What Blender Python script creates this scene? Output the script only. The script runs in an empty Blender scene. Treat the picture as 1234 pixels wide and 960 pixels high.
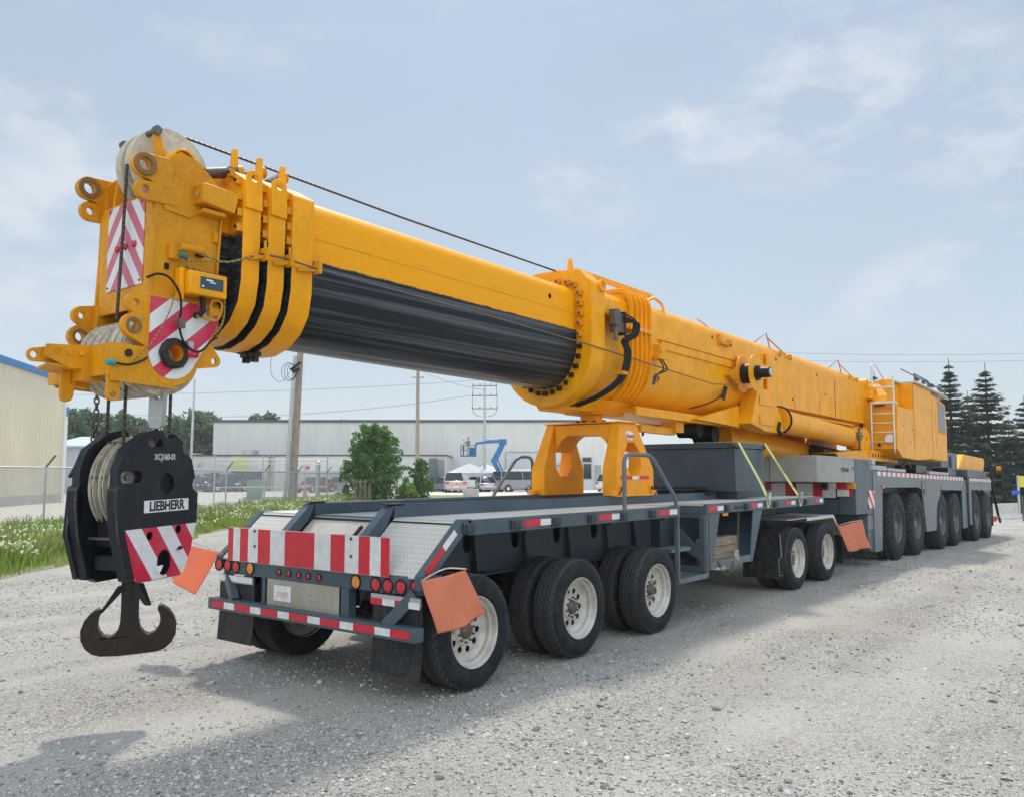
import bpy, math, random
import numpy as np
from mathutils import Vector, Matrix, geometry
PI = math.pi
random.seed(7)
RS = np.random.RandomState(11)
scene = bpy.context.scene
COL = scene.collection

# ------------------------------------------------------------------ mesh builder
def rotm(p, o):
    """tilt in the XZ plane by p about o (local -> world)"""
    o = Vector(o)
    return Matrix.Translation(o) @ Matrix(((math.cos(p), 0, -math.sin(p), 0), (0, 1, 0, 0), (math.sin(p), 0, math.cos(p), 0), (0, 0, 0, 1))) @ Matrix.Translation(-o)
TC = rotm(-.0183, (13, 0, 0))      # carrier of the crane, on ground that falls away
TB = rotm(-.012, (0, 0, 0))        # boom
ID = Matrix.Identity(4)

def wloc(o):
    v = Vector((0, 0, 0))
    while o is not None:
        v += Vector(o.location); o = o.parent
    return v

def circle(cx, cy, r, n=20, a0=0, ry=None):
    ry = ry or r
    return [(cx + r*math.cos(a0 + 2*PI*i/n), cy + ry*math.sin(a0 + 2*PI*i/n)) for i in range(n)]

def hull(cs, n=20):
    pts = []
    for c in cs:
        if len(c) == 2 or c[2] == 0: pts.append((c[0], c[1]))
        else: pts += circle(c[0], c[1], c[2], n)
    pts = sorted(set(pts))
    def half(ps):
        h = []
        for p in ps:
            while len(h) > 1 and (h[-1][0]-h[-2][0])*(p[1]-h[-2][1]) - (h[-1][1]-h[-2][1])*(p[0]-h[-2][0]) <= 1e-12: h.pop()
            h.append(p)
        return h
    a, b = half(pts), half(pts[::-1])
    return a[:-1] + b[:-1]

class MB:
    def __init__(s, T=ID): s.v, s.f, s.m, s.T = [], [], [], T
    def add(s, vs, fs, mi=0):
        b = len(s.v); s.v += [Vector(p) for p in vs]
        for f in fs: s.f.append([b+i for i in f]); s.m.append(mi)
        return s
    def box(s, x0, x1, y0, y1, z0, z1, mi=0):
        return s.add([(x0,y0,z0),(x1,y0,z0),(x1,y1,z0),(x0,y1,z0),(x0,y0,z1),(x1,y0,z1),(x1,y1,z1),(x0,y1,z1)],
                     [(3,2,1,0),(4,5,6,7),(0,1,5,4),(1,2,6,5),(2,3,7,6),(3,0,4,7)], mi)
    def hexa(s, p, mi=0):
        return s.add(p, [(3,2,1,0),(4,5,6,7),(0,1,5,4),(1,2,6,5),(2,3,7,6),(3,0,4,7)], mi)
    def bar(s, p0, p1, w, h, up=(0,0,1), mi=0):
        p0, p1 = Vector(p0), Vector(p1); d = (p1-p0).normalized(); up = Vector(up)
        a = d.cross(up)
        if a.length < 1e-4: a = d.cross(Vector((0,1,0)))
        a.normalize(); b = a.cross(d).normalized()
        q = []
        for p in (p0, p1):
            for i, j in ((-1,-1),(1,-1),(1,1),(-1,1)): q.append(p + a*(w/2*i) + b*(h/2*j))
        return s.add(q, [(3,2,1,0),(4,5,6,7),(0,1,5,4),(1,2,6,5),(2,3,7,6),(3,0,4,7)], mi)
    def cyl(s, p0, p1, r0, r1=None, n=20, mi=0, caps=True):
        return s.loft([(p0, r0), (p1, r0 if r1 is None else r1)], n, mi, caps)
    def loft(s, rings, n=16, mi=0, caps=True):
        """rings: (point, radius) along a polyline"""
        P = [Vector(p) for p, r in rings]; b = len(s.v)
        d0 = (P[1]-P[0]).normalized()
        a = d0.orthogonal().normalized()
        for i, (p, r) in enumerate(rings):
            if i == 0: d = d0
            elif i == len(P)-1: d = (P[i]-P[i-1]).normalized()
            else: d = ((P[i+1]-P[i]).normalized() + (P[i]-P[i-1]).normalized()); d = d.normalized() if d.length > 1e-6 else d0
            a = (a - d*a.dot(d)).normalized(); c = d.cross(a)
            for k in range(n):
                t = 2*PI*k/n; s.v.append(P[i] + a*(r*math.cos(t)) + c*(r*math.sin(t)))
        for i in range(len(P)-1):
            for k in range(n):
                k2 = (k+1) % n
                s.f.append([b+i*n+k, b+i*n+k2, b+(i+1)*n+k2, b+(i+1)*n+k]); s.m.append(mi)
        if caps:
            s.f.append([b+k for k in range(n)][::-1]); s.m.append(mi)
            e = b+(len(P)-1)*n; s.f.append([e+k for k in range(n)]); s.m.append(mi)
        return s
    def tube(s, pts, r, n=8, mi=0, smooth=0):
        if smooth:
            q = [Vector(p) for p in pts]; out = []
            q = [q[0]*2-q[1]] + q + [q[-1]*2-q[-2]]
            for i in range(1, len(q)-2):
                for k in range(smooth):
                    t = k/smooth; a, b_, c, d = q[i-1], q[i], q[i+1], q[i+2]
                    out.append(0.5*((2*b_) + (c-a)*t + (2*a-5*b_+4*c-d)*t*t + (3*b_-a-3*c+d)*t**3))
            out.append(q[-2]); pts = out
        return s.loft([(p, r) for p in pts], n, mi)
    def lathe(s, prof, o, ax, n=32, mi=0, closed=False):
        """prof: (distance along axis, radius); mi may be a list, one per profile segment"""
        o, ax = Vector(o), Vector(ax).normalized(); a = ax.orthogonal().normalized(); c = ax.cross(a); b = len(s.v); m = len(prof)
        for d, r in prof:
            for k in range(n):
                t = 2*PI*k/n; s.v.append(o + ax*d + a*(r*math.cos(t)) + c*(r*math.sin(t)))
        for i in range(m if closed else m-1):
            j = (i+1) % m
            for k in range(n):
                k2 = (k+1) % n
                s.f.append([b+i*n+k, b+i*n+k2, b+j*n+k2, b+j*n+k]); s.m.append(mi[i] if isinstance(mi, (list, tuple)) else mi)
        return s
    def plate(s, outer, o, u, v, w, holes=(), mi=0, mside=None):
        """outer/holes in the plane o+u,v extruded by the vector w"""
        o, u, v, w = Vector(o), Vector(u), Vector(v), Vector(w); mside = mi if mside is None else mside
        def area(p): return sum(p[i][0]*p[(i+1) % len(p)][1] - p[(i+1) % len(p)][0]*p[i][1] for i in range(len(p)))
        outer = list(outer) if area(outer) > 0 else list(outer)[::-1]
        loops = [outer] + [list(h)[::-1] if area(h) > 0 else list(h) for h in holes]
        pts = [p for l in loops for p in l]; N = len(pts); b = len(s.v)
        for k in (0, 1):
            for p in pts: s.v.append(o + u*p[0] + v*p[1] + w*k)
        if len(loops) == 1 and len(outer) <= 4: tris = [tuple(range(N))]
        else:
            tris = geometry.tessellate_polygon([[Vector((p[0], p[1], 0)) for p in l] for l in loops])
            t2 = []
            for t in tris:
                A = (pts[t[1]][0]-pts[t[0]][0])*(pts[t[2]][1]-pts[t[0]][1]) - (pts[t[1]][1]-pts[t[0]][1])*(pts[t[2]][0]-pts[t[0]][0])
                if abs(A) < 1e-12: continue
                t2.append(tuple(t) if A > 0 else tuple(t)[::-1])
            tris = t2
        flip = u.cross(v).dot(w) < 0
        for t in tris:
            lo, hi = [b+i for i in t][::-1], [b+N+i for i in t]
            if flip: lo, hi = lo[::-1], hi[::-1]
            s.f += [lo, hi]; s.m += [mi, mi]
        st = 0
        for l in loops:
            n = len(l)
            for i in range(n):
                j = (i+1) % n; q = [b+st+i, b+st+j, b+N+st+j, b+N+st+i]
                s.f.append(q[::-1] if flip else q); s.m.append(mside)
            st += n
        return s
    def pxz(s, outer, y0, y1, holes=(), mi=0, mside=None): return s.plate(outer, (0,y0,0), (1,0,0), (0,0,1), (0,y1-y0,0), holes, mi, mside)
    def pyz(s, outer, x0, x1, holes=(), mi=0, mside=None): return s.plate(outer, (x0,0,0), (0,1,0), (0,0,1), (x1-x0,0,0), holes, mi, mside)
    def pxy(s, outer, z0, z1, holes=(), mi=0, mside=None): return s.plate(outer, (0,0,z0), (1,0,0), (0,1,0), (0,0,z1-z0), holes, mi, mside)
    def clusters(s):
        n = len(s.v); p = list(range(n))
        def find(a):
            while p[a] != a: p[a] = p[p[a]]; a = p[a]
            return a
        for f in s.f:
            r = find(f[0])
            for i in f[1:]: p[find(i)] = r
        isl = {}
        for k, f in enumerate(s.f): isl.setdefault(find(f[0]), []).append(k)
        keys = list(isl)
        if len(keys) < 2 or len(keys) > 400: return [list(range(len(s.f)))]
        bb = []
        for q in keys:
            vs = [s.v[i] for k in isl[q] for i in s.f[k]]
            bb.append([min(v[a] for v in vs)-.004 for a in range(3)] + [max(v[a] for v in vs)+.004 for a in range(3)])
        g = list(range(len(keys)))
        def fg(a):
            while g[a] != a: a = g[a]
            return a
        for i in range(len(keys)):
            for j in range(i):
                A, B = bb[i], bb[j]
                if all(A[a] <= B[a+3] and B[a] <= A[a+3] for a in range(3)): g[fg(i)] = fg(j)
        out = {}
        for i, q in enumerate(keys): out.setdefault(fg(i), []).extend(isl[q])
        return list(out.values())
    def build(s, name, mats, parent=None, bevel=0, smooth=True, ang=35, loc=None, seg=2, split=True):
        if parent is not None and split and len(s.f) < 30000:
            cl = s.clusters()
            if 1 < len(cl) <= 16:
                cl.sort(key=len, reverse=True); res = None
                for fs in cl:
                    q = MB(s.T); mp = {}
                    for k in fs:
                        nf = []
                        for i in s.f[k]:
                            if i not in mp: mp[i] = len(q.v); q.v.append(s.v[i])
                            nf.append(mp[i])
                        q.f.append(nf); q.m.append(s.m[k])
                    o = q.build(name, mats, parent, bevel, smooth, ang, loc, seg, False)
                    res = res or o
                return res
        me = bpy.data.meshes.new(name)
        off = wloc(parent) if parent is not None else Vector((0,0,0))
        if loc is not None: off = off + Vector(loc)
        vs = [tuple(s.T @ p - off) for p in s.v]
        me.from_pydata(vs, [], s.f)
        if not isinstance(mats, (list, tuple)): mats = [mats]
        for m in mats: me.materials.append(m)
        me.polygons.foreach_set('material_index', s.m)
        if smooth:
            me.polygons.foreach_set('use_smooth', [True]*len(me.polygons)); me.set_sharp_from_angle(angle=math.radians(ang))
        me.update()
        o = bpy.data.objects.new(name, me); COL.objects.link(o)
        if parent is not None: o.parent = parent
        if loc is not None: o.location = loc
        if bevel:
            b = o.modifiers.new('bevel', 'BEVEL'); b.width = bevel; b.segments = seg; b.limit_method = 'ANGLE'; b.angle_limit = math.radians(32); b.harden_normals = False
        return o

def np_mesh(name, V, F, mat, parent=None, smooth=False, mi=None):
    """V (n,3), F (m,k) arrays -> object"""
    me = bpy.data.meshes.new(name); k = F.shape[1]
    if parent is not None: V = V - np.array(wloc(parent))
    me.vertices.add(len(V)); me.vertices.foreach_set('co', V.astype(np.float32).ravel())
    me.loops.add(F.size); me.loops.foreach_set('vertex_index', F.astype(np.int32).ravel())
    me.polygons.add(len(F)); me.polygons.foreach_set('loop_start', np.arange(0, F.size, k, dtype=np.int32))
    for m in (mat if isinstance(mat, (list, tuple)) else [mat]): me.materials.append(m)
    if mi is not None: me.polygons.foreach_set('material_index', mi.astype(np.int32))
    me.polygons.foreach_set('use_smooth', np.full(len(F), smooth))
    me.update(calc_edges=True)
    o = bpy.data.objects.new(name, me); COL.objects.link(o)
    if parent is not None: o.parent = parent
    return o

def tag(o, label=None, cat=None, group=None, kind=None):
    if label: o['label'] = label
    if cat: o['category'] = cat
    if group: o['group'] = group
    if kind: o['kind'] = kind
    return o
def empty(name, loc, label=None, cat=None, group=None):
    o = bpy.data.objects.new(name, None); COL.objects.link(o); o.location = loc; o.empty_display_size = .3
    return tag(o, label, cat, group)
def children_of(o): return [c for c in bpy.data.objects if c.parent == o]
def copy_tree(o, parent=None, keep=True):
    c = o.copy(); COL.objects.link(c)
    if parent is not None or not keep: c.parent = parent
    for ch in children_of(o):
        copy_tree(ch, c)
    return c
def text_mesh(name, body, size, mat, parent, M, extrude=.0015, bold=0.0, xs=1.0, shear=0.0, align='CENTER'):
    cu = bpy.data.curves.new(name, 'FONT'); cu.body = body; cu.size = size; cu.extrude = extrude; cu.offset = bold; cu.shear = shear
    cu.align_x = align; cu.align_y = 'CENTER'; cu.resolution_u = 4
    t = bpy.data.objects.new(name, cu); COL.objects.link(t)
    dg = bpy.context.evaluated_depsgraph_get(); me = bpy.data.meshes.new_from_object(t.evaluated_get(dg))
    COL.objects.unlink(t); bpy.data.objects.remove(t)
    me.transform(Matrix.Diagonal((xs, 1, 1, 1)))
    me.transform(M); off = wloc(parent) if parent else Vector((0,0,0)); me.transform(Matrix.Translation(-off))
    me.materials.clear(); me.materials.append(mat); me.name = name
    o = bpy.data.objects.new(name, me); COL.objects.link(o); o.parent = parent
    return o
def frame(o, u, v):
    u, v = Vector(u).normalized(), Vector(v).normalized(); w = u.cross(v)
    return Matrix(((u[0],v[0],w[0],o[0]),(u[1],v[1],w[1],o[1]),(u[2],v[2],w[2],o[2]),(0,0,0,1)))

# ------------------------------------------------------------------ materials
MAT = {}
class N:
    """tiny node helper"""
    def __init__(s, name):
        s.m = bpy.data.materials.new(name); s.m.use_nodes = True; s.t = s.m.node_tree; s.t.nodes.clear()
        s.out = s.n('ShaderNodeOutputMaterial'); s.b = s.n('ShaderNodeBsdfPrincipled'); s.l(s.b.outputs[0], s.out.inputs[0])
    def n(s, typ, **k):
        x = s.t.nodes.new(typ)
        for a, b in k.items(): setattr(x, a, b)
        return x
    def l(s, a, b): s.t.links.new(a, b)
    def pos(s, scale=(1,1,1), obj=False):
        g = s.n('ShaderNodeTexCoord'); mp = s.n('ShaderNodeMapping'); mp.inputs['Scale'].default_value = scale
        if obj: s.l(g.outputs['Object'], mp.inputs[0])
        else:
            ge = s.n('ShaderNodeNewGeometry'); s.l(ge.outputs['Position'], mp.inputs[0])
        return mp.outputs[0]
    def noise(s, vec, scale, detail=4, rough=.55, out=0):
        x = s.n('ShaderNodeTexNoise'); x.inputs['Scale'].default_value = scale; x.inputs['Detail'].default_value = detail; x.inputs['Roughness'].default_value = rough
        if vec is not None: s.l(vec, x.inputs['Vector'])
        return x.outputs[out]
    def vor(s, vec, scale, feature='F1', out=0, rnd=1):
        x = s.n('ShaderNodeTexVoronoi', feature=feature); x.inputs['Scale'].default_value = scale; x.inputs['Randomness'].default_value = rnd
        s.l(vec, x.inputs['Vector']); return x.outputs[out]
    def ramp(s, fac, stops, interp='LINEAR'):
        x = s.n('ShaderNodeValToRGB'); x.color_ramp.interpolation = interp; e = x.color_ramp.elements
        while len(e) < len(stops): e.new(.5)
        for i, (p, c) in enumerate(stops):
            e[i].position = p; e[i].color = (c, c, c, 1) if isinstance(c, (int, float)) else tuple(c[:3]) + (1,)
        s.l(fac, x.inputs[0]); return x.outputs[0]
    def mix(s, fac, a, b, mode='MIX'):
        x = s.n('ShaderNodeMix', data_type='RGBA', blend_type=mode)
        for i, val in ((0, fac), (6, a), (7, b)):
            if isinstance(val, (int, float)):
                x.inputs[i].default_value = val if i == 0 else (val, val, val, 1)
            elif isinstance(val, (tuple, list)): x.inputs[i].default_value = tuple(val[:3]) + (1,)
            else: s.l(val, x.inputs[i])
        return x.outputs[2]
    def math(s, op, a, b=0, c=None):
        x = s.n('ShaderNodeMath', operation=op)
        for i, val in enumerate((a, b) if c is None else (a, b, c)):
            if isinstance(val, (int, float)): x.inputs[i].default_value = val
            else: s.l(val, x.inputs[i])
        return x.outputs[0]
    def sep(s, vec):
        x = s.n('ShaderNodeSeparateXYZ'); s.l(vec, x.inputs[0]); return x.outputs
    def bump(s, h, strength=.3, dist=.01, prev=None):
        x = s.n('ShaderNodeBump'); x.inputs['Strength'].default_value = strength; x.inputs['Distance'].default_value = dist
        s.l(h, x.inputs['Height'])
        if prev is not None: s.l(prev, x.inputs['Normal'])
        return x.outputs[0]
    def set(s, **k):
        names = dict(col='Base Color', rough='Roughness', metal='Metallic', normal='Normal', emi='Emission Color', es='Emission Strength', spec='Specular IOR Level', coat='Coat Weight', coatr='Coat Roughness', trans='Transmission Weight', sheen='Sheen Weight', alpha='Alpha', sss='Subsurface Weight')
        for a, b in k.items():
            i = s.b.inputs[names[a]]
            if isinstance(b, (int, float)): i.default_value = b
            elif isinstance(b, (tuple, list)): i.default_value = tuple(b[:3]) + (1,)
            else: s.l(b, i)
        return s.m

def paint(name, col, rough=.45, dirt=.35, dirtcol=(.16,.13,.10), metal=0, scale=1.0, coat=0, bump=.06, streak=False, grime=0, rv=.25):
    m = N(name); p = m.pos((1,1,1))
    big = m.noise(p, 1.3*scale, 6, .6); fine = m.noise(p, 22*scale, 5, .6)
    f = m.ramp(m.math('MULTIPLY', big, fine), [(.22, 0), (.42, 1)])
    c = m.mix(m.math('MULTIPLY', f, dirt), col, dirtcol)
    v = m.ramp(m.noise(p, 3.1*scale, 3), [(.25, .84), (.75, 1.12)])
    c = m.mix(1, c, v, 'MULTIPLY')
    if streak:
        ps = m.pos((9, 9, .9)); st = m.ramp(m.noise(ps, 2.2, 4, .6), [(.52, 0), (.75, 1)])
        c = m.mix(m.math('MULTIPLY', st, streak), c, dirtcol)
    r = m.math('ADD', m.math('MULTIPLY', fine, rv), rough-rv*.5)
    if grime:
        g = m.ramp(m.noise(m.pos((5.0,5.0,.8)), 1.7, 8, .70, 0), [(.50, 0), (.74, 1)])
        c = m.mix(m.math('MULTIPLY', g, grime), c, tuple(x*.55+.01 for x in col))
        sc = m.ramp(m.noise(m.pos((2.0,14,14)), 5.0, 6, .75), [(.66, 0), (.70, 1)])
        c = m.mix(m.math('MULTIPLY', sc, grime*.8), c, dirtcol)
        r = m.math('ADD', r, m.math('MULTIPLY', g, .18))
    nb = m.bump(m.noise(p, 160, 3), bump, .004)
    return m.set(col=c, rough=r, metal=metal, normal=nb, coat=coat, coatr=.15, spec=.26)
def plain(name, col, rough=.5, metal=0, **k):
    m = N(name); p = m.pos(); v = m.ramp(m.noise(p, 14, 4), [(.3, .85), (.7, 1.1)])
    return m.set(col=m.mix(1, col, v, 'MULTIPLY'), rough=rough, metal=metal, **k)

YEL = (.90, .37, .0)
MAT['yellow'] = paint('crane_yellow_paint', YEL, .36, .16, (.36,.17,.02), streak=.12, grime=.22)
MAT['yellow_dull'] = paint('weathered_yellow_paint', (.72, .30, .002), .46, .34, (.20,.10,.03), streak=.22, grime=.36)
MAT['saddle'] = paint('saddle_orange_paint', (.90, .335, .004), .42, .10, (.4,.18,.03))
MAT['slate'] = paint('slate_frame_paint', (.062,.095,.118), .36, .35, (.16,.15,.13), streak=.12)
MAT['slate_dark'] = paint('slate_underframe_paint', (.032,.048,.060), .45, .35, (.10,.09,.08))
MAT['slate_light'] = paint('pale_slate_paint', (.125,.150,.168), .36, .35, (.22,.2,.17), streak=.15)
MAT['boxgrey'] = paint('toolbox_paint', (.045,.068,.088), .26, .06, (.14,.13,.12), streak=.05, bump=0, rv=.05)
MAT['navy'] = paint('hook_block_paint', (.006,.012,.019), .42, .30, (.085,.06,.045), streak=.18, grime=.55)
MAT['navy_edge'] = paint('hook_block_worn_edge', (.030,.028,.027), .5, .9, (.17,.12,.085), scale=3, streak=.3)
MAT['steel'] = paint('worn_steel', (.16,.145,.13), .42, .6, (.12,.07,.045), metal=.7)
MAT['darksteel'] = paint('dark_oily_steel', (.035,.03,.028), .35, .5, (.08,.05,.035), metal=.5)
MAT['hook'] = paint('forged_hook_steel', (.026,.020,.019), .38, .6, (.085,.04,.022), metal=.3)
MAT['galv'] = paint('galvanised_steel', (.50,.52,.53), .45, .3, (.25,.22,.2), metal=.6)
MAT['alu'] = paint('aluminium', (.62,.62,.60), .35, .3, (.3,.28,.25), metal=.7)
MAT['rope'] = None
MAT['rust'] = paint('worn_rusty_lug', (.25,.135,.05), .5, .5, (.10,.06,.035))
MAT['nylon'] = paint('white_nylon_sheave', (.60,.55,.43), .45, .8, (.20,.15,.10))
MAT['black'] = plain('black_rubber_hose', (.010,.010,.011), .5, spec=.3)
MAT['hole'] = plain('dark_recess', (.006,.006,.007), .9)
MAT['red'] = plain('red_reflective', (.62,.012,.03), .38)
MAT['white'] = plain('white_reflective', (.72,.72,.71), .38)
MAT['whitepaint'] = plain('white_paint', (.75,.75,.74), .4)
MAT['flap'] = paint('mud_flap_rubber', (.014,.016,.019), .55, .5, (.10,.09,.08), streak=.3)
MAT['plateback'] = paint('stainless_plate', (.42,.39,.33), .4, .4, (.25,.22,.18), metal=.4, streak=.15)
MAT['greybox'] = paint('light_grey_steel', (.36,.36,.335), .48, .45, (.2,.18,.15), streak=.25)
MAT['strap'] = plain('yellow_webbing', (.62,.62,.20), .8)
MAT['letter_dark'] = plain('dark_lettering', (.012,.014,.018), .5)
MAT['glass'] = plain('dark_glass', (.012,.022,.028), .06, spec=.5)
MAT['amber'] = plain('amber_lens', (.85,.26,.02), .25)
MAT['redlens'] = plain('red_lens', (.55,.006,.02), .2, spec=.7)
MAT['timber_end'] = None

def lamp_mat(name, col, scale=70):
    m = N(name); p = m.pos((1,1,1)); d = m.vor(p, scale)
    h = m.ramp(d, [(.0, 1), (.5, 0)])
    c = m.mix(h, tuple(x*.8 for x in col), tuple(min(1, x*1.5+.02) for x in col))
    return m.set(col=c, rough=.2, normal=m.bump(h, .4, .004), spec=.7)
MAT['redlamp'] = lamp_mat('red_lamp_lens', (.60,.01,.03))
MAT['amberlamp'] = lamp_mat('amber_lamp_lens', (.9,.27,.02))

def rubber(name, col=(.011,.0135,.017)):
    m = N(name); p = m.pos(); o = m.pos(obj=True)
    d = m.ramp(m.noise(p, 9, 5, .65), [(.40, 0), (.72, 1)])
    c = m.mix(m.math('MULTIPLY', d, .35), col, (.075,.072,.068))
    s = m.sep(o); r = m.math('SQRT', m.math('ADD', m.math('MULTIPLY', s[0], s[0]), m.math('MULTIPLY', s[2], s[2])))
    rings = m.math('SINE', m.math('MULTIPLY', r, 420))
    n1 = m.bump(rings, .18, .002); n2 = m.bump(m.noise(p, 60, 4), .25, .004, n1)
    return m.set(col=c, rough=.62, normal=n2, spec=.18)
MAT['rubber'] = rubber('tyre_rubber')
MAT['tread'] = paint('dusty_tread_rubber', (.055,.056,.058), .75, .5, (.12,.115,.105))
def rim(name, col):
    m = N(name); p = m.pos()
    d = m.ramp(m.noise(p, 7, 5, .65), [(.42, 0), (.7, 1)])
    c = m.mix(m.math('MULTIPLY', d, .5), col, (.20,.165,.13))
    return m.set(col=c, rough=.42, metal=.15, normal=m.bump(m.noise(p, 90, 3), .1, .003))
MAT['rim'] = rim('cream_wheel_rim', (.56,.53,.47))
MAT['rimgrey'] = rim('grey_wheel_rim', (.095,.115,.13))

def wire_rope(name, col, sc=150):
    m = N(name); o = m.sep(m.pos())
    w = m.math('SINE', m.math('MULTIPLY', m.math('ADD', m.math('ADD', o[2], m.math('MULTIPLY', o[0], .9)), m.math('MULTIPLY', o[1], .6)), sc))
    c = m.mix(m.ramp(w, [(.0, 0), (1, 1)]), tuple(x*.5 for x in col), col)
    return m.set(col=c, rough=.5, metal=.5, normal=m.bump(w, .6, .004))
MAT['rope'] = wire_rope('greased_wire_rope', (.11,.085,.065))
MAT['ropeyel'] = wire_rope('thin_yellow_cable', (.45,.33,.10))

def stripes(name, kx, ky, kz, off, cols, duty=.5, vee=None, rough=.4, fade=0):
    """diagonal stripes fixed to the panel's own coordinates (object space)"""
    m = N(name); o = m.sep(m.pos(obj=True))
    y = m.math('ABSOLUTE', m.math('SUBTRACT', o[1], vee)) if vee is not None else o[1]
    t = m.math('ADD', m.math('ADD', m.math('MULTIPLY', o[0], kx), m.math('MULTIPLY', y, ky)), m.math('ADD', m.math('MULTIPLY', o[2], kz), off))
    f = m.math('LESS_THAN', m.math('FRACT', t), duty)
    p = m.pos(); d = m.ramp(m.noise(p, 5, 6, .7), [(.45, 0), (.75, 1)])
    c = m.mix(f, cols[0], cols[1]); c = m.mix(m.math('MULTIPLY', d, .3), c, (.28,.25,.22))
    sc = m.ramp(m.noise(p, 60, 4, .7), [(.68, 0), (.72, 1)]); c = m.mix(m.math('MULTIPLY', sc, .4), c, (.5,.47,.45))
    return m.set(col=c, rough=rough)

def boompaint(name, zsplit, soft=.03, axis_noise=1.0):
    """yellow above, black worn and greased slide surface below (a painted edge that belongs to the boom)"""
    m = N(name); p = m.pos(); o = m.sep(p)
    nz = m.noise(m.pos((2.2, 2.2, 7)), 3, 6, .7)
    wob = m.math('MULTIPLY', m.math('SUBTRACT', nz, .5), .055*axis_noise)
    lvl = m.math('ADD', m.math('MULTIPLY', o[0], -.012), zsplit)
    t = m.math('SUBTRACT', m.math('ADD', o[2], wob), lvl)
    f = m.ramp(m.math('ADD', m.math('MULTIPLY', t, 1/(2*soft)), .5), [(0, 0), (1, 1)])
    big = m.noise(p, 1.3, 6, .6); fine = m.noise(p, 22, 5, .6)
    d = m.ramp(m.math('MULTIPLY', big, fine), [(.24, 0), (.42, 1)])
    y = m.mix(m.math('MULTIPLY', d, .16), YEL, (.40,.19,.02))
    stain = m.ramp(m.noise(m.pos((.5, 3, 12)), 3.4, 7, .75), [(.60, 0), (.66, 1)])
    y = m.mix(m.math('MULTIPLY', stain, .5), y, (.22,.16,.07))
    st = m.noise(m.pos((.10, 9, 15)), 1.9, 4, .62); st2 = m.ramp(st, [(.46, 0), (.74, 1)])
    k = m.mix(st2, (.012,.016,.021), (.15,.155,.165))
    c = m.mix(f, k, y)
    r = m.mix(f, m.mix(st2, .34, .20), .36)
    return m.set(col=c, rough=r, normal=m.bump(m.mix(f, st, .5), .25, .012), metal=m.mix(f, m.mix(st2, .0, .6), 0.0), spec=.22)
MAT['boom_inner'] = boompaint('boom_inner_paint_and_grease', 3.61, .008, .9)
MAT['boom_neck'] = boompaint('boom_neck_paint_and_grease', 3.66, .02, 2.2)

def gravel():
    m = N('gravel_ground'); p = m.pos()
    cellc = m.vor(p, 62, 'F1', 1); dist = m.vor(p, 62, 'F1', 0)
    cell2 = m.vor(p, 150, 'F1', 1); dist2 = m.vor(p, 150, 'F1', 0)
    g1 = m.ramp(m.sep(cellc)[0], [(0, (.11,.105,.10)), (.2, (.28,.27,.25)), (.55, (.46,.445,.415)), (.85, (.62,.60,.56)), (1, (.82,.81,.78))])
    g2 = m.ramp(m.sep(cell2)[1], [(0, (.20,.19,.175)), (.4, (.42,.405,.38)), (1, (.70,.685,.65))])
    patch = m.ramp(m.noise(p, .55, 7, .62), [(.38, 0), (.62, 1)])
    c = m.mix(patch, g2, g1)
    c = m.mix(m.math('MULTIPLY', m.ramp(dist, [(.25, 0), (.6, 1)]), .45), c, (.16,.145,.125))
    tone = m.ramp(m.noise(m.pos((.16,.5,1)), 1.0, 6, .6), [(.3, (.86,.85,.84)), (.7, (1.14,1.12,1.08))])
    c = m.mix(1, c, tone, 'MULTIPLY')
    lane = m.ramp(m.noise(m.pos((.10,1.15,1)), .8, 4, .55), [(.42, 0), (.60, 1)])
    c = m.mix(m.math('MULTIPLY', lane, .40), c, (.52,.50,.465))
    dk = m.ramp(m.noise(m.pos((.35,.8,1)), .9, 6, .65), [(.55, 0), (.72, 1)])
    c = m.mix(m.math('MULTIPLY', dk, .28), c, (.22,.21,.20))
    warm = m.ramp(m.noise(p, .22, 5, .6), [(.42, 0), (.66, 1)])
    c = m.mix(m.math('MULTIPLY', warm, .22), c, (.50,.455,.385))
    c = m.mix(1, c, (.96,.95,.93), 'MULTIPLY')
    h = m.math('ADD', m.math('MULTIPLY', m.ramp(dist, [(0, 1), (.6, 0)]), m.math('ADD', patch, .35)), m.math('MULTIPLY', m.ramp(dist2, [(0, 1), (.6, 0)]), .45))
    b1 = m.bump(m.noise(p, 2.5, 6, .6), .5, .05); b2 = m.bump(h, .9, .012, b1)
    return m.set(col=c, rough=.88, normal=b2, spec=.25)
MAT['gravel'] = gravel()
def lotmat(name, a, b, sc=1.0):
    m = N(name); p = m.pos(); c = m.mix(m.ramp(m.noise(m.pos((.3,1,1)), .5*sc, 7, .6), [(.3, 0), (.7, 1)]), a, b)
    f = m.ramp(m.noise(p, 30*sc, 4, .7), [(.3, .82), (.7, 1.15)])
    return m.set(col=m.mix(1, c, f, 'MULTIPLY'), rough=.9, normal=m.bump(m.noise(p, 40, 4), .3, .02))
MAT['lot'] = lotmat('compacted_gravel_lot', (.50,.44,.38), (.60,.54,.47))
MAT['turf'] = lotmat('short_turf', (.10,.15,.030), (.20,.23,.07), 3)
MAT['soil'] = lotmat('verge_soil', (.13,.14,.06), (.30,.26,.19), 3)
def stonemat():
    m = N('loose_stone'); at = m.n('ShaderNodeObjectInfo'); ge = m.n('ShaderNodeNewGeometry')
    r = ge.outputs['Random Per Island']
    c = m.ramp(r, [(0, (.17,.165,.16)), (.3, (.33,.32,.30)), (.6, (.42,.405,.38)), (.82, (.49,.45,.39)), (1, (.56,.555,.54))])
    return m.set(col=m.mix(1, c, m.ramp(m.noise(m.pos(), 90, 3), [(.3, .8), (.7, 1.15)]), 'MULTIPLY'), rough=.85, spec=.25)
MAT['stone'] = stonemat()
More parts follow.
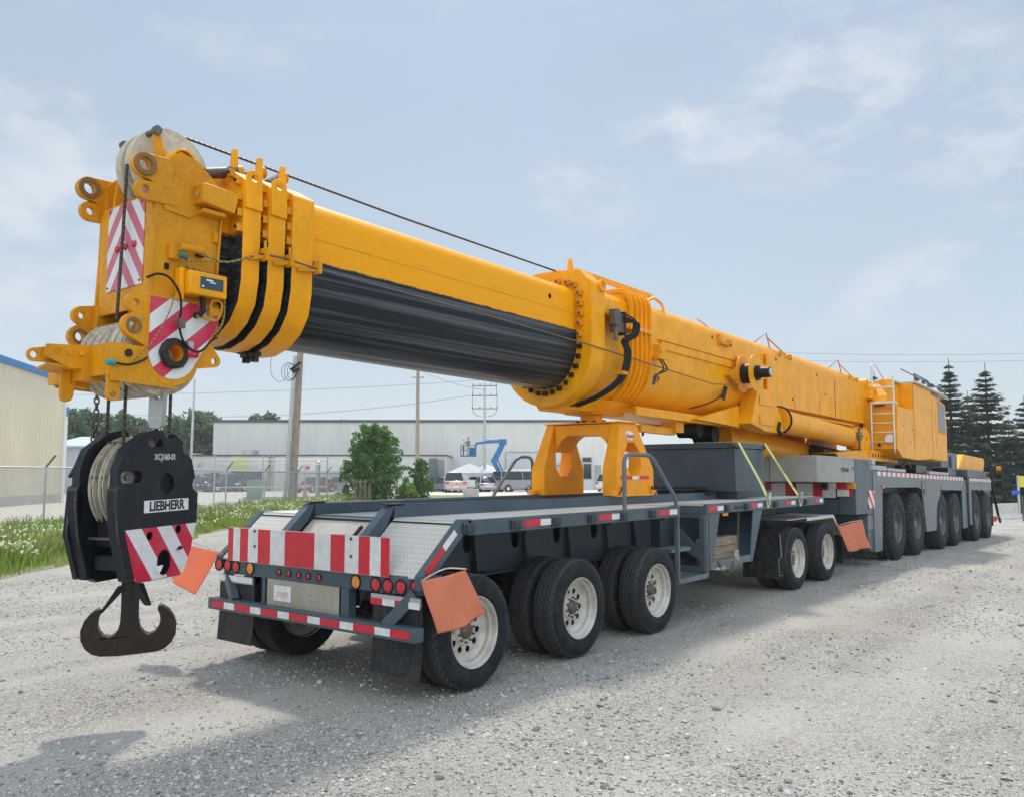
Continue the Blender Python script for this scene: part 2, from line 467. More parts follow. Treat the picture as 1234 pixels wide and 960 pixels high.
def leafmat(name, a, b, tr=.35, rough=.55):
    m = N(name); ge = m.n('ShaderNodeNewGeometry')
    c = m.ramp(ge.outputs['Random Per Island'], [(0, a), (1, b)])
    c = m.mix(1, c, m.ramp(m.noise(m.pos(), .9, 3), [(.3, .75), (.7, 1.3)]), 'MULTIPLY')
    m.set(col=c, rough=rough, spec=.3)
    t = m.n('ShaderNodeBsdfTranslucent'); m.l(c, t.inputs[0]); ms = m.n('ShaderNodeMixShader'); ms.inputs[0].default_value = tr
    m.l(m.b.outputs[0], ms.inputs[1]); m.l(t.outputs[0], ms.inputs[2]); m.l(ms.outputs[0], m.out.inputs[0])
    return m.m
MAT['grass'] = leafmat('grass_blades', (.12,.24,.02), (.30,.42,.07), .45)
MAT['grassdry'] = leafmat('dry_grass_blades', (.26,.24,.09), (.42,.38,.20))
MAT['petal'] = leafmat('daisy_petals', (.78,.78,.74), (.85,.85,.82), .3)
MAT['daisyeye'] = plain('daisy_centre', (.75,.48,.04), .7)
MAT['spruce'] = leafmat('spruce_needles', (.035,.065,.045), (.08,.12,.07), .2)
MAT['leaf'] = leafmat('shrub_leaves', (.04,.13,.02), (.14,.29,.05), .4)
MAT['leafyel'] = leafmat('lime_shrub_leaves', (.16,.25,.03), (.30,.36,.05), .4)
MAT['leaffar'] = leafmat('far_tree_leaves', (.055,.11,.055), (.12,.19,.09), .35)
MAT['bark'] = paint('bark', (.13,.10,.075), .85, .5, (.06,.05,.04))
def wood(name, col, dark, sc=(2, 30, 30)):
    m = N(name); v = m.pos(sc); f = m.noise(v, 1.5, 6, .65)
    c = m.mix(m.ramp(f, [(.35, 0), (.65, 1)]), col, dark)
    return m.set(col=c, rough=.8, normal=m.bump(f, .5, .01))
MAT['timber'] = wood('weathered_timber', (.36,.29,.20), (.15,.12,.09))
MAT['pole'] = wood('pole_wood', (.42,.33,.25), (.22,.17,.13), (16, 16, .8))
def corrugated(name, col, per=.3, rib=.14):
    m = N(name); o = m.sep(m.pos(obj=True))
    t = m.math('FRACT', m.math('MULTIPLY', o[0], 1/per))
    h = m.ramp(t, [(0, 0), (.08, 1), (.16, 0), (.55, 0), (.6, .5), (.65, 0)])
    c = m.mix(m.math('MULTIPLY', h, rib), col, tuple(x*.6 for x in col))
    d = m.ramp(m.noise(m.pos((1,1,.3)), .4, 6, .6), [(.35, .9), (.7, 1.06)]); c = m.mix(1, c, d, 'MULTIPLY')
    return m.set(col=c, rough=.5, normal=m.bump(h, .6, .04))
def flagmat():
    m = N('orange_mesh_flag'); p = m.pos(obj=True); s = m.sep(p)
    w1 = m.math('SINE', m.math('MULTIPLY', m.math('ADD', s[0], s[1]), 900)); w2 = m.math('SINE', m.math('MULTIPLY', s[2], 900))
    d = m.ramp(m.noise(p, 6, 5, .65), [(.35, 0), (.75, 1)])
    cr = m.ramp(m.vor(p, 7, 'DISTANCE_TO_EDGE'), [(0, 1), (.03, 0)])
    c = m.mix(m.math('MULTIPLY', d, .4), (.96,.36,.20), (.90,.46,.32)); c = m.mix(m.math('MULTIPLY', cr, .10), c, (.95,.5,.36))
    m.set(col=c, rough=.6, normal=m.bump(m.noise(p, 9, 4), .5, .02))
    t = m.n('ShaderNodeBsdfTranslucent'); m.l(c, t.inputs[0]); ms = m.n('ShaderNodeMixShader'); ms.inputs[0].default_value = .5
    m.l(m.b.outputs[0], ms.inputs[1]); m.l(t.outputs[0], ms.inputs[2]); m.l(ms.outputs[0], m.out.inputs[0])
    return m.m
MAT['flag'] = flagmat()
def diamond():
    m = N('diamond_plate'); o = m.sep(m.pos())
    a = m.math('SINE', m.math('MULTIPLY', m.math('ADD', o[0], o[1]), 78)); b = m.math('SINE', m.math('MULTIPLY', m.math('SUBTRACT', o[0], o[1]), 78))
    h = m.ramp(m.math('MULTIPLY', a, b), [(.35, 0), (.8, 1)])
    p = m.pos(); d = m.ramp(m.noise(p, 1.7, 7, .65), [(.35, 0), (.75, 1)])
    c = m.mix(m.math('MULTIPLY', d, .7), (.60,.56,.50), (.44,.40,.345))
    c = m.mix(m.math('MULTIPLY', h, .55), c, (.80,.78,.74))
    return m.set(col=c, rough=.55, metal=0, normal=m.bump(h, .5, .006))
MAT['diamond'] = diamond()
MAT['deck'] = paint('worn_deck_plate', (.54,.50,.44), .6, .6, (.36,.32,.27), streak=0)
MAT['concrete'] = paint('concrete', (.46,.44,.40), .85, .5, (.3,.27,.23))
# ------------------------------------------------------------------ camera model (also used to read distances off the photo once)
YAW, PITCH, FOC = 0.663, 0.0880, 1014.2
CAM = Vector((-4.865, -6.115, 1.825))
Fw = Vector((math.cos(PITCH)*math.cos(YAW), math.cos(PITCH)*math.sin(YAW), math.sin(PITCH)))
Rt = Vector((math.sin(YAW), -math.cos(YAW), 0)); Up = Rt.cross(Fw)
def ray(u, v): return Fw + Rt*((u-617)/FOC) - Up*((v-480)/FOC)
def PY(u, v, Y): d = ray(u, v); return CAM + d*((Y-CAM[1])/d[1])
def PX(u, v, X): d = ray(u, v); return CAM + d*((X-CAM[0])/d[0])
def PZ(u, v, Z=0): d = ray(u, v); return CAM + d*((Z-CAM[2])/d[2])
def PD(u, v, D): return CAM + ray(u, v)*D
def inC(P): return TC.inverted() @ P
def CY(u, v, Y): return inC(PY(u, v, Y))

# ------------------------------------------------------------------ wheels
def tread(m, R, depth, y0, y1, ribs, n, zig=.34, gap=.24, lug=False):
    w = (y1-y0)/ribs
    for r in range(ribs):
        ya, yb = y0 + r*w + w*.10, y0 + (r+1)*w - w*.10
        for i in range(n):
            a0 = 2*PI*(i + (r % 2)*.5)/n; st = 2*PI/n
            z = zig*st*(1 if r % 2 else -1)
            a = [a0 + gap*st/2 + z, a0 + st*(1-gap/2) + z, a0 + st*(1-gap/2) - z, a0 + gap*st/2 - z]
            P = []
            for rad in (R-depth, R):
                rr = rad - (.012*R if (lug and rad == R and r in (0, ribs-1)) else 0)
                for k, (y, t) in enumerate(((ya, a[0]), (ya, a[1]), (yb, a[2]), (yb, a[3]))):
                    q = rr
                    if rad == R and ((r == 0 and k < 2) or (r == ribs-1 and k > 1)): q = R - .02*R
                    P.append((q*math.cos(t), y, q*math.sin(t)))
            mid = []
            m.add(P, [(4,5,6,7),(0,1,5,4)[::-1],(1,2,6,5)[::-1],(2,3,7,6)[::-1],(3,0,4,7)[::-1]], 1)
def truck_wheel(root):
    w = empty('wheel', (0,0,0)); w.parent = root
    m = MB(); R = .485
    m.lathe([(.045,.288),(.022,.296),(.006,.318),(-.004,.352),(-.006,.395),(.003,.432),(.016,.455),(.024,.468),(.035,.471),(.235,.471),(.246,.468),(.254,.455),(.267,.432),(.276,.395),(.274,.352),(.264,.318),(.248,.296),(.225,.288)], (0,0,0), (0,1,0), 72)
    tread(m, R, .020, .018, .252, 5, 42)
    m.build('tyre', [MAT['rubber'], MAT['tread']], w, ang=40)
    r = MB(); n = 48
    r.lathe([(.040,.290),(.012,.302),(.004,.300),(.006,.292),(.022,.284),(.052,.276),(.058,.262),(.064,.255),(.098,.250),(.108,.236),(.122,.222),(.132,.200)], (0,0,0), (0,1,0), n)
    holes = [circle(.163*math.cos(2*PI*i/10), .163*math.sin(2*PI*i/10), .029, 14) for i in range(10)]
    r.plate(circle(0, 0, .206, 48), (0,.128,0), (1,0,0), (0,0,1), (0,.010,0), holes)
    r.lathe([(.14,.13),(.122,.125),(.115,.118),(.113,.072)], (0,0,0), (0,1,0), n)
    r.lathe([(.20,.288),(.255,.296),(.262,.300)], (0,0,0), (0,1,0), n); r.lathe([(.140,.205),(.18,.25),(.22,.285)], (0,0,0), (0,1,0), n)
    r.build('rim', MAT['rim'], w, ang=30)
    h = MB(); h.lathe([(.12,.072),(.098,.066),(.088,.056),(.084,.046),(.084,.0)], (0,0,0), (0,1,0), 28)
    for i in range(10):
        a = 2*PI*(i+.5)/10; c = (.096*math.cos(a), 0, .096*math.sin(a)); h.cyl((c[0], .118, c[2]), (c[0], .094, c[2]), .012, .010, 6)
    for i in range(6):
        a = 2*PI*i/6; c = (.052*math.cos(a), 0, .052*math.sin(a)); h.cyl((c[0], .088, c[2]), (c[0], .080, c[2]), .006, None, 6)
    h.build('hub', MAT['steel'], w)
    b = MB(); b.cyl((0,.20,0), (0,.25,0), .19, None, 32); b.build('brake_drum', MAT['hole'], w)
    return w
def crane_wheel(root):
    w = empty('wheel', (0,0,0)); w.parent = root
    m = MB(); R = .72
    m.lathe([(.05,.335),(.02,.345),(.0,.40),(-.012,.47),(-.010,.55),(.004,.62),(.02,.665),(.035,.685),(.365,.685),(.38,.665),(.396,.62),(.41,.55),(.412,.47),(.40,.40),(.38,.345),(.35,.335)], (0,0,0), (0,1,0), 84)
    tread(m, R, .036, .012, .388, 4, 34, .30, .26, True)
    m.build('tyre', [MAT['rubber'], MAT['tread']], w, ang=40)
    r = MB()
    r.lathe([(.055,.338),(.018,.350),(.010,.345),(.014,.332),(.05,.322),(.09,.315),(.10,.290),(.15,.275),(.17,.20),(.165,.19),(.125,.17),(.10,.165),(.092,.14),(.085,.10),(.055,.095),(.050,.0)], (0,0,0), (0,1,0), 48)
    for i in range(10):
        a = 2*PI*i/10; c = (.235*math.cos(a), 0, .235*math.sin(a)); r.cyl((c[0], .165, c[2]), (c[0], .118, c[2]), .018, .015, 6)
    for i in range(8):
        a = 2*PI*i/8; c = (.115*math.cos(a), 0, .115*math.sin(a)); r.cyl((c[0], .10, c[2]), (c[0], .075, c[2]), .010, None, 6)
    r.lathe([(.17,.20),(.25,.30),(.36,.335)], (0,0,0), (0,1,0), 32)
    r.build('rim', MAT['rimgrey'], w, ang=30)
    return w
def set_wheel(proto, root, loc, flip=False, spin=0):
    w = copy_tree(proto, root); w.location = loc; w.rotation_euler = (0, 0, 0)
    w.rotation_euler = (0, spin, PI if flip else 0)
    return w

# ================================================================== DOLLY TRAILER
tr = empty('dolly_trailer', (0,0,0), 'slate grey five axle dolly trailer with a pale chequer plate deck under the crane boom', 'trailer')
A = lambda v: (v[0], v[1], v[2])
# rear light bar with chamfered ends
m = MB()
bar = [(0,1.20),(0,-1.20),(.10,-1.41),(.24,-1.41),(.24,1.41),(.10,1.41)]
m.pxy(bar, .85, 1.0)
m.build('light_bar', MAT['slate'], tr, .006)
Z3 = lambda x, y: (240+x/3.085, 580+y/3.085)
def lampset(name, pts, r, mt, ring=True):
    for x, y in pts:
        P = PX(*Z3(x, y), 0)
        m = MB(); m.lathe([(.0,r),(-.006,r*.97),(-.009,r*.80),(-.011,r*.4),(-.0115,0)], (0, P.y, P.z), (1,0,0), 24)
        o = m.build(name, mt, tr)
        if ring:
            q = MB(); q.lathe([(.0,r*1.0),(-.010,r*1.02),(-.012,r*1.14),(-.006,r*1.22),(0,r*1.25)], (0, P.y, P.z), (1,0,0), 24)
            q.build('grommet', MAT['black'], o)
lampset('tail_light', [(75,307),(107,311),(137,316),(657,381),(702,387),(750,392)], .052, MAT['redlamp'])
lampset('turn_signal', [(190,322),(583,372)], .052, MAT['amberlamp'])
lampset('marker_light', [(298,336),(334,341),(371,347),(407,351),(447,356)], .026, MAT['redlamp'])
for sgn in (-1, 1):
    c = Vector((.05, 1.305*sgn, .925)); ax = Vector((-.21, .10*sgn, 0)).normalized()
    m = MB(); m.lathe([(.0,.042),(.014,.040),(.022,.03),(.026,0)], c, ax, 22)
    o = m.build('side_light', MAT['redlamp'], tr)
    m = MB(); m.lathe([(.0,.042),(.010,.044),(.011,.052),(.0,.056)], c, ax, 22); m.build('grommet', MAT['black'], o)
# under-run bar with tape
m = MB(); m.box(-.075, .03, -1.414, 1.414, .503, .614); m.build('step_bar', MAT['slate'], tr, .006)
xs = [47,90,131,188,229,291,335,403,450,523,574,653,711,795]
m = MB()
for i in range(len(xs)-1):
    y0 = PX(240+xs[i]/3.085, 735, -.075).y; y1 = PX(240+xs[i+1]/3.085, 755, -.075).y
    m.box(-.0785, -.074, max(-1.36, y1), min(1.412, y0), .528, .588, i % 2)
m.build('reflective_tape', [MAT['red'], MAT['white']], tr)
m = MB()
for s in (-1, 1):
    m.bar((.06, 1.30*s, .86), (-.02, 1.05*s, .60), .075, .10, (0,0,1))
m.bar((.05, -.50, .86), (.05, -.50, .60), .10, .09, (1,0,0)); m.bar((.05, .64, .86), (.05, .64, .60), .05, .09, (1,0,0))
m.build('bar_bracket', MAT['slate'], tr, .005)
# red and white warning board
bx = [112,131,156,186,222,268,322,432,492,545,596,638,678,708]
m = MB()
for i in range(13):
    f = lambda x: PX(*Z3(x, 167 + (x-112)*.072), -.02).y
    m.box(-.028, -.018, f(bx[i+1]), f(bx[i]), .985, 1.297, i % 2)
m.box(-.018, -.004, -1.05, 1.19, .98, 1.30, 2)
wb = m.build('warning_board', [MAT['red'], MAT['white'], MAT['galv']], tr)
m = MB()
for x, y in ((207,183),(207,240),(565,212),(565,277)):
    P = PX(*Z3(x, y), -.03); m.cyl((-.030, P.y, P.z), (-.036, P.y, P.z), .014, None, 10); m.cyl((-.036, P.y, P.z), (-.042, P.y, P.z), .006, None, 6)
m.build('bolt', MAT['steel'], wb)
# stainless panel with the number plate
m = MB(); m.box(.005, .012, -.43, .58, .605, .85)
for i in range(4):
    for j in range(2): m.cyl((.005, -.05-.1*i, .70+.05*j), (.001, -.05-.1*i, .70+.05*j), .005, None, 6, 1)
m.build('stainless_panel', [MAT['plateback'], MAT['darksteel']], tr, .002)
m = MB(); m.box(-.003, .004, .22, .47, .66, .80); m.box(-.005, -.0032, .26, .43, .695, .745, 1)
m.build('number_plate', [MAT['whitepaint'], plain('faded_plate_print', (.70,.50,.48), .5)], tr, .002)
# mud flaps
for s in (-1, 1):
    m = MB(); ya, yb = sorted((.82*s, 1.385*s))
    m.add([(.035, ya, .80),(.035, yb, .80),(.035, yb, .45),(.035, ya, .45),(.015, yb, .20),(.015, ya, .20),
           (.047, ya, .80),(.047, yb, .80),(.047, yb, .45),(.047, ya, .45),(.027, yb, .20),(.027, ya, .20)],
          [(0,1,2,3)[::-1],(3,2,4,5)[::-1],(6,7,8,9),(9,8,10,11),(0,3,9,6)[::-1],(3,5,11,9)[::-1],(1,7,8,2)[::-1],(2,8,10,4)[::-1],(5,4,10,11)[::-1]])
    f = m.build('mud_flap', MAT['flap'], tr, smooth=False)
    m = MB(); m.box(.012, .030, ya, yb, .765, .835, 0)
    w = (yb-ya)/4
    for i in range(4):
        m.box(.008, .0115, ya+w*i, ya+w*(i+1), .778 - .03*(s < 0)*1, .83 - .03*(s < 0)*1, (1 if i % 2 else 2) if s < 0 else 2)
    m.build('flap_strip', [MAT['galv'], MAT['red'], MAT['white']], f)
# deck: rear ramp, main plates
m = MB(); th = math.atan2(.427, .487)
def incl(y0, y1, dz=0, t=.02, mi=0):
    m.hexa([(.02,y0,1.0+dz-t),(.487,y0,1.42+dz-t),(.487,y1,1.42+dz-t),(.02,y1,1.0+dz-t),(.02,y0,1.0+dz),(.487,y0,1.42+dz),(.487,y1,1.42+dz),(.02,y1,1.0+dz)], mi)
incl(-1.33, -.59); incl(.59, 1.33)
m.build('ramp_plate', MAT['diamond'], tr, .003)
m = MB(); incl(-.50, .50, -.01); m.build('centre_ramp_plate', MAT['deck'], tr, .003)
m = MB(); m.bar((.245, -.30, 1.235), (.37, -.30, 1.345), .03, .025, mi=0); m.build('ramp_hook', MAT['darksteel'], tr, .003)
m = MB()
for s in (-1, 1):
    y0, y1 = sorted((1.33*s, 1.412*s))
    m.pxz([(.0,1.005),(.487,1.437),(.60,1.437),(.60,1.32),(.50,1.31),(.115,.965),(.02,.88),(.0,.90)], y0, y1)
m.build('ramp_side_rail', MAT['slate'], tr, .005)
m = MB(); d = Vector((.487,0,.432)).normalized(); nrm = Vector((-d.z,0,d.x))
for k, (a, b) in enumerate(((.07,.34),(.34,.53))):
    base = Vector((.02, -1.4135, .965))
    q = [base+d*a, base+d*b, base+d*b+nrm*.055, base+d*a+nrm*.055]
    m.plate([(p.x,p.z) for p in q], (0,-1.4125,0), (1,0,0), (0,0,1), (0,-.003,0), mi=k)
m.build('reflective_tape', [MAT['red'], MAT['white']], tr)
m = MB()
for s in (-1, 1):
    y0, y1 = sorted((.50*s, .60*s))
    m.pxz([(.02,1.02),(.40,1.36),(.487,1.535),(.42,1.52),(.0,1.13)], y0, y1)
    m.box(.487, 9.6, y0, y1, 1.425, 1.535)
m.build('centre_rail', MAT['slate'], tr, .005)
m = MB()
for s in (-1, 1):
    y0, y1 = sorted((.505*s, .595*s)); m.box(.50, 9.55, y0+.004, y1-.004, 1.5352, 1.541)
    m.box(.42, .60, y0-.02, y1+.02, 1.541, 1.551)
m.build('rail_wear_strip', MAT['darksteel'], tr, .002)
m = MB(); m.box(.487, 4.46, -1.36, -.60, 1.405, 1.427); m.box(.487, 9.81, .60, 1.36, 1.405, 1.427); m.box(5.2, 9.81, -1.36, -.60, 1.405, 1.427); m.box(4.46, 5.2, -.95, -.60, 1.405, 1.427)
m.build('deck_plate', MAT['diamond'], tr, .002)
m = MB(); m.box(.487, 9.81, -.50, .50, 1.40, 1.425); m.build('centre_deck', MAT['slate_light'], tr)
m = MB()
for (x0, x1) in ((.56, 4.46),): m.box(x0, x1, -1.412, -1.361, 1.300, 1.430)
m.box(5.2, 9.81, -1.412, -1.361, 1.300, 1.430); m.box(.56, 9.81, 1.361, 1.412, 1.300, 1.430)
m.box(4.40, 4.459, -1.36, -.96, 1.30, 1.4295); m.box(5.201, 5.26, -1.36, -.96, 1.30, 1.4295); m.box(9.75, 9.812, -1.360, 1.360, 1.28, 1.429)
m.build('side_rail', MAT['slate'], tr, .005)
m = MB()
for u, v in ((566.7,634),(623.3,628),(671.7,624),(715,620),(753,617),(788,615),(878,611),(901,608),(936,606),(972,604),(1,1)):
    if u > 10:
        x = PY(u, v, -1.44).x
        m.box(x-.07, x+.07, -1.440, -1.413, 1.315, 1.405); m.box(x-.045, x+.045, -1.452, -1.441, 1.33, 1.395)
m.build('stake_pocket', MAT['slate_dark'], tr, .006)
for (u0, u1, v) in ((631.7,665,626),(721.7,748.3,620),(794.3,816,615.5),(854.3,872,611),(905,918.5,607),(947,958.3,604.5),(982.3,991.5,604)):
    x0, x1 = PY(u0, v, -1.414).x, PY(u1, v, -1.414).x; xm = x0 + (x1-x0)*.58
    m = MB(); m.box(x0, xm, -1.4165, -1.4130, 1.335, 1.395, 0); m.box(xm, x1, -1.4165, -1.4130, 1.335, 1.395, 1)
    m.build('reflector', [MAT['red'], MAT['white']], tr)
# underframe
m = MB()
hx = [PY(u, v, -.76) for u, v in ((562.6,652),(620,646.5),(670,641),(715,637))]
holes = [[(p.x+.075*math.cos(t), 1.17+.11*math.sin(t)) for t in [2*PI*i/8+PI/8 for i in range(8)]] for p in hx]
for s in (-1, 1):
    m.pxz([(.36,1.22),(.50,1.385),(5.1,1.385),(5.1,.78),(4.4,.78),(1.6,.86),(.75,.97),(.42,1.02)], .76*s-.012, .76*s+.012, holes)
    m.box(.7, 5.1, .76*s-.07, .76*s+.07, .84, .858)
    for x in (1.35, 2.15, 2.95, 3.75, 4.4):
        m.hexa([(x-.008,(.76+0)*s-.10*(s<0),.87),(x+.008,(.76)*s-.10*(s<0),.87),(x+.008,.76*s+.10*(s>0),.87),(x-.008,.76*s+.10*(s>0),.87),(x-.008,.76*s-.02,1.38),(x+.008,.76*s-.02,1.38),(x+.008,.76*s+.02,1.38),(x-.008,.76*s+.02,1.38)])
for x in (.5, 1.5, 3.0, 4.2): m.box(x-.05, x+.05, -1.36, 1.36, 1.27, 1.402)
m.box(5.0, 9.7, -.60, .60, 1.05, 1.38); m.box(4.9, 5.19, -.9, .9, .55, 1.38)
m.box(7.1, 9.7, -.45, .45, .75, 1.05)
m.build('frame_beam', MAT['slate_dark'], tr, .004)
AX = (.672, 2.288, 3.904, 8.519, 9.971)
for x in AX:
    m = MB(); m.cyl((x,-1.2,.485), (x,1.2,.485), .065, None, 14)
    for s in (-1, 1):
        m.cyl((x, .98*s, .485), (x, .72*s, .485), .17, None, 20); m.box(x-.06, x+.06, .5*s-.05, .5*s+.05, .48, .80); m.cyl((x+.25, .5*s, .50), (x+.25, .5*s, .84), .12, .10, 16)
        m.bar((x-.45, .5*s, .68), (x, .5*s, .44), .08, .10)
    m.build('axle', MAT['darksteel'], tr, .004)
wp = truck_wheel(tr)
first = True
for x in AX:
    for s in (-1, 1):
        for yo in (1.405, 1.105):
            sp = random.random()*6
            set_wheel(wp, tr, (x, s*yo, .485), s > 0, sp)
for c in list(children_of(wp)): bpy.data.objects.remove(c)
bpy.data.objects.remove(wp)
# access steps
m = MB(); m.box(4.405, 4.435, -1.412, -1.36, .52, 1.30); m.box(5.20, 5.225, -1.412, -1.36, .52, 1.30)
m.build('step_post', MAT['slate_light'], tr, .004)
m = MB(); m.box(4.436, 5.199, -1.408, -1.10, .525, .545); m.box(4.436, 5.199, -1.411, -1.40, .50, .56); m.box(4.436, 4.95, -1.30, -1.05, .86, .905); m.build('step', MAT['slate_light'], tr, .004)
m = MB()
o_ = [(-1.358,.56),(-.93,.56),(-.93,1.298),(-1.358,1.298)]
m.pyz(o_, 5.206, 5.222, [[(-1.30,1.25),(-1.02,1.25),(-.99,1.22),(-.99,1.15),(-1.22,.93),(-1.28,.92),(-1.30,.95)], [(-1.31,.66),(-1.24,.62),(-1.0,.62),(-.98,.65),(-.98,.80),(-1.02,.85),(-1.30,.72)]])
m.build('truss_panel', MAT['slate'], tr, .003)
# timber bay
m = MB()
m.pxz([(5.262,1.30),(5.60,1.30),(5.36,.66),(5.262,.60)], -1.408, -1.390); m.pxz([(6.72,1.30),(7.06,1.30),(6.66,.59),(6.56,.59)], -1.408, -1.390)
m.hexa([(6.60,-1.389,.60),(6.62,-1.389,.60),(6.62,-.8,.60),(6.60,-.8,.60),(7.02,-1.389,1.30),(7.04,-1.389,1.30),(7.04,-.8,1.30),(7.02,-.8,1.30)])
m.build('bay_bracket', MAT['slate'], tr, .004)
m = MB(); m.box(5.27, 6.58, -1.405, -1.36, .60, .69); m.box(5.27, 6.58, -.86, -.80, .60, .69); m.box(5.27,6.58,-1.359,-.861,.60,.625); m.build('bay_tray', MAT['slate_light'], tr, .004)
m = MB(); m.box(5.26, 7.0, -.80, -.78, .62, 1.30); m.build('bay_back', MAT['slate_dark'], tr)
P = PY(874.4, 618.7, -1.39); m = MB(); m.box(P.x-.09, P.x+.07, -1.40, -1.37, 1.255, 1.298); m.build('side_marker', MAT['amberlamp'], tr, .006)
tM = frame((PY(881,610.5,-1.4140).x, -1.4140, 1.365), (1,0,0), (0,0,1))
m = MB(); m.plate(circle(tM[0][3]+.02, 1.365, .036, 20), (0,-1.413,0), (1,0,0), (0,0,1), (0,-.002,0), [circle(tM[0][3]+.02, 1.365, .026, 16)]); m.build('maker_ring', MAT['red'], tr)
text_mesh('maker_script', 'Aspen', .085, MAT['letter_dark'], tr, frame((tM[0][3]+.23, -1.4138, 1.362), (1,0,0), (0,0,1)), .001, .001, 1.3, .3)
# fenders and flap of the front bogie
m = MB()
m.box(9.02, 10.37, -1.385, -1.36, 1.045, 1.095); m.box(8.2, 10.37, -1.36, -.62, 1.085, 1.10); m.box(8.2,10.37,.62,1.385,1.085,1.10)
m.hexa([(10.37,-1.385,1.085),(10.37,-.62,1.085),(10.37,-.62,1.10),(10.37,-1.385,1.10),(10.79,-1.385,.715),(10.79,-.62,.715),(10.80,-.62,.73),(10.80,-1.385,.73)])
m.bar((10.36,-1.375,1.07), (10.79,-1.375,.72), .03, .05)
m.build('fender', MAT['alu'], tr, .004)
m = MB(); m.box(7.94, 7.955, -1.36, -.72, .205, .90); m.box(7.93, 7.965, -1.37, -.72, .90, .95); m.box(7.94,7.955,.72,1.36,.205,.90); m.box(10.83,10.845,-1.38,-.75,.22,.74); m.build('mud_flap', MAT['flap'], tr)
m = MB(); m.tube([(7.93,-1.33,.90),(7.93,-1.345,.55),(7.93,-1.30,.50),(7.93,-1.31,.27),(7.93,-1.36,.27)], .006, 6); m.build('flap_rod', MAT['galv'], tr)
# hand rails
def rail(pts):
    m = MB(); m.tube(pts, .024, 10, smooth=0); return m.build('hand_rail', MAT['slate_light'], tr, ang=60)
def arc3(p, r=.09, n=6):
    out = [Vector(p[0])]
    for i in range(1, len(p)-1):
        a, b, c = Vector(p[i-1]), Vector(p[i]), Vector(p[i+1]); u, v = (a-b).normalized(), (c-b).normalized()
        for k in range(n+1):
            t = k/n; q0, q2 = b+u*r, b+v*r; out.append(q0*(1-t)**2 + b*(2*t*(1-t)) + q2*t*t)
    return out + [Vector(p[-1])]
rail(arc3([(3.19,-1.385,1.40),(3.19,-1.385,2.03),(3.80,-1.385,2.03),(4.42,-1.385,1.50),(4.42,-1.385,1.40)], .13))
rail(arc3([(4.25,1.385,1.40),(4.30,1.385,1.50),(4.87,1.385,2.06),(5.235,1.385,2.06),(5.235,1.385,1.40)], .13))

# ------------------------------------------------------------------ saddle under the boom
sd = empty('boom_saddle', (4.72, 0, 1.54), 'orange yellow boom support saddle with two holed legs straddling the trailer deck', 'boom support')
def legprof(side=0): return [(4.24,1.53),(5.19,1.53),(5.19,1.87),(4.90,2.47),(4.47,2.47),(4.24,1.87)]
m = MB()
oct_ = lambda cx, cz, rx, rz: [(cx + rx*a, cz + rz*b) for a, b in ((-.45,1),(.45,1),(1,.45),(1,-.45),(.45,-1),(-.45,-1),(-1,-.45),(-1,.45))]
# each leg: outer and inner cheek with the eight sided hole, box section between
for s in (-1, 1):
    yo0, yi0 = .66*s, .40*s                 # at the foot
    # outline in XZ; y depends on z (outer face leans inward a little)
    prof_ = legprof(); hole = oct_(4.70, 2.0, .19, .22)[::-1]
    pts = prof_ + hole; 
    tri = geometry.tessellate_polygon([[Vector((a, b, 0)) for a, b in prof_], [Vector((a, b, 0)) for a, b in hole]])
    def yo(z): return s*(.66 - .09*max(0, z-1.87)/.6)
    def yi(z): return s*.45
    b = len(m.v)
    for (a, c) in pts: m.v.append(Vector((a, yo(c), c)))
    for (a, c) in pts: m.v.append(Vector((a, yi(c), c)))
    n_ = len(pts)
    for t in tri:
        A = (pts[t[1]][0]-pts[t[0]][0])*(pts[t[2]][1]-pts[t[0]][1]) - (pts[t[1]][1]-pts[t[0]][1])*(pts[t[2]][0]-pts[t[0]][0])
        if abs(A) < 1e-9: continue
        t = t if (A > 0) == (s < 0) else t[::-1]
        m.f.append([b+i for i in t]); m.m.append(0); m.f.append([b+n_+i for i in t][::-1]); m.m.append(0)
    for st, n2 in ((0, 6), (6, 8)):
        for i in range(n2):
            j = (i+1) % n2; q = [b+st+i, b+st+j, b+n_+st+j, b+n_+st+i]
            if (st == 0) == (s < 0): q = q[::-1]
            m.f.append(q); m.m.append(0)
m.build('leg', MAT['saddle'], sd, .006)
m = MB()     # top beam with chamfered inner corners
m.plate([(-.447,2.10),(-.33,2.26),(-.24,2.32),(.24,2.32),(.33,2.26),(.447,2.10),(.447,2.462),(-.447,2.462)], (4.475,0,0), (0,1,0), (0,0,1), (.42,0,0))
m.box(4.45, 4.92, -.60, .60, 2.471, 2.49)
m.build('top_beam', MAT['saddle'], sd, .006)
m = MB(); m.cyl((4.70,0,2.49), (4.70,0,2.62), .15, None, 10)
for i in range(8):
    a = 2*PI*i/8; m.cyl((4.70+.19*math.cos(a), .19*math.sin(a), 2.49), (4.70+.19*math.cos(a), .19*math.sin(a), 2.515), .03, None, 6, 1)
m.cyl((4.70,0,2.60), (4.70,0,2.68), .09, None, 16, 1)
m.build('pivot_cap', [MAT['yellow'], MAT['darksteel']], sd, .006)
m = MB()
for x in (4.24, 5.19):
    for s in (-1, 1):
        m.box(x-.10 if x < 5 else x-.02, x+.02 if x < 5 else x+.10, .60*s-.06, .60*s+.06, 1.543, 1.60)
        m.tube([(x-.03, .70*s, 1.55),(x-.02,.74*s,1.62),(x+.05,.74*s,1.66),(x+.09,.72*s,1.60)], .009, 6, 1)
m.build('clamp', [MAT['saddle'], MAT['darksteel']], sd, .004)
m = MB()
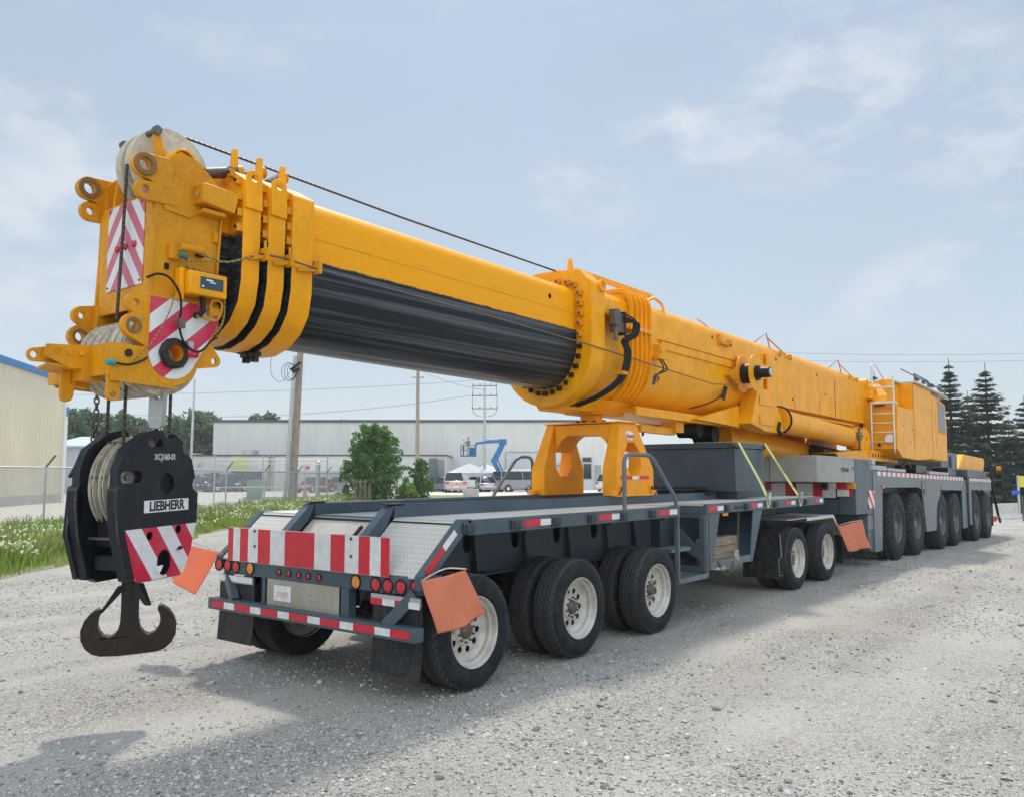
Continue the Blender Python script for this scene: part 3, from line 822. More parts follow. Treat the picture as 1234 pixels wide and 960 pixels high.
for x in (4.33, 5.10):
    m.plate(circle(x, 1.63, .045, 20, 0, .06), (0,-.6602,0), (1,0,0), (0,0,1), (0,-.02,0)); m.cyl((x,-.6805,1.63), (x,-.69,1.63), .028, None, 14, 1)
m.build('pin_boss', [MAT['saddle'], MAT['darksteel']], sd, .003)
m = MB()
x0 = 4.34
for a, b, k in ((4.33,4.62,0),(4.62,4.80,1),(4.80,5.06,0)): m.box(a, b, -.6635, -.6606, 1.745, 1.79, k)
m.build('reflector', [MAT['red'], MAT['white']], sd)
ys = -(.66-.09*(2.31-1.87)/.6)
m = MB(); m.plate(circle(4.68, 2.31, .105, 28, 0, .062), (0,ys-.001-.15*2.31,0), (1,0,0), (0,.15,1), (0,-.004,0)); lg = m.build('maker_badge', MAT['whitepaint'], sd)
text_mesh('badge_script', 'Aspen', .085, plain('red_badge_script', (.55,.02,.05), .5), sd, frame((4.68, ys-.008, 2.305), (1,0,0), (0,.15,1)), .001, .002, 1.0, .35)

# ------------------------------------------------------------------ toolbox + straps + timbers
tb = empty('toolbox', (7.9, -.2, 1.45), 'long dark grey steel toolbox strapped down on the trailer deck ahead of the saddle', 'toolbox')
m = MB(); m.box(7.20, 8.35, -.95, .62, 1.545, 2.20); m.build('body', MAT['boxgrey'], tb, .008)
m = MB(); m.box(7.175, 8.375, -.975, .645, 2.202, 2.285); m.build('lid', MAT['boxgrey'], tb, .008)
m = MB(); m.box(7.3, 7.42, -.93, .60, 1.427, 1.544); m.box(8.1, 8.22, -.93, .60, 1.5415, 1.544); m.build('skid', MAT['slate_dark'], tb, .004)
m = MB()
for y in (-.80,):
    for k in range(4): m.lathe([(-.004+0,.018),(0,.022),(.004,.018),(0,.014)], (7.168, y+(k%2)*.004, 2.23-.035*k), (1,0,0) if k % 2 else (0,1,0), 12, closed=True)
m.cyl((7.16,-.99,2.25),(7.16,-.93,2.25),.03,None,12); m.cyl((8.3,-.99,2.25),(8.3,-.93,2.25),.035,None,12)
m.build('latch', MAT['steel'], tb)
m = MB(); m.tube([(7.165,-.4,1.60),(7.165,.5,1.60)], .012, 8); m.build('bar', MAT['darksteel'], tb)
m = MB()
m.tube([PX(812,597,6.9),PX(838,596,6.9),PX(862,594,6.9)], .018, 8); m.cyl((6.9,-.42,1.585),(6.9,-.62,1.585),.035,None,10)
m.build('pry_bar', MAT['darksteel'], None); tag(bpy.context.scene.objects['pry_bar'], 'dark steel bar lying on the deck before the toolbox', 'pry bar')
text_mesh('embossed_name', 'CMB', .07, MAT['slate_light'], tb, frame((7.50, -.952, 1.60), (1,0,0), (0,0,1)), .001)
def strap(name, P, label):
    P = [Vector(p) for p in P]; r = empty(name, P[-1], label, 'strap', 'ratchet straps over the toolbox')
    m = MB()
    def band(a, b, w=.085, t=.006):
        d = (b-a).normalized(); s_ = d.cross(Vector((0,1,0))).normalized() if abs(d.y) < .9 else Vector((1,0,0)); s_ = Vector((1,0,0)) - d*d.x; s_.normalize(); n_ = d.cross(s_)
        q = []
        for p in (a, b):
            for i, j in ((-1,-1),(1,-1),(1,1),(-1,1)): q.append(p + s_*(w/2*i) + n_*(t/2*j))
        m.hexa([q[0],q[1],q[5],q[4],q[3],q[2],q[6],q[7]])
    for i in range(len(P)-1): band(P[i], P[i+1])
    m.build('webbing', MAT['strap'], r)
    k = len(P)-2; c = P[k]; d = (P[k+1]-P[k]).normalized()
    m = MB(); m.bar(c-d*.06+Vector((0,-.012,0)), c+d*.09+Vector((0,-.012,0)), .06, .022); m.cyl(c+Vector((-.04,-.02,0)), c+Vector((.04,-.02,0)), .016, None, 10); m.bar(c+d*.02+Vector((0,-.03,0)), c-d*.09+Vector((0,-.05,0)), .05, .008)
    m.build('ratchet', MAT['galv'], r, .003)
    return r
s1 = [(7.26,-.3,2.294),(7.26,-.982,2.292),tuple(PY(917.5,582.5,-1.28)),tuple(PY(925,600,-1.425)),tuple(PY(926,611,-1.43))]
strap('ratchet_strap', s1, 'yellow ratchet strap at the rear corner of the toolbox')
s2 = [(8.30,-.3,2.294),(8.32,-.982,2.292),tuple(PY(955,586,-1.28)),tuple(PY(963.5,599,-1.425)),tuple(PY(965,609,-1.43))]
r2 = strap('ratchet_strap', s2, 'yellow ratchet strap with black lettering at the front corner of the toolbox')
a, b = Vector(s2[1]), Vector(s2[2]); d = (b-a).normalized(); sv = (Vector((1,0,0))-d*d.x).normalized()
n_ = d.cross(sv); 
if n_.y > 0: n_ = -n_; 
vv = n_.cross(d)
text_mesh('lettering', 'LCM RIGGING', .05, MAT['letter_dark'], r2, frame(a+(b-a)*.52+n_*.004, d, vv), .0005, .001, .9)
for k, (w_, lab) in enumerate(((0,'bottom'),(.02,'middle'),(-.03,'top'))):
    z0 = .627+.115*k; m = MB(); m.box(5.45+w_, 6.36+w_*1.5, -1.28+w_*.5, -1.12+w_*.4, z0, z0+.108)
    m.box(5.46, 6.33, -1.09, -.93, z0, z0+.106)
    m2 = MB(); m2.box(5.42+w_, 6.42+w_*1.5, -1.30+w_*.5, -1.14+w_*.4, z0, z0+.112)
    o = m2.build('timber_block', MAT['timber'], None, .008)
    tag(o, {'bottom':'weathered timber block at the bottom of the stack in the trailer side bay','middle':'grey weathered timber block in the middle of the stack in the trailer bay','top':'brown timber block on top of the stack in the trailer side bay'}[lab], 'timber', 'timber blocks stacked in the trailer bay')
def chain(name, pts, label, r=.0055, L=.045, cat='chain', mt='steel', group=None):
    m = MB(); n = len(pts)
    P = [Vector(p) for p in pts]; tot = sum((P[i+1]-P[i]).length for i in range(n-1)); k = max(2, int(tot/(L*.72)))
    def at(s_):
        for i in range(n-1):
            l = (P[i+1]-P[i]).length
            if s_ <= l or i == n-2: return P[i] + (P[i+1]-P[i])*(s_/l), (P[i+1]-P[i]).normalized()
            s_ -= l
    for i in range(k):
        c, d = at(tot*(i+.5)/k); a = d.orthogonal().normalized(); b_ = d.cross(a)
        if i % 2: a = b_
        ring = [c + d*(L/2*math.cos(t)) + a*(L*.32*math.sin(t)) for t in [2*PI*q/12 for q in range(13)]]
        m.loft([(p, r) for p in ring], 5, caps=False)
    o = m.build(name, MAT[mt]); return tag(o, label, cat, group)
chain('hanging_chain', [PY(890,616,-1.37), PY(889,640,-1.37), PY(889.5,672,-1.38)], 'dark chain hanging at the near end of the timber bay')
chain('slack_chain', [PY(866,676,-1.42), PY(870,688,-1.42), PY(876,692,-1.42), PY(882,687,-1.42), PY(884,675,-1.42)], 'slack chain looped under the timber bay tray', .004)
for (u, v, lab) in ((888,668,'small pale rope coil hanging on the chain beside the timbers'),):
    m = MB(); c = PY(u, v, -1.40)
    for k in range(3):
        m.loft([(c + Vector((.035*math.cos(t)*(1+.1*k), .01*k-.01, .065*math.sin(t)*(1-.08*k))), .007) for t in [2*PI*i/16 for i in range(17)]], 6, caps=False)
    tag(m.build('rope_coil', MAT['nylon']), lab, 'rope')

# ------------------------------------------------------------------ orange flags
def flag(P4, rod, label, sag=.03, seed=1):
    tl, tr_, br, bl = [Vector(p) for p in P4]; r = empty('safety_flag', tl, label, 'flag', 'orange safety flags on the load')
    n = 26; V = []; nr = (tr_-tl).cross(bl-tl).normalized(); rs = random.Random(seed); ph = rs.random()*6
    for i in range(n+1):
        for j in range(n+1):
            s_, t = i/n, j/n
            p = (tl*(1-s_)+tr_*s_)*(1-t) + (bl*(1-s_)+br*s_)*t
            p += nr*(sag*math.sin(3.0*s_*PI*.7+ph+t*1.3)*(.25+t) + .016*math.sin(9*s_+4*t+ph)*(.3+t) + .014*abs(math.sin(2.6*t+3.1*s_+ph))*(1-.4*t) + .010*math.exp(-((s_-.35-.3*t)/.06)**2) - .008*math.exp(-((s_-.75+.4*t)/.05)**2)) + Vector((0,0,-.02*math.sin(PI*s_)*(t)))
            V.append(p)
    m = MB(); m.add(V, [(i*(n+1)+j, (i+1)*(n+1)+j, (i+1)*(n+1)+j+1, i*(n+1)+j+1) for i in range(n) for j in range(n)])
    o = m.build('cloth', MAT['flag'], r, ang=180); so = o.modifiers.new('thick', 'SOLIDIFY'); so.thickness = .0025
    m = MB(); m.tube([Vector(p) for p in rod], .006, 6, smooth=5); m.build('wire_rod', MAT['nylon'], r)
    return r
Q = lambda x, y: (380+x/4.365, 620+y/4.365)
P4 = [PY(*Q(563,350),-1.48), PY(*Q(795,292),-1.60), PY(*Q(906,520),-1.62), PY(*Q(645,625),-1.50)]
flag(P4, [(.06,-1.40,.99), P4[0]+Vector((0,0,.01)), P4[0].lerp(P4[1],.5)+Vector((0,0,.055)), P4[1]+Vector((0,0,.012))], 'orange mesh flag beside the near rear wheel of the trailer', .03, 3)
P4 = [PX(264,665,-.02), PX(214,652,-.10), PX(201,690,-.12), PX(235,716,-.05)]
flag(P4, [(.06,1.40,.98), P4[0]+Vector((0,0,.006)), P4[0].lerp(P4[1],.5)+Vector((0,0,.03)), P4[1]+Vector((0,0,.01))], 'orange mesh flag at the far rear corner of the trailer behind the hook block', .02, 5)
P4 = [PY(1010,634,-1.50), PY(1039,627,-1.62), PY(1048,659,-1.62), PY(1021,664,-1.50)]
flag(P4, [(10.79,-1.36,.80), P4[0]+Vector((0,0,.01)), P4[0].lerp(P4[1],.5)+Vector((0,0,.03)), P4[1]+Vector((0,0,.01))], 'orange mesh flag between the trailer fender and the first crane wheel', .03, 9)
# ================================================================== CRANE
cr = empty('mobile_crane', (13, 0, 0), 'huge yellow telescopic mobile crane with its boom laid back over the dolly trailer', 'crane')
def sect(w, zt, zk, zb, r=.14, n=22, e=1.0, rn=5):
    p = []
    for i in range(n+1):
        t = PI*i/n; p.append((w*math.cos(t), zk - (zk-zb)*abs(math.sin(t))**e))
    # left side up, over the top, back to the right side
    for i in range(rn+1):
        t = PI/2*i/rn; p.append((-w + r - r*math.cos(t), zt - r + r*math.sin(t)))
    for i in range(rn+1):
        t = PI/2*i/rn; p.append((w - r + r*math.sin(t), zt - r + r*math.cos(t)))
    return p
def hollow(m, outer, inner, x0, x1, mi=0): m.pyz(outer, x0, x1, [inner], mi)
def solid(m, P, x0, x1, mi=0): m.pyz(P, x0, x1, (), mi)
S_in = lambda d=0: sect(.46+d, 4.155+d, 3.45, 2.90-d, .17)
# ---- inner boom section with the black slide surface
m = MB(TB); solid(m, S_in(), -.54, 4.4); m.build('boom_section', MAT['boom_inner'], cr, ang=25)
m = MB(TB)
for x in (3.05,): m.cyl((x,-.455,3.93), (x,-.463,3.93), .03, None, 16)
m.build('bore', MAT['hole'], cr)
m = MB(TB); m.box(-.4,3.6,-.4625,-.4585,3.80,3.806); m.build('weld_seam', MAT['yellow_dull'], cr)
# ---- nested necks and collars at the head end
for k, (x0, x1, d) in enumerate(((-1.25,-1.0,-.10),(-1.01,-.77,-.05),(-.79,-.52,-.01))):
    m = MB(TB); solid(m, S_in(d), x0, x1); m.build('boom_neck', MAT['boom_neck'], cr, ang=25)
def collar(x0, x1, k, w=.555, zt=4.11):
    m = MB(TB)
    O = sect(w, zt, 3.30, 2.83-.012*k, .05, 9, .9, 3); I = sect(.475, 4.165-.02, 3.45, 2.895, .16, 18)
    O = [(a, b) for a, b in O]
    m.pyz(O, x0, x1, (), 1, 0)
    # near and far cheek caps with a bored ear
    for s in (-1, 1):
        y0, y1 = sorted(((w+.002)*s, (w+.022)*s))
        if k < 2:
            m.plate(hull([(x0+.075,4.10,.072),(x0+.004,3.86),(x1-.002,3.86)]), (0,y0,0), (1,0,0), (0,0,1), (0,y1-y0,0), [circle(x0+.078, 4.105, .030, 14)])
    # spine fin and raised crown
    m.pxz([(x0-.01,zt-.02),(x0+.10,zt-.02),(x0+.085,4.20),(x0+.075,4.40),(x0+.045,4.40),(x0+.03,4.22),(x0-.03,4.12)], -.335, -.285)
    m.hexa([(x0,-.53,zt-.01),(x1,-.53,zt-.01),(x1,-.1,zt-.01),(x0,-.1,zt-.01),(x0,-.36,4.20),(x1,-.36,4.20),(x1,-.1,4.21),(x0,-.1,4.21)])
    o = m.build('boom_collar', [MAT['yellow'], MAT['boom_neck']], cr, .008)
    m = MB(TB)        # slide pad studs round the mouth
    for (y, z) in ((-.49,4.08),(-.515,3.95),(-.52,3.82),(-.52,3.70),(-.40,4.16)):
        m.box(x0-.045, x0-.001, y-.022, y+.022, z-.03, z+.03); m.cyl((x0-.05,y-.01,z), (x0-.06,y-.01,z), .016, None, 6, 1)
    for (y, z) in (((-.10,2.84),(.02,2.84)) if k == 2 else ()):
        m.box(x0-.03, x0+.03, y-.05, y+.05, z-.055, z-.02, 1); m.cyl((x0,y,z-.10), (x0,y,z-.05), .035, None, 8, 1)
    m.build('slide_pad', [MAT['yellow_dull'], MAT['darksteel']], o, .003)
    m = MB(TB)        # rope guide bracket on the near side
    m.bar((x0+.05,-w-.01,3.47), (x1+.02,-w-.06,3.50), .03, .035); m.box(x1-.01, x1+.02, -w-.10, -w-.02, 3.46, 3.56)
    m.tube([(x1+.005,-w-.06,3.56),(x1+.005,-w-.06,3.62)], .012, 6); m.build('rope_guide', MAT['yellow_dull'], o, .002)
    return o
for k, (x0, x1) in enumerate(((-1.17,-1.01),(-.935,-.775),(-.705,-.49))): collar(x0, x1, k)
# red tipped stop rods between the necks
m = MB(TB)
for (xa, xb, y, z) in ((-1.36,-1.07,-.30,4.13),(-1.0,-.80,-.22,4.22),(-.72,-.58,-.22,4.24)):
    m.cyl((xa,y,z), (xb,y,z+.10), .046, None, 18)
m.build('stop_rod', MAT['steel'], cr)
m = MB(TB)
for (x, y, z) in ((-1.07,-.30,4.235),(-.80,-.22,4.325),(-.58,-.22,4.345)): m.cyl((x-.02,y,z-.01), (x+.03,y,z+.005), .052, None, 16)
m.build('rod_cap', MAT['yellow_dull'], cr, .004)

# ---- outer boom section and its collar
m = MB(TB); solid(m, sect(.60, 4.235, 3.38, 2.74, .24, 26), 5.0, 17.2); m.build('boom_section', MAT['yellow'], cr, ang=25)
m = MB(TB); solid(m, sect(.585, 4.20, 3.40, 2.74, .20, 26), 3.75, 5.05); m.build('boom_neck', MAT['yellow'], cr, ang=25)
m = MB(TB)
O = sect(.68, 4.26, 3.38, 2.69, .12, 18, 1, 3); solid(m, O, 3.62, 3.92)
m.pyz([(-.62,4.22),(-.50,4.36),(-.15,4.40),(.15,4.40),(.50,4.36),(.62,4.22)], 3.63, 3.90)
m.pxz([(3.60,4.2),(3.80,4.2),(3.74,4.42),(3.71,4.54),(3.685,4.54),(3.67,4.42)], -.335, -.285)
m.plate(circle(3.83, 4.17, .075, 18), (0,-.682,0), (1,0,0), (0,0,1), (0,-.03,0), [circle(3.83, 4.17, .035, 14)])
m.pxz([(3.80,3.98),(3.92,3.98),(4.55,3.80),(4.55,3.74),(3.92,3.86),(3.80,3.86)], -.66, -.60)
cl = m.build('boom_collar', MAT['yellow'], cr, .01)
m = MB(TB)
for i in range(15):
    t = PI*(.01+.98*i/14); y, z = .515*math.cos(t), 3.42-.57*math.sin(t)
    j_ = .022+.012*((i*7)%5)/4; m.box(3.58-.01*(i%2), 3.619, y-j_, y+j_, z-.03, z+.03); m.cyl((3.57,y,z), (3.555,y,z), .014, None, 6)
m.build('slide_pad', MAT['darksteel'], cl, .006)
m = MB(TB)
for (y, z) in ((-.52,3.55),(-.53,3.68),(-.54,3.80),(-.53,3.93),(-.52,4.06),(-.44,4.17),(-.34,4.21),(-.2,4.24),(0,4.25),(.2,4.24)):
    m.box(3.555, 3.619, y-.03, y+.03, z-.035, z+.035); m.cyl((3.553,y,z), (3.535,y,z), .020, None, 8, 1)
m.build('slide_pad', [MAT['yellow_dull'], MAT['steel']], cl, .006)
m = MB(TB)       # lifting shoe beneath the collar
m.pyz([(-.42,2.90),(-.24,2.66),(.24,2.66),(.42,2.90)], 3.80, 4.35); m.pyz([(-.38,2.82),(-.22,2.645),(.22,2.645),(.38,2.82)], 4.35, 5.1)
m.build('boom_foot', MAT['yellow'], cr, .01)
m = MB(TB)       # four thin hoops
for i in range(5):
    x = 4.60+.125*i; O = sect(.675, 4.31, 3.38, 2.70, .22, 22); I = sect(.60, 4.24, 3.38, 2.745, .22, 22); m.pyz(O, x, x+.022, [I])
m.box(4.55, 5.14, -.685, -.60, 3.74, 3.79); 
m.pyz(sect(.63, 4.27, 3.38, 2.725, .22, 22), 4.60, 5.12)
m.build('boom_hoop', MAT['yellow'], cr, .003)
m = MB(TB)
for i in range(3): m.cyl((4.78+.13*i,-.687,3.765), (4.78+.13*i,-.70,3.765), .018, None, 8)
m.build('bolt', MAT['alu'], cr)
# side rails and covers along the outer section
m = MB(TB); m.box(5.15, 8.0, -.635, -.595, 3.72, 3.80); m.box(5.15, 5.32, -.66, -.60, 3.45, 3.80); m.box(5.5, 8.0, -.625, -.598, 3.60, 3.715)
m.box(8.05, 15.6, -.645, -.58, 3.55, 3.80)
m.build('side_rail', MAT['yellow'], cr, .006)
m = MB(TB); m.box(9.3, 15.2, -.665, -.62, 3.12, 4.02); m.pxz([(15.2,3.12),(15.2,4.02),(15.45,3.95),(15.45,3.5)], -.663, -.62)
cv = m.build('side_cover', MAT['yellow'], cr, .006)
m = MB(TB)
for x in (10.6, 12.0, 13.4): m.box(x, x+.012, -.6665, -.6655, 3.14, 3.40)
m.box(13.0, 13.02, -.668, -.664, 3.14, 3.9)
for (x, z) in ((7.05,3.98),(9.7,3.95),(11.9,3.9),(10.5,3.3),(12.4,3.55)): m.cyl((x,-.667,z), (x,-.672,z), .025, None, 10)
m.build('seam', MAT['hole'], cv)
m = MB(TB); m.box(5.0, 8.6, -.46, .46, 2.70, 2.76); m.box(5.0, 8.6, -.50, -.44, 2.66, 2.78); m.build('belly_plate', MAT['yellow'], cr, .005)
# jib arm stub pointing back over the trailer
m = MB(TB); m.box(5.42, 6.45, -.34, -.24, 2.46, 2.56); m.box(6.35, 6.60, -.40, -.14, 2.50, 2.66); m.build('arm_stub', MAT['yellow'], cr, .005)
m = MB(TB); m.cyl((5.55,-.29,2.46), (5.55,-.29,2.41), .018, None, 8); m.cyl((6.6,-.29,2.55), (6.66,-.29,2.55), .03, None, 8); m.build('arm_pin', MAT['darksteel'], cr)
# top handrail on the boom
m = MB(TB); m.bar((3.95,-.22,4.45), (5.95,-.22,4.47), .05, .07); m.bar((5.9,-.22,4.47), (5.2,-.10,4.38), .05, .05, mi=1); m.box(3.9, 3.98, -.25, -.19, 4.30, 4.47)
m.build('boom_stay', [MAT['yellow'], MAT['darksteel']], cr, .006)
m = MB(TB); m.tube(arc3([(5.75,-.55,4.05),(5.80,-.48,4.30),(5.66,-.42,4.38),(5.50,-.30,4.26)], .05), .022, 8); m.build('grab_hook', MAT['yellow'], cr)
def wirehoop(x, mt):
    m = MB(TB); m.tube([(x-.30,-.25,4.235),(x,-.42,4.48),(x,-.5,4.12)], .014, 6); o = m.build('guide_hoop', mt, cr)
    m = MB(TB); m.tube([(x,-.43,4.40),(x+.45,-.60,4.12),(x+.42,-.66,4.06)], .014, 6); m.box(x+.40, x+.62, -.66, -.60, 4.03, 4.07); m.box(x+.58, x+.62, -.66, -.60, 4.03, 4.13); m.box(x+.12,x+.2,-.64,-.60,4.05,4.14)
    m.build('hook_plate', MAT['yellow_dull'], cr)
redpaint = plain('faded_red_paint', (.42,.10,.05), .5)
wirehoop(9.9, redpaint); wirehoop(14.1, redpaint)
m = MB(TB); m.tube([(7.1,-.40,4.30),(7.45,-.55,4.12)], .010, 6); m.tube([(7.45,-.55,4.12),(7.5,-.62,4.0)], .012, 6); m.box(7.45, 7.8, -.66, -.60, 3.93, 3.97); m.box(7.74, 7.80, -.66, -.60, 3.93, 4.03); m.box(7.38,7.42,-.64,-.60,3.92,4.08); m.build('hook_plate', MAT['yellow_dull'], cr)
# hydraulic valve, hoses, sensor cluster on the collar's near side
m = MB(TB); m.box(4.02, 4.22, -.78, -.68, 3.62, 3.86); m.box(3.98, 4.10, -.80, -.70, 3.70, 3.90); m.cyl((4.0,-.79,3.62), (4.0,-.79,3.50), .03, None, 10); m.box(4.21, 4.26, -.79, -.66, 3.60, 3.90, 1)
m.build('valve_block', [MAT['steel'], MAT['darksteel']], cr, .006)
m = MB(TB)
for k in range(4):
    o_ = .045*k
    m.tube([(4.20,-.79,3.82-.02*k),(4.34+o_,-.84,3.78),(4.33+o_,-.82,3.62),(4.16+o_,-.78,3.52),(4.27+o_,-.76,3.40),(4.26+o_,-.72,3.15),(4.12+o_,-.66,2.98),(3.95+o_,-.50,2.82),(3.80+o_,-.25,2.70)], .014, 6, smooth=5)
m.tube([(4.22,-.80,3.86),(4.40,-.84,3.80),(4.38,-.84,3.66),(4.2,-.8,3.58)], .012, 6, smooth=6)
m.build('hydraulic_hose', MAT['black'], cr)
m = MB(TB); m.box(4.14, 4.28, -.80, -.64, 3.10, 3.14); m.box(4.36,4.46,-.69,-.68,3.15,3.30,1); m.build('hose_clip', [MAT['yellow_dull'], MAT['galv']], cr)
m = MB(TB); m.box(5.20, 5.38, -.76, -.64, 3.42, 3.62); m.cyl((5.22,-.77,3.52), (5.22,-.79,3.52), .03, None, 10); m.build('junction_box', MAT['yellow'], cr, .008)
m = MB(TB)
for k in range(2): m.tube([(5.25+.08*k,-.72,3.42),(5.30+.10*k,-.76,3.30),(5.20+.05*k,-.77,3.24),(5.12,-.76,3.20)], .011, 6, smooth=5)
m.build('cable', MAT['black'], cr)
m = MB(TB); m.lathe([(-.01,.05),(.01,.05),(.01,.038),(-.01,.038)], (5.08,-.76,3.14), (.4,1,.2), 16, closed=True); m.bar((5.0,-.76,3.05),(5.1,-.76,3.2),.04,.02); m.build('rope_eye', MAT['steel'], cr)
# rope reel on the side
m = MB(TB)
for y in (-.70, -.92): m.lathe([(0,.0),(0,.295),(.004,.30),(.010,.30),(.014,.295),(.014,0)], (8.12,y,3.52), (0,-1,0), 40)
m.build('reel_flange', MAT['yellow'], cr)
m = MB(TB); m.cyl((8.12,-.60,3.52), (8.12,-.90,3.52), .16, None, 32); m.cyl((8.12,-.915,3.52), (8.12,-.98,3.52), .12, None, 24); m.cyl((8.12,-.98,3.52), (8.12,-1.16,3.52), .085, None, 20); m.cyl((8.12,-1.16,3.52), (8.12,-1.175,3.52), .06, None, 16, 1)
m.build('reel_drum', [MAT['black'], MAT['alu']], cr, .004)
m = MB(TB); m.pxz([(7.62,3.45),(7.95,3.62),(7.95,3.30)], -.70, -.60); m.build('reel_bracket', MAT['yellow_dull'], cr, .004)
m = MB(TB); m.tube([(7.62,-.61,3.28),(7.55,-.61,3.15),(7.1,-.59,2.98),(6.6,-.5,2.86)], .012, 6, smooth=4); m.pxz([(7.46,3.08),(7.62,3.28),(7.70,3.27),(7.58,3.05)], -.625, -.61); m.build('cable', MAT['black'], cr)
# lift cylinder mount and cylinders
m = MB(TB)
for s in (-1, 1):
    y0, y1 = sorted((.56*s, .82*s))
    m.pxz([(8.15,2.72),(8.45,3.32),(9.15,3.32),(9.25,3.10),(9.55,2.85),(9.55,2.62),(8.75,2.62)], y0, y1)
    m.pxz([(6.6,2.70),(8.2,3.02),(8.2,2.66)], *sorted((.50*s,.60*s)))
    m.box(8.5, 9.12, *sorted((.825*s,.835*s)), 3.05, 3.20); m.box(8.5, 9.12, *sorted((.825*s,.835*s)), 2.72, 2.88)
m.build('cylinder_mount', MAT['yellow'], cr, .01)
for s in (-1, 1):
    m = MB(TB); m.cyl((9.60,.72*s,2.86), (14.0,.72*s,2.74), .205, None, 32); m.cyl((9.55,.72*s,2.86), (9.62,.72*s,2.86), .225, None, 32); m.box(9.9, 13.9, .72*s-.05, .72*s+.05, 3.03-.03, 3.06-.03)
    m.build('lift_cylinder', MAT['yellow'], cr, .004)
    m = MB(TB); m.loft([(Vector((9.60,.72*s,2.86)) + Vector((.0,.235*math.cos(t),.235*math.sin(t))), .022) for t in [2*PI*i/32 for i in range(33)]], 6, caps=False)
    m.tube([(9.35,.84*s,2.80),(9.25,.86*s,2.66),(9.4,.86*s,2.60),(9.6,.8*s,2.62)], .03, 8, smooth=4); m.build('hydraulic_hose', MAT['black'], cr)
    m = MB(TB); m.pxz([(13.9,2.50),(13.9,2.98),(14.5,2.98),(14.85,2.85),(14.85,2.58),(14.6,2.50)], *sorted((.60*s,.86*s)), [circle(14.55,2.74,.07,8)]); m.build('cylinder_eye', MAT['yellow'], cr, .01)
    m = MB(TB); m.box(13.55, 13.75, *sorted((.90*s,.98*s)), 2.70, 2.85); m.tube([(13.5,.95*s,2.78),(13.9,.95*s,2.78)], .02, 6); m.tube([(13.65,.95*s,2.95),(13.65,.95*s,2.45)], .025, 8); m.tube([(13.60,.95*s,2.92),(13.9,.95*s,2.95)], .015, 6); m.build('tap', MAT['steel'], cr)
m = MB(TB); m.cyl((8.6,0,2.50), (13.0,0,2.30), .30, None, 28); m.build('luffing_cylinder', MAT['yellow'], cr)
m = MB(TB); m.cyl((7.6,.18,2.62), (7.6,-.18,2.62), .14, None, 20); m.cyl((8.2,.18,2.56), (8.2,-.18,2.56), .16, None, 20); m.build('idler_wheel', MAT['black'], cr, .01)

# ---- boom head (drawn where it stands, world axes)
H = MB()
hf = -.415
H.box(-1.755, -1.24, -.40, .37, 3.10, 3.80)
H.pxz([(-1.77,3.80),(-1.775,3.45),(-1.79,3.10),(-1.24,3.10),(-1.24,3.84),(-1.45,3.80)], hf, -.40); H.pxz([(-1.77,3.80),(-1.775,3.45),(-1.79,3.10),(-1.24,3.10),(-1.24,3.84)], .37, .40)
H.box(-1.775, -1.757, -.399, .369, 3.02, 3.82)
H.box(-1.77, -1.24, -.39, .36, 3.802, 3.86)
head = H.build('boom_head', MAT['yellow_dull'], cr, .012)
def hp(name, mb, mt, bev=.005, par=None): return mb.build(name, mt, par or cr, bev)
# upper cheeks: lug ears plus sheave axle housing
m = MB()
for s in (-1, 1):
    yo, yi = .435*s, .385*s
    y0, y1 = sorted((yo, yi))
    ear1, ear2 = circle(-1.865, 4.026, .045, 18), circle(-1.85, 3.847, .032, 18)
    m.pxz(hull([(-1.865,4.026,.088),(-1.70,4.06,.06),(-1.70,3.93,.04)]), y0, y1, [ear1])
    m.pxz(hull([(-1.85,3.847,.075),(-1.60,3.90,.05),(-1.62,3.82,.04)]), y0+.002, y1+.002, [ear2])
    y0, y1 = sorted((.415*s, .345*s))
    m.pxz([(-1.74,3.80),(-1.76,4.05),(-1.68,4.13),(-1.58,4.21),(-1.42,4.17),(-1.27,4.04),(-1.24,3.80)], y0, y1)
    y0, y1 = sorted((.428*s, .40*s)); m.pxz([(-1.72,3.96),(-1.44,3.90),(-1.30,3.96),(-1.38,3.80),(-1.5,3.72),(-1.70,3.74)], y0, y1)
m.build('head_cheek', MAT['yellow_dull'], cr, .006)
m = MB()
for s in (-1, 1):
    for (x, z, r) in ((-1.865,4.026,.083),(-1.85,3.847,.0)):
        if r: m.lathe([(-.012,.048),(-.012,r),(.072,r),(.072,.048)], (x,.445*s,z), (0,-s,0), 26, closed=True)
m.build('lug_bush', MAT['rust'], cr, .003)
m = MB(); m.lathe([(0,.080),(0,.098),(.13,.098),(.13,.080)], (-1.545,-.28,4.145), (0,-1,0), 30, closed=True)
m.build('axle_housing', MAT['yellow'], cr, .003)
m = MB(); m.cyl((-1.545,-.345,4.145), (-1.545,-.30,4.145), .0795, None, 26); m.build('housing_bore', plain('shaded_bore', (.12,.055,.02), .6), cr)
# top sheave with rope guard
def sheave(m, c, R, w, hub=.09, n=64, spokes=False):
    m.lathe([(-w/2,hub),(-w/2,R*.80),(-w/2*1.0,R),(-w/2*.75,R),(-w*.10,R*.88),(w*.10,R*.88),(w/2*.75,R),(w/2,R),(w/2,R*.80),(w/2,hub)], c, (0,1,0), n)
m = MB(); sheave(m, (-1.49,-.08,4.155), .325, .075); sheave(m, (-1.49,.06,4.155), .325, .075); m.build('top_sheave', MAT['nylon'], cr)
m = MB(); m.cyl((-1.49,-.33,4.155), (-1.49,.33,4.155), .088, None, 24); m.build('sheave_pin', MAT['yellow_dull'], cr)
m = MB()
m.pxz([(-1.70,4.40),(-1.655,4.40),(-1.56,4.10),(-1.66,4.02)], -.235, -.205); m.pxz([(-1.70,4.40),(-1.655,4.40),(-1.60,3.85),(-1.76,3.85)], .205, .235)
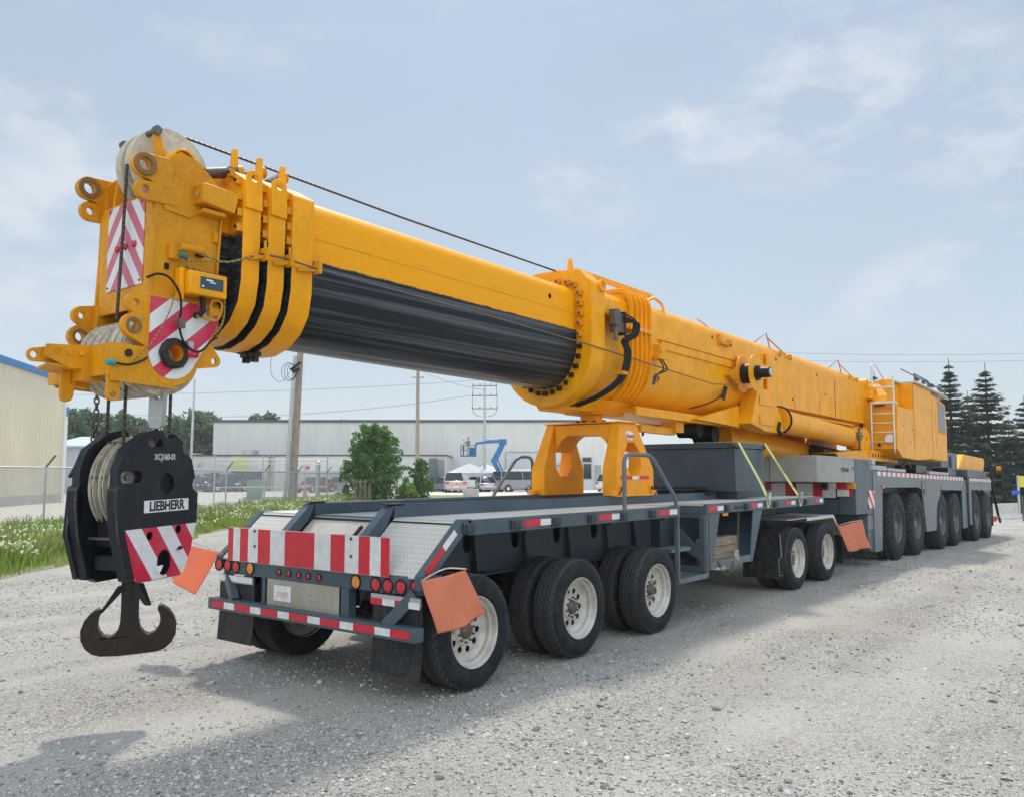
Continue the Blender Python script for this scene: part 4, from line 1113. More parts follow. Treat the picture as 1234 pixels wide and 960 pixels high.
m.build('guard_arm', MAT['yellow_dull'], cr, .004)
m = MB(); m.cyl((-1.68,-.25,4.385), (-1.68,.25,4.385), .023, None, 16); m.cyl((-1.68,-.26,4.385), (-1.68,-.225,4.385), .036, None, 16); m.cyl((-1.68,.26,4.385), (-1.68,.225,4.385), .036, None, 16)
m.build('guard_bar', MAT['steel'], cr)
# chevron board on the rear face
m = MB(); m.box(-1.784, -1.7755, -.30, .23, 3.19, 3.84)
M_ = stripes('rear_chevron_board', 0, 4.4, 3.7, .15, ((.72,.36,.42),(.70,.70,.70)), .5, 1.0)
def chev():
    q = stripes('rear_chevrons', 0, 5.0, 3.9, .12, ((.70,.70,.69),(.55,.12,.17)), .5, -.02); return q
m.build('chevron_board', chev(), cr, .003)
m = MB()
for (u, v) in ((141.5,301),(151,297.6),(161.6,294)):
    P = PX(u, v, -1.79); m.lathe([(-.008,.026),(.004,.026),(.014,.020),(.018,.010),(.019,0)], P, (-1,0,0), 18)
m.build('marker_light', MAT['redlamp'], cr)
m = MB(); 
for y in (-.27,.20):
    for z in (3.22, 3.81): m.cyl((-1.785,y,z), (-1.792,y,z), .009, None, 8)
m.build('bolt', MAT['steel'], cr)
# lamp housing box and other bits on the near cheek
m = MB(); m.hexa([(-1.47,-.56,3.83),(-1.20,-.56,3.80),(-1.20,-.42,3.80),(-1.47,-.42,3.83),(-1.47,-.55,3.98),(-1.16,-.55,3.97),(-1.16,-.42,3.97),(-1.47,-.42,3.98)]); m.box(-1.44,-1.25,-.52,-.42,3.765,3.80); m.build('lamp_housing', MAT['yellow_dull'], cr, .008)
m = MB(); m.cyl((-1.475,-.49,3.90), (-1.485,-.49,3.90), .018, None, 10); m.build('bolt', MAT['alu'], cr)
m = MB(); m.box(-1.66,-1.58,-.46,-.416,3.38,3.50); m.cyl((-1.60,-.49,3.47),(-1.42,-.49,3.475),.028,None,16); m.box(-1.44,-1.38,-.45,-.416,3.44,3.50,1); m.build('cable_roller', [MAT['yellow_dull'], MAT['darksteel']], cr, .004)
m = MB(); m.cyl((-1.61,-.50,3.41),(-1.55,-.50,3.40),.024,None,12); m.build('plug', plain('green_connector', (.03,.16,.13), .5), cr, .004)
m = MB(); m.box(-1.68,-1.65,-.43,-.416,3.30,3.345); m.build('socket', MAT['hole'], cr)
jb = None
m = MB(); m.box(-1.56,-1.25,-.56,-.44,3.125,3.30); m.box(-1.60,-1.56,-.50,-.42,3.08,3.32); jb = m.build('junction_box', MAT['yellow'], cr, .01)
m = MB(); m.box(-1.475,-1.285,-.5625,-.5605,3.175,3.265); m.build('label', plain('dark_label', (.03,.06,.085), .4), jb)
m = MB(); m.box(-1.43,-1.37,-.564,-.563,3.238,3.250); m.box(-1.40,-1.35,-.564,-.563,3.225,3.233); m.box(-1.462,-1.445,-.564,-.563,3.188,3.20); m.build('label_print', MAT['whitepaint'], jb)
m = MB()
m.tube([(-1.42,-.50,3.12),(-1.42,-.52,3.02),(-1.44,-.50,2.98)], .022, 8)
m.build('cable_gland', MAT['black'], cr)
m = MB(); m.tube([(-1.46,-.50,2.98),(-1.33,-.51,2.96),(-1.27,-.50,3.0),(-1.27,-.52,3.10),(-1.35,-.52,3.10),(-1.35,-.5,2.97)], .010, 6, smooth=4); m.box(-1.36,-1.26,-.50,-.47,3.0,3.06); m.build('wire_guard', MAT['yellow_dull'], cr)
m = MB(); m.tube([(-1.80,-.40,3.22),(-1.76,-.48,3.24),(-1.68,-.50,3.22),(-1.60,-.50,3.12),(-1.585,-.50,3.0),(-1.59,-.49,2.9),(-1.56,-.50,2.78),(-1.47,-.50,2.71),(-1.40,-.50,2.73),(-1.34,-.50,2.80),(-1.28,-.49,2.84)], .009, 6, smooth=5)
m.box(-1.605,-1.555,-.515,-.485,2.87,2.94,1); m.build('cable', [MAT['black'], MAT['steel']], cr)
m = MB(); m.tube([(-1.62,-.49,3.15),(-1.68,-.49,2.95),(-1.78,-.47,2.75),(-1.90,-.46,2.60)], .005, 5, smooth=4)
m.tube([(-1.60,-.50,3.47),(-1.4,-.50,3.44),(-1.24,-.53,3.42),(-1.05,-.60,3.50)], .008, 5, smooth=3); m.tube([(-1.60,-.50,3.36),(-1.4,-.50,3.40),(-1.24,-.53,3.42)], .006, 5); m.tube([(-1.56,-.5,3.33),(-1.4,-.5,3.315),(-1.25,-.48,3.30),(-1.22,-.48,3.1),(-1.24,-.49,2.95),(-1.30,-.49,2.86)], .010, 6, smooth=3)
m.build('thin_cable', MAT['ropeyel'], cr)
m = MB(); m.tube([(-1.23,-.43,3.80),(-1.245,-.43,3.65),(-1.255,-.43,3.45),(-1.26,-.43,3.32)], .012, 6); m.box(-1.30,-1.265,-.44,-.416,3.58,3.66); m.build('conduit', MAT['yellow_dull'], cr)
# striped side plate with the sheave nut
c0 = (-1.603, 2.685)
out = [(-1.785,3.085),(-1.787,2.72)] + [(c0[0]+.185*math.cos(t), c0[1]+.185*math.sin(t)) for t in [PI*(1.05+.80*i/16) for i in range(17)]] + [(-1.24,2.95),(-1.238,3.07)]
m = MB(); m.pxz(out, -.4415, -.436, [circle(c0[0], c0[1], .06, 24)])
m.build('striped_plate', stripes('side_stripes', -3.25, 0, 3.25*1.12, .20, ((.74,.74,.73),(.62,.015,.07)), .5), cr)
m = MB()
out2 = [(-1.787,3.10)] + [(c0[0]+.215*math.cos(t), c0[1]+.235*math.sin(t)) for t in [PI*(1.05+.85*i/16) for i in range(17)]] + [(-1.235,2.93),(-1.235,3.10)]
for s in (-1, 1): m.pxz(out2, *sorted((.435*s,.33*s)), [circle(c0[0], c0[1], .06, 24)])
m.box(-1.55,-1.24,-.33,.33,2.95,3.10)
m.build('lower_cheek', MAT['yellow_dull'], cr, .006)
m = MB(); m.lathe([(0,.060),(0,.105),(.012,.112),(.030,.112),(.044,.098),(.044,.060)], (c0[0],-.4415,c0[1]), (0,-1,0), 40, closed=True)
for i in range(6):
    t = 2*PI*i/6; m.box(c0[0]+.10*math.cos(t)-.012, c0[0]+.10*math.cos(t)+.012, -.488, -.44, c0[1]+.10*math.sin(t)-.012, c0[1]+.10*math.sin(t)+.012)
m.cyl((-1.435,-.442,2.99), (-1.435,-.458,2.99), .022, None, 12)
m.build('sheave_nut', MAT['darksteel'], cr, .003)
m = MB(); m.lathe([(0,.0595),(.35,.0595)], (c0[0],-.48,c0[1]), (0,1,0), 26); m.cyl((c0[0],-.10,c0[1]), (c0[0],-.12,c0[1]), .0595, None, 26); m.build('bore_tube', MAT['yellow'], cr)
m = MB(); m.box(-1.49,-1.445,-.455,-.442,2.72,2.79); m.build('lamp_bracket', MAT['galv'], cr, .003)
m = MB(); m.cyl((-1.515,-.47,2.70),(-1.425,-.47,2.70),.034,None,16); m.build('marker_light', MAT['redlamp'], cr, .01)
m = MB(); m.pxz(hull([(-1.255,2.668,.048),(-1.33,2.83,.01),(-1.45,2.60,.012)]), -.432, -.405, [circle(-1.262,2.666,.024,16)]); m.build('rear_lug', MAT['yellow_dull'], cr, .005)
# paired jib lugs low on the head
m = MB()
for s in (-1, 1):
    a, b = sorted((.425*s, .375*s))
    m.pxz(hull([(-1.885,3.02,.070),(-1.78,3.08,.03),(-1.78,2.95,.04)]), a, b, [circle(-1.885,3.02,.028,16)])
    m.pxz(hull([(-1.895,2.856,.085),(-1.76,3.0,.03),(-1.76,2.72,.02)]), a-.003, b-.003, [circle(-1.895,2.856,.036,16)])
m.pyz([(.40,3.05),(.47,3.05),(.47,3.08),(.40,3.08)], -1.86, -1.76)
m.build('jib_lug', MAT['yellow_dull'], cr, .005)
m = MB()
for s in (-1,1): m.lathe([(-.008,.037),(-.008,.058),(.058,.058),(.058,.037)], (-1.895,.428*s,2.856), (0,-s,0), 24, closed=True)
m.build('lug_bush', MAT['rust'], cr)
# sheave nest
for i in range(6):
    m = MB(); sheave(m, (c0[0]-.03,-.29+.115*i,c0[1]-.005), .295, .10, .06, 56); m.build('head_sheave', MAT['nylon'], cr)
for i in range(6):
    m = MB(); y = -.29+.115*i; m.loft([(Vector((c0[0]-.03+.275*math.cos(t), y, c0[1]-.005+.275*math.sin(t))), .011) for t in [PI*.5+PI*1.0*k/26 for k in range(27)]], 8); m.build('reeved_rope', MAT['rope'], cr)
# lower frame
m = MB()
m.pxz([(-2.045,2.712),(-1.79,2.712),(-1.785,2.62),(-1.70,2.50),(-1.58,2.45),(-1.53,2.43),(-2.045,2.455)], -.432, -.412)
m.box(-2.045, -2.025, -.411, -.13, 2.50, 2.712); m.box(-2.045,-1.90,-.411,-.13,2.712,2.722)
m.pxz([(-2.045,2.712),(-1.79,2.712),(-1.70,2.50),(-1.53,2.43),(-2.045,2.455)], .40, .42)
m.pxz(hull([(-2.01,2.365,.048),(-2.05,2.50),(-1.97,2.50)]), -.405, -.375, [circle(-2.01,2.362,.022,14)])
m.box(-2.10,-1.95,-.13,.40,2.47,2.56)
m.build('lower_frame', MAT['yellow_dull'], cr, .006)
m = MB()
m.pxz([(-2.02,2.722),(-2.34,2.70),(-2.355,2.62),(-2.18,2.545),(-2.02,2.56)], -.129, -.105)
m.pxz(hull([(-2.395,2.625,.046),(-2.25,2.68,.02),(-2.25,2.60,.02)]), -.075, -.045, [circle(-2.398,2.625,.025,16)])
m.box(-2.34,-2.05,-.104,-.06,2.60,2.62); m.hexa([(-2.33,-.12,2.56),(-2.03,-.12,2.535),(-2.03,.25,2.535),(-2.25,.25,2.56),(-2.33,-.12,2.575),(-2.03,-.12,2.55),(-2.03,.25,2.55),(-2.25,.25,2.575)])
for x in (-2.27,-2.19,-2.11): m.cyl((x,-.129,2.66-.02*(x+2.2)*2), (x,-.138,2.66), .022, None, 16)
m.pxz(hull([(-2.13,2.37,.045),(-2.17,2.54),(-2.06,2.54)]), .02, .05)
m.bar((-2.13,.035,2.5), (-1.95,.1,2.48), .05, .10)
m.build('tail_arm', MAT['yellow_dull'], cr, .006)
m = MB(); m.cyl((-1.93,-.445,2.655),(-1.93,-.432,2.655),.028,None,14); m.build('bolt', MAT['darksteel'], cr, .003)
m = MB(); m.cyl((-2.09,-.45,2.575),(-2.03,-.45,2.575),.022,None,12); m.build('plug', plain('teal_connector', (.03,.30,.30), .45), cr, .003)
m = MB(); m.tube([(-2.03,-.45,2.575),(-1.95,-.45,2.57),(-1.88,-.45,2.59),(-1.82,-.45,2.62),(-1.80,-.45,2.64)], .008, 5, smooth=4); m.build('cable', MAT['darksteel'], cr)
# hoist ropes on the boom
m = MB(); m.tube([(-1.42,-.08,4.475),(1.0,-.10,4.40),(3.66,-.15,4.345)], .011, 6); m.build('hoist_rope', MAT['rope'], cr)
m = MB(); m.tube([(-1.815,-.08,4.12),(-1.83,-.09,3.6),(-1.865,-.12,2.93)], .0125, 8); m.build('falling_rope', MAT['rope'], cr)
m = MB(); m.tube([(-1.02,-.62,3.52),(-.78,-.62,3.53),(-.45,-.62,3.505),(1.5,-.66,3.44),(3.45,-.70,3.355),(5.1,-.72,3.26),(7.0,-.72,3.16),(7.9,-.74,3.22)], .008, 6); m.build('length_cable', MAT['steel'], cr)

# ================================================================== carrier
YS = 1.415
m = MB(TC)
m.box(13.15, 26.2, -1.05, 1.05, .70, 1.80)
m.box(11.7, 13.2, -.9, .9, .60, 1.60); m.box(26.2, 27.6, -1.1, 1.1, .45, 1.5)
m.build('chassis', MAT['slate_dark'], cr, .01)
for s in (-1, 1):
    y0, y1 = sorted((YS*s, (YS-.05)*s))
    m = MB(TC)
    m.pxz([(12.82,1.87),(22.05,1.87),(22.05,.80),(21.85,.70),(21.85,1.50),(19.0,1.50),(18.35,.50),(17.30,.50),(17.0,1.50),(16.6,1.56),(13.5,1.53),(13.35,.26),(12.82,.26)], y0, y1)
    m.pxz([(22.9,1.87),(26.72,1.87),(26.72,1.50),(23.15,1.52),(23.15,.50),(22.9,.50)], y0, y1)
    m.build('side_skirt', MAT['slate_light'], cr, .008)
    m = MB(TC); m.pxz([(12.82,1.871),(12.82,.26),(12.45,.35),(12.45,1.95),(12.82,1.95)], *sorted(((YS-.03)*s, (YS-.6)*s))); m.box(22.1,22.85,*sorted(((YS-.06)*s,(YS-.7)*s)),.42,1.80)
    m.build('outrigger_box', MAT['slate'], cr, .01)
    if s < 0:
        m = MB(TC)
        for (a, b) in ((13.1,22.0),(23.0,26.68)):
            m.box(a, b, -YS-.004, -YS-.001, 1.775, 1.865)
        m.build('reflective_tape', stripes('carrier_tape', 2.55, 0, 0, .0, ((.74,.73,.71),(.62,.12,.15)), .48), cr)
        m = MB(TC); m.box(16.9,17.4,-YS-.012,-YS-.001,1.36,1.72); m.box(17.02,17.12,-YS-.016,-YS-.012,1.40,1.60,1); m.build('hatch', [MAT['slate'], MAT['hole']], cr, .004)
        for x in (13.45, 17.0, 19.1, 22.0, 25.0):
            m = MB(TC); m.box(x,x+.07,-YS-.03,-YS-.002,1.52,1.60); m.build('side_marker', MAT['amberlamp'], cr, .004)
# deck clutter
m = MB(TC); m.box(12.9, 22.0, -1.36, 1.36, 1.801, 1.885); m.box(22.9,26.7,-1.36,1.36,1.80,1.87); m.build('deck', MAT['slate_dark'], cr)
m = MB(TC); m.box(12.95,14.2,-1.33,-.95,1.888,1.99); m.box(14.4,15.9,-1.32,-1.05,1.888,1.96); m.box(18.2,20.4,-1.35,-1.1,1.888,1.97); m.box(12.95,13.15,-1.38,-1.2,1.99,2.11); m.build('deck_locker', MAT['galv'], cr, .01)
m = MB(TC); m.box(17.2,18.3,-1.25,-.8,1.9,2.1); m.cyl((16.5,-1.0,2.0),(18.1,-1.0,2.0),.08,None,14); m.box(20.6,21.6,-1.3,-.9,1.89,2.12); m.tube([(15.9,-1.2,2.0),(16.3,-1.25,2.14),(16.9,-1.2,2.0)],.03,8,smooth=4); m.build('hydraulic_gear', MAT['darksteel'], cr, .01)
# rear pods and rear body
for s in (-1, 1):
    m = MB(TC); m.pxz([(11.62,2.07),(12.30,2.07),(12.42,1.90),(12.42,1.02),(11.62,1.02)], *sorted((1.415*s, 1.10*s))); m.pxz([(12.44,2.06),(12.66,2.02),(12.82,1.88),(12.82,1.0),(12.44,1.0)], *sorted((1.40*s,1.12*s))); m.build('rear_pod', MAT['slate'], cr, .012)
    m = MB(TC); m.box(12.44,12.84,*sorted((1.405*s,1.425*s)),1.13,1.48); m.build('warning_plate', stripes('pod_stripes', 3.4, 0, 3.4, .2, ((.74,.74,.73),(.62,.02,.05)), .5), cr, .003)
    m = MB(TC); m.box(12.44,12.82,*sorted((1.395*s,1.20*s)),.70,.99); m.build('rear_step', MAT['slate_light'], cr, .008)
m = MB(TC); m.box(11.62,12.9,-1.09,1.09,1.02,1.30); m.box(11.75,12.9,-1.09,1.09,1.30,1.62); m.build('rear_body', MAT['slate'], cr, .01)
m = MB(TC); m.pxy([(10.22,1.17),(10.22,-1.17),(11.61,-1.41),(11.61,1.41)], 1.62, 2.09)
gb = m.build('stowage_box', MAT['greybox'], cr, .012)
m = MB(TC); m.box(10.212,10.218,-.304,-.300,1.64,2.08); m.box(10.212,10.2185,.5,.504,1.64,2.08); m.build('seam', MAT['hole'], gb)
na = (Vector((11.61,-1.41,0))-Vector((10.22,-1.17,0))).normalized()
m_ = TC @ Vector((10.22,-1.17,1.83)) + na*1.02; 
tm = text_mesh('box_lettering', 'FTSGM', .10, MAT['letter_dark'], gb, frame(m_ + na.cross(Vector((0,0,1)))*.004, na, (0,0,1)), .001, .002)
m = MB(); q = TC @ Vector((10.22,-1.17,1.86)) + na*1.33
nn = na.cross(Vector((0,0,1)))
m.plate([(-.03,-.03),(.03,-.03),(.03,.03),(-.03,.03)], q+nn*.002, na, (0,0,1), nn*.006); m.build('reflector', MAT['red'], gb)
m = MB(TC)
ys = [1.05,.80,.45,.20,-.08,-.30,-.62,-.80,-1.05]
for i in range(8): m.box(11.610,11.619,ys[i+1],ys[i],1.33,1.60,i % 2)
m.box(11.60,11.609,-1.30,-1.08,1.36,1.49,1); m.box(11.60,11.609,-1.36,-1.30,1.36,1.49,0)
m.build('warning_board', [MAT['red'], MAT['white']], cr)
m = MB(TC); m.box(11.55,11.608,-1.08,-.93,1.50,1.62); m.build('reverse_light', MAT['whitepaint'], cr, .004)
m = MB(TC); m.box(11.55,11.608,-1.27,-1.085,1.50,1.62); m.build('tail_light', MAT['redlamp'], cr, .006)
m = MB(TC); m.box(11.55,11.608,-1.42,-1.275,1.50,1.62); m.build('turn_signal', MAT['amberlamp'], cr, .006)
m = MB(TC); m.box(11.52,11.60,-.92,-.78,1.48,1.63); m.cyl((11.52,-.85,1.555),(11.50,-.85,1.555),.045,None,14,1); m.build('socket_box', [MAT['steel'], MAT['hole']], cr, .004)
# turntable and superstructure
m = MB(TC); m.cyl((15.6,0,1.89),(15.6,0,2.10),.98,None,48); m.build('slew_ring', MAT['darksteel'], cr)
for s in (-1, 1):
    m = MB(TC)
    m.pxz([(12.0,2.20),(14.0,2.34),(14.6,2.34),(14.9,2.20),(14.6,2.10),(12.2,2.12)], *sorted((.95*s,.45*s)))
    m.pxz([(14.6,2.12),(17.4,2.12),(17.4,2.7),(16.8,4.05),(16.3,4.10),(15.6,3.1),(14.9,2.45)], *sorted((.80*s,.66*s)))
    m.box(14.3,16.6,*sorted((.98*s,.82*s)),2.12,2.36)
    m.build('superstructure_frame', MAT['yellow'], cr, .012)
m = MB(TC)
for i in range(5): m.cyl((14.5+.22*i,-.982,2.24),(14.5+.22*i,-.975,2.24),.05,None,8)
m.build('lightening_hole', MAT['hole'], cr)
m = MB(TC); m.cyl((15.95,-.95,2.9),(15.95,-.95,4.05),.16,None,24); m.cyl((16.0,.5,3.1),(16.0,.5,4.1),.2,None,24); m.box(15.2,15.7,-.78,-.55,3.55,3.85); m.cyl((15.3,-.7,3.9),(15.3,-.4,3.9),.12,None,16); m.box(16.2,17.1,-1.0,-.4,2.4,4.0)
m.build('winch_housing', MAT['yellow'], cr, .012)
m = MB(TC); m.box(15.7,16.15,-.98,-.85,2.5,3.2); m.tube([(15.0,-.98,2.5),(15.6,-1.02,2.35),(16.2,-.99,2.6),(16.2,-.99,3.1)],.03,8,smooth=4); m.cyl((12.6,-.3,2.30),(14.2,-.3,2.26),.11,None,14); m.cyl((12.9,-.55,2.2),(13.9,-.55,2.2),.09,None,12); m.box(12.4,13.0,-.6,-.2,2.15,2.3)
m.build('hydraulic_gear', MAT['darksteel'], cr, .01)
# operator cab / engine housing on the near side
m = MB(TC)
m.pxz([(15.19,3.36),(16.66,3.36),(16.66,2.42),(18.55,2.28),(16.9,2.20),(15.5,2.22),(15.06,2.40)], -1.355, -.82)
m.box(16.66,18.62,-1.357,-.82,2.28,4.02)
m.pxz([(15.19,3.36),(15.9,3.36),(15.9,2.3),(15.1,2.3)], -.82,-.60)
m.pxz([(15.3,3.361),(16.655,3.361),(16.655,4.0),(15.9,4.0)], -1.05, -.55)
m.build('engine_housing', MAT['yellow'], cr, .012)
m = MB(TC)
for (x, z0, z1) in ((16.66,2.44,3.99),(18.60,2.30,4.0)): m.box(x-.006,x+.006,-1.359,-1.3572,z0,z1)
for (x, z) in ((15.6,2.95),(16.3,2.6),(16.5,2.9),(17.6,2.7),(20.0,2.5),(19.2,2.42)): m.cyl((x,-1.358,z),(x,-1.364,z),.02,None,8)
m.build('panel_seam', MAT['darksteel'], cr)
cab = MB(TC); cab.pxz([(18.63,2.26),(20.30,2.26),(20.38,3.20),(20.25,3.80),(18.63,3.95)], -1.36, -.45); cabo = cab.build('operator_cab', MAT['yellow'], cr, .03)
m = MB(TC); m.pxz([(19.35,3.05),(20.22,3.02),(20.10,3.72),(19.35,3.80)], -1.366, -1.361); m.build('window', MAT['glass'], cabo)
m = MB(TC); m.pxz([(19.27,2.98),(20.29,2.96),(20.16,3.78),(19.27,3.87)], -1.3645, -1.3615, [[(19.36,3.06),(20.21,3.03),(20.09,3.71),(19.36,3.79)]]); m.box(19.0,19.03,-1.366,-1.361,2.6,3.6); m.build('window_frame', MAT['yellow_dull'], cabo)
m = MB(TC); m.box(20.30,20.385,-1.33,-.48,2.9,3.7); m.build('windscreen', MAT['glass'], cabo)
m = MB(TC); m.hexa([(16.7,-1.42,4.03),(20.4,-1.42,3.98),(20.4,-.40,3.98),(16.7,-.5,4.03),(16.7,-1.42,4.07),(20.4,-1.42,4.02),(20.4,-.40,4.02),(16.7,-.5,4.07)]); m.box(15.9,16.66,-1.1,-.5,4.0,4.05)
m.build('roof_walkway', MAT['galv'], cr, .006)
m = MB(TC)
for (a, b, z) in ((16.8,18.2,4.25),(18.3,20.2,4.18)): m.tube([(a,-1.38,4.06),(a,-1.38,z),(b,-1.38,z-.03),(b,-1.38,4.03)], .022, 8)
m.tube([(16.5,-1.15,4.35),(20.2,-1.38,4.15)], .015, 6)
for x in (16.9,17.6,18.5,19.4): m.cyl((x,-1.40,4.14),(x+.12,-1.40,4.14),.05,None,10)
m.build('roof_rail', MAT['steel'], cr)
# ladders
ld = MB(TC)
for y in (-.84,-1.31): ld.tube(arc3([(15.05,y,2.30),(15.0,y,2.36),(15.02,y,3.42),(15.15,y,3.42)], .05), .022, 8)
ld.build('ladder', MAT['alu'], cr); lad = bpy.data.objects['ladder']
for z in (2.55,2.76,2.97,3.18): 
    m = MB(TC); m.cyl((15.01,-.84,z),(15.01,-1.31,z),.018,None,8); m.build('rung', MAT['alu'], lad)
m = MB(TC); m.box(15.0,15.35,-1.33,-.82,3.40,3.45); m.build('top_tread', MAT['alu'], lad, .004)
l2 = MB(TC)
for y in (-.72,-1.18): l2.tube([(15.6,y,3.36),(15.6,y,4.28)] if y > -1 else [(15.6,y,3.36),(15.6,y,4.1)], .022, 8)
l2.tube(arc3([(15.6,-.72,4.25),(15.6,-.72,4.38),(15.75,-.78,4.38),(15.9,-1.0,3.85),(15.65,-1.18,3.85)], .06), .018, 8)
upper = l2.build('ladder', MAT['alu'], cr)
for z in (3.48, 3.82):
    m = MB(TC); m.box(15.58,15.66,-1.2,-.70,z,z+.04); m.build('rung', MAT['alu'], upper)
m = MB(TC); m.cyl((15.0,-1.20,2.62),(15.14,-1.20,2.62),.10,None,16); m.build('work_lamp', MAT['whitepaint'], cr, .02)
# front deck: yellow locker, dark housing, driver cab edge, mirror
m = MB(TC); m.pxz([(23.74,2.13),(24.55,2.62),(28.1,2.60),(28.2,2.45),(27.9,2.13)], -1.02, 1.02); m.build('engine_cover', MAT['yellow'], cr, .04)
m = MB(TC); m.box(23.7,27.9,-1.25,1.25,1.88,2.12); m.box(21.3,23.6,-1.0,.6,1.9,2.60); m.box(22.5,23.3,-1.05,-1.0,2.1,2.5); m.build('front_housing', MAT['slate'], cr, .02)
m = MB(TC); m.box(27.0,27.3,-1.26,-1.24,1.95,2.08); m.box(27.4,27.7,-1.26,-1.24,1.95,2.08); m.build('vent', MAT['hole'], cr)
m = MB(TC); m.box(26.75,27.9,-1.20,1.20,.55,1.84); m.build('driver_cab', MAT['slate_dark'], cr, .05)
m = MB(TC); m.tube([(27.0,-1.30,2.35),(26.95,-1.38,2.15),(26.95,-1.42,1.6),(27.6,-1.44,.75),(27.9,-1.46,.45)], .04, 8); m.build('cab_trim', MAT['black'], cr)
mr = MB(TC); q_ = CY(1204,570,-1.75); mr.box(q_.x-.05,q_.x+.05,-1.84,-1.66,q_.z-.18,q_.z+.30); mr.box(q_.x-.05,q_.x+.05,-1.84,-1.66,q_.z-.42,q_.z-.22); mr.box(q_.x-.9,q_.x,-1.70,-1.67,q_.z+.28,q_.z+.31); mo = mr.build('mirror', MAT['black'], cr, .03)
m = MB(TC); m.box(q_.x-.058,q_.x-.051,-1.82,-1.68,q_.z-.10,q_.z+.24); m.build('mirror_glass', N('mirror_glass_m').set(col=(.75,.8,.8), metal=1, rough=.05), mo)
# crane wheels
wp = crane_wheel(None)
TCm = TC
for k, x in enumerate((14.626,16.39,19.08,20.83,23.87,25.92)):
    for s in (-1, 1):
        c = TC @ Vector((x, s*1.43, .715)); sp = random.random()*6
        w = set_wheel(wp, cr, c - Vector(cr.location), s > 0, sp)
for c in list(children_of(wp)): bpy.data.objects.remove(c)
bpy.data.objects.remove(wp)
m = MB(TC)
for x in (14.626,16.39,19.08,20.83,23.87,25.92): m.cyl((x,-1.1,.715),(x,1.1,.715),.16,None,14)
m.build('axle', MAT['darksteel'], cr)
m = MB(TC); m.box(13.40,13.42,-1.40,-.75,.30,.98); m.box(22.86,22.88,-1.38,-.8,.25,.85); m.box(26.9,26.92,-1.40,-.8,.35,1.3); m.build('mud_flap', MAT['flap'], cr)
flag([PY(1196,621,-1.6), PY(1203,622,-1.75), PY(1201,628,-1.7), PY(1197,627,-1.6)], [PY(1195,619,-1.5), PY(1196,621,-1.6), PY(1203,622,-1.75), PY(1207,623,-1.8)], 'small bright orange flag sticking out beyond the front crane wheel', .02, 12)

# ================================================================== hook block
hb = empty('hook_block', (0,0,0), 'black lettered hook block with white sheaves and a twin ramshorn hook under the boom head', 'hook block')
# local axes: +x along the plates, +y towards the far plate, z up from the ground
def near_out(): return [(-.17,2.125),(-.05,2.15),(.03,2.14)] + [(.10+.055*math.cos(t), 2.125+.055*math.sin(t)) for t in [PI*(1.1+.9*i/6) for i in range(7)]] + [(.20,2.10),(.26,2.06)] + \
     [(.30+.05*math.cos(t), 2.02+.05*math.sin(t)) for t in [PI*(1.0+.55*i/4) for i in range(5)]] + [(.36,1.93),(.405,1.80)] + [(.43+.055*math.cos(t), 1.73+.055*math.sin(t)) for t in [PI*(.6+.8*i/6) for i in range(7)]] + \
     [(.445,1.66),(.435,1.45),(.37,1.22),(.285,1.055),(.24,1.035),(-.24,1.035),(-.30,1.07),(-.40,1.38),(-.44,1.60),(-.44,1.86),(-.37,2.00)]
holes = [circle(.085,1.745,.078,26), circle(-.10,1.365,.032,16), circle(.215,1.39,.032,16), circle(.06,1.155,.075,22,0,.095), hull([(-.36,1.80,.045),(-.23,1.80,.045)],14), hull([(-.10,2.05,.03),(.0,2.05,.03)],12)]
for s, nm in ((-1,'near'),(1,'far')):
    y0, y1 = (-.245,-.180) if s < 0 else (.085,.150)
    m = MB(); m.plate(near_out(), (0,y0,0), (1,0,0), (0,0,1), (0,y1-y0,0), holes if s < 0 else holes[:4]); sp_ = m.build('side_plate', [MAT['navy'], MAT['navy_edge']], hb, .022, seg=1, split=False); sp_.modifiers['bevel'].material = 1
    # heavy flange blocks bolted on the edges
    m = MB()
    m.plate([(-.47,1.72),(-.43,1.75),(-.40,1.74),(-.36,1.38),(-.26,1.06),(-.34,1.06),(-.44,1.38),(-.47,1.6)], (0,y0-.02 if s < 0 else y0,0), (1,0,0), (0,0,1), (0,(y1-y0)+.02,0))
    if s > 0: m.plate([(-.47,1.40),(-.44,1.74),(-.36,1.74),(-.30,1.10),(-.36,1.06)], (0,.152,0), (1,0,0), (0,0,1), (0,.04,0)); m.plate([(-.45,1.80),(-.30,2.02),(-.15,2.10),(-.15,1.98),(-.36,1.80)], (0,.152,0), (1,0,0), (0,0,1), (0,.04,0))
    ef_ = m.build('edge_flange', [MAT['navy'], MAT['navy_edge']], hb, .010, seg=1); ef_.modifiers['bevel'].material = 1
m = MB(); m.cyl((.085,-.21,1.745),(.085,.12,1.745),.076,None,24); m.build('sheave_axle', MAT['hole'], hb)
for i in range(3):
    m = MB(); sheave(m, (-.01,-.135+.088*i,1.73), .37, .044, .075, 60); m.build('sheave', MAT['nylon'], hb)
for i in range(3):
    m = MB(); y = -.135+.088*i; m.loft([(Vector((-.01+.345*math.cos(t), y, 1.73+.345*math.sin(t))), .0125) for t in [PI+PI*k/30 for k in range(31)]], 8); m.build('reeved_rope', MAT['rope'], hb)
m = MB()
for (x, z) in ((-.35,1.80),(-.33,1.36),(-.18,2.05)): m.cyl((x,-.19,z),(x,.095,z),.012,None,10)
m.cyl((-.35,-.262,1.80),(-.35,-.24,1.80),.025,None,8)
m.build('rope_guard', MAT['steel'], hb)
m = MB(); m.box(-.24,.24,-.178,.083,1.12,1.25); m.box(-.30,-.18,-.16,.07,1.13,1.24); m.build('crosshead', MAT['navy'], hb, .015)
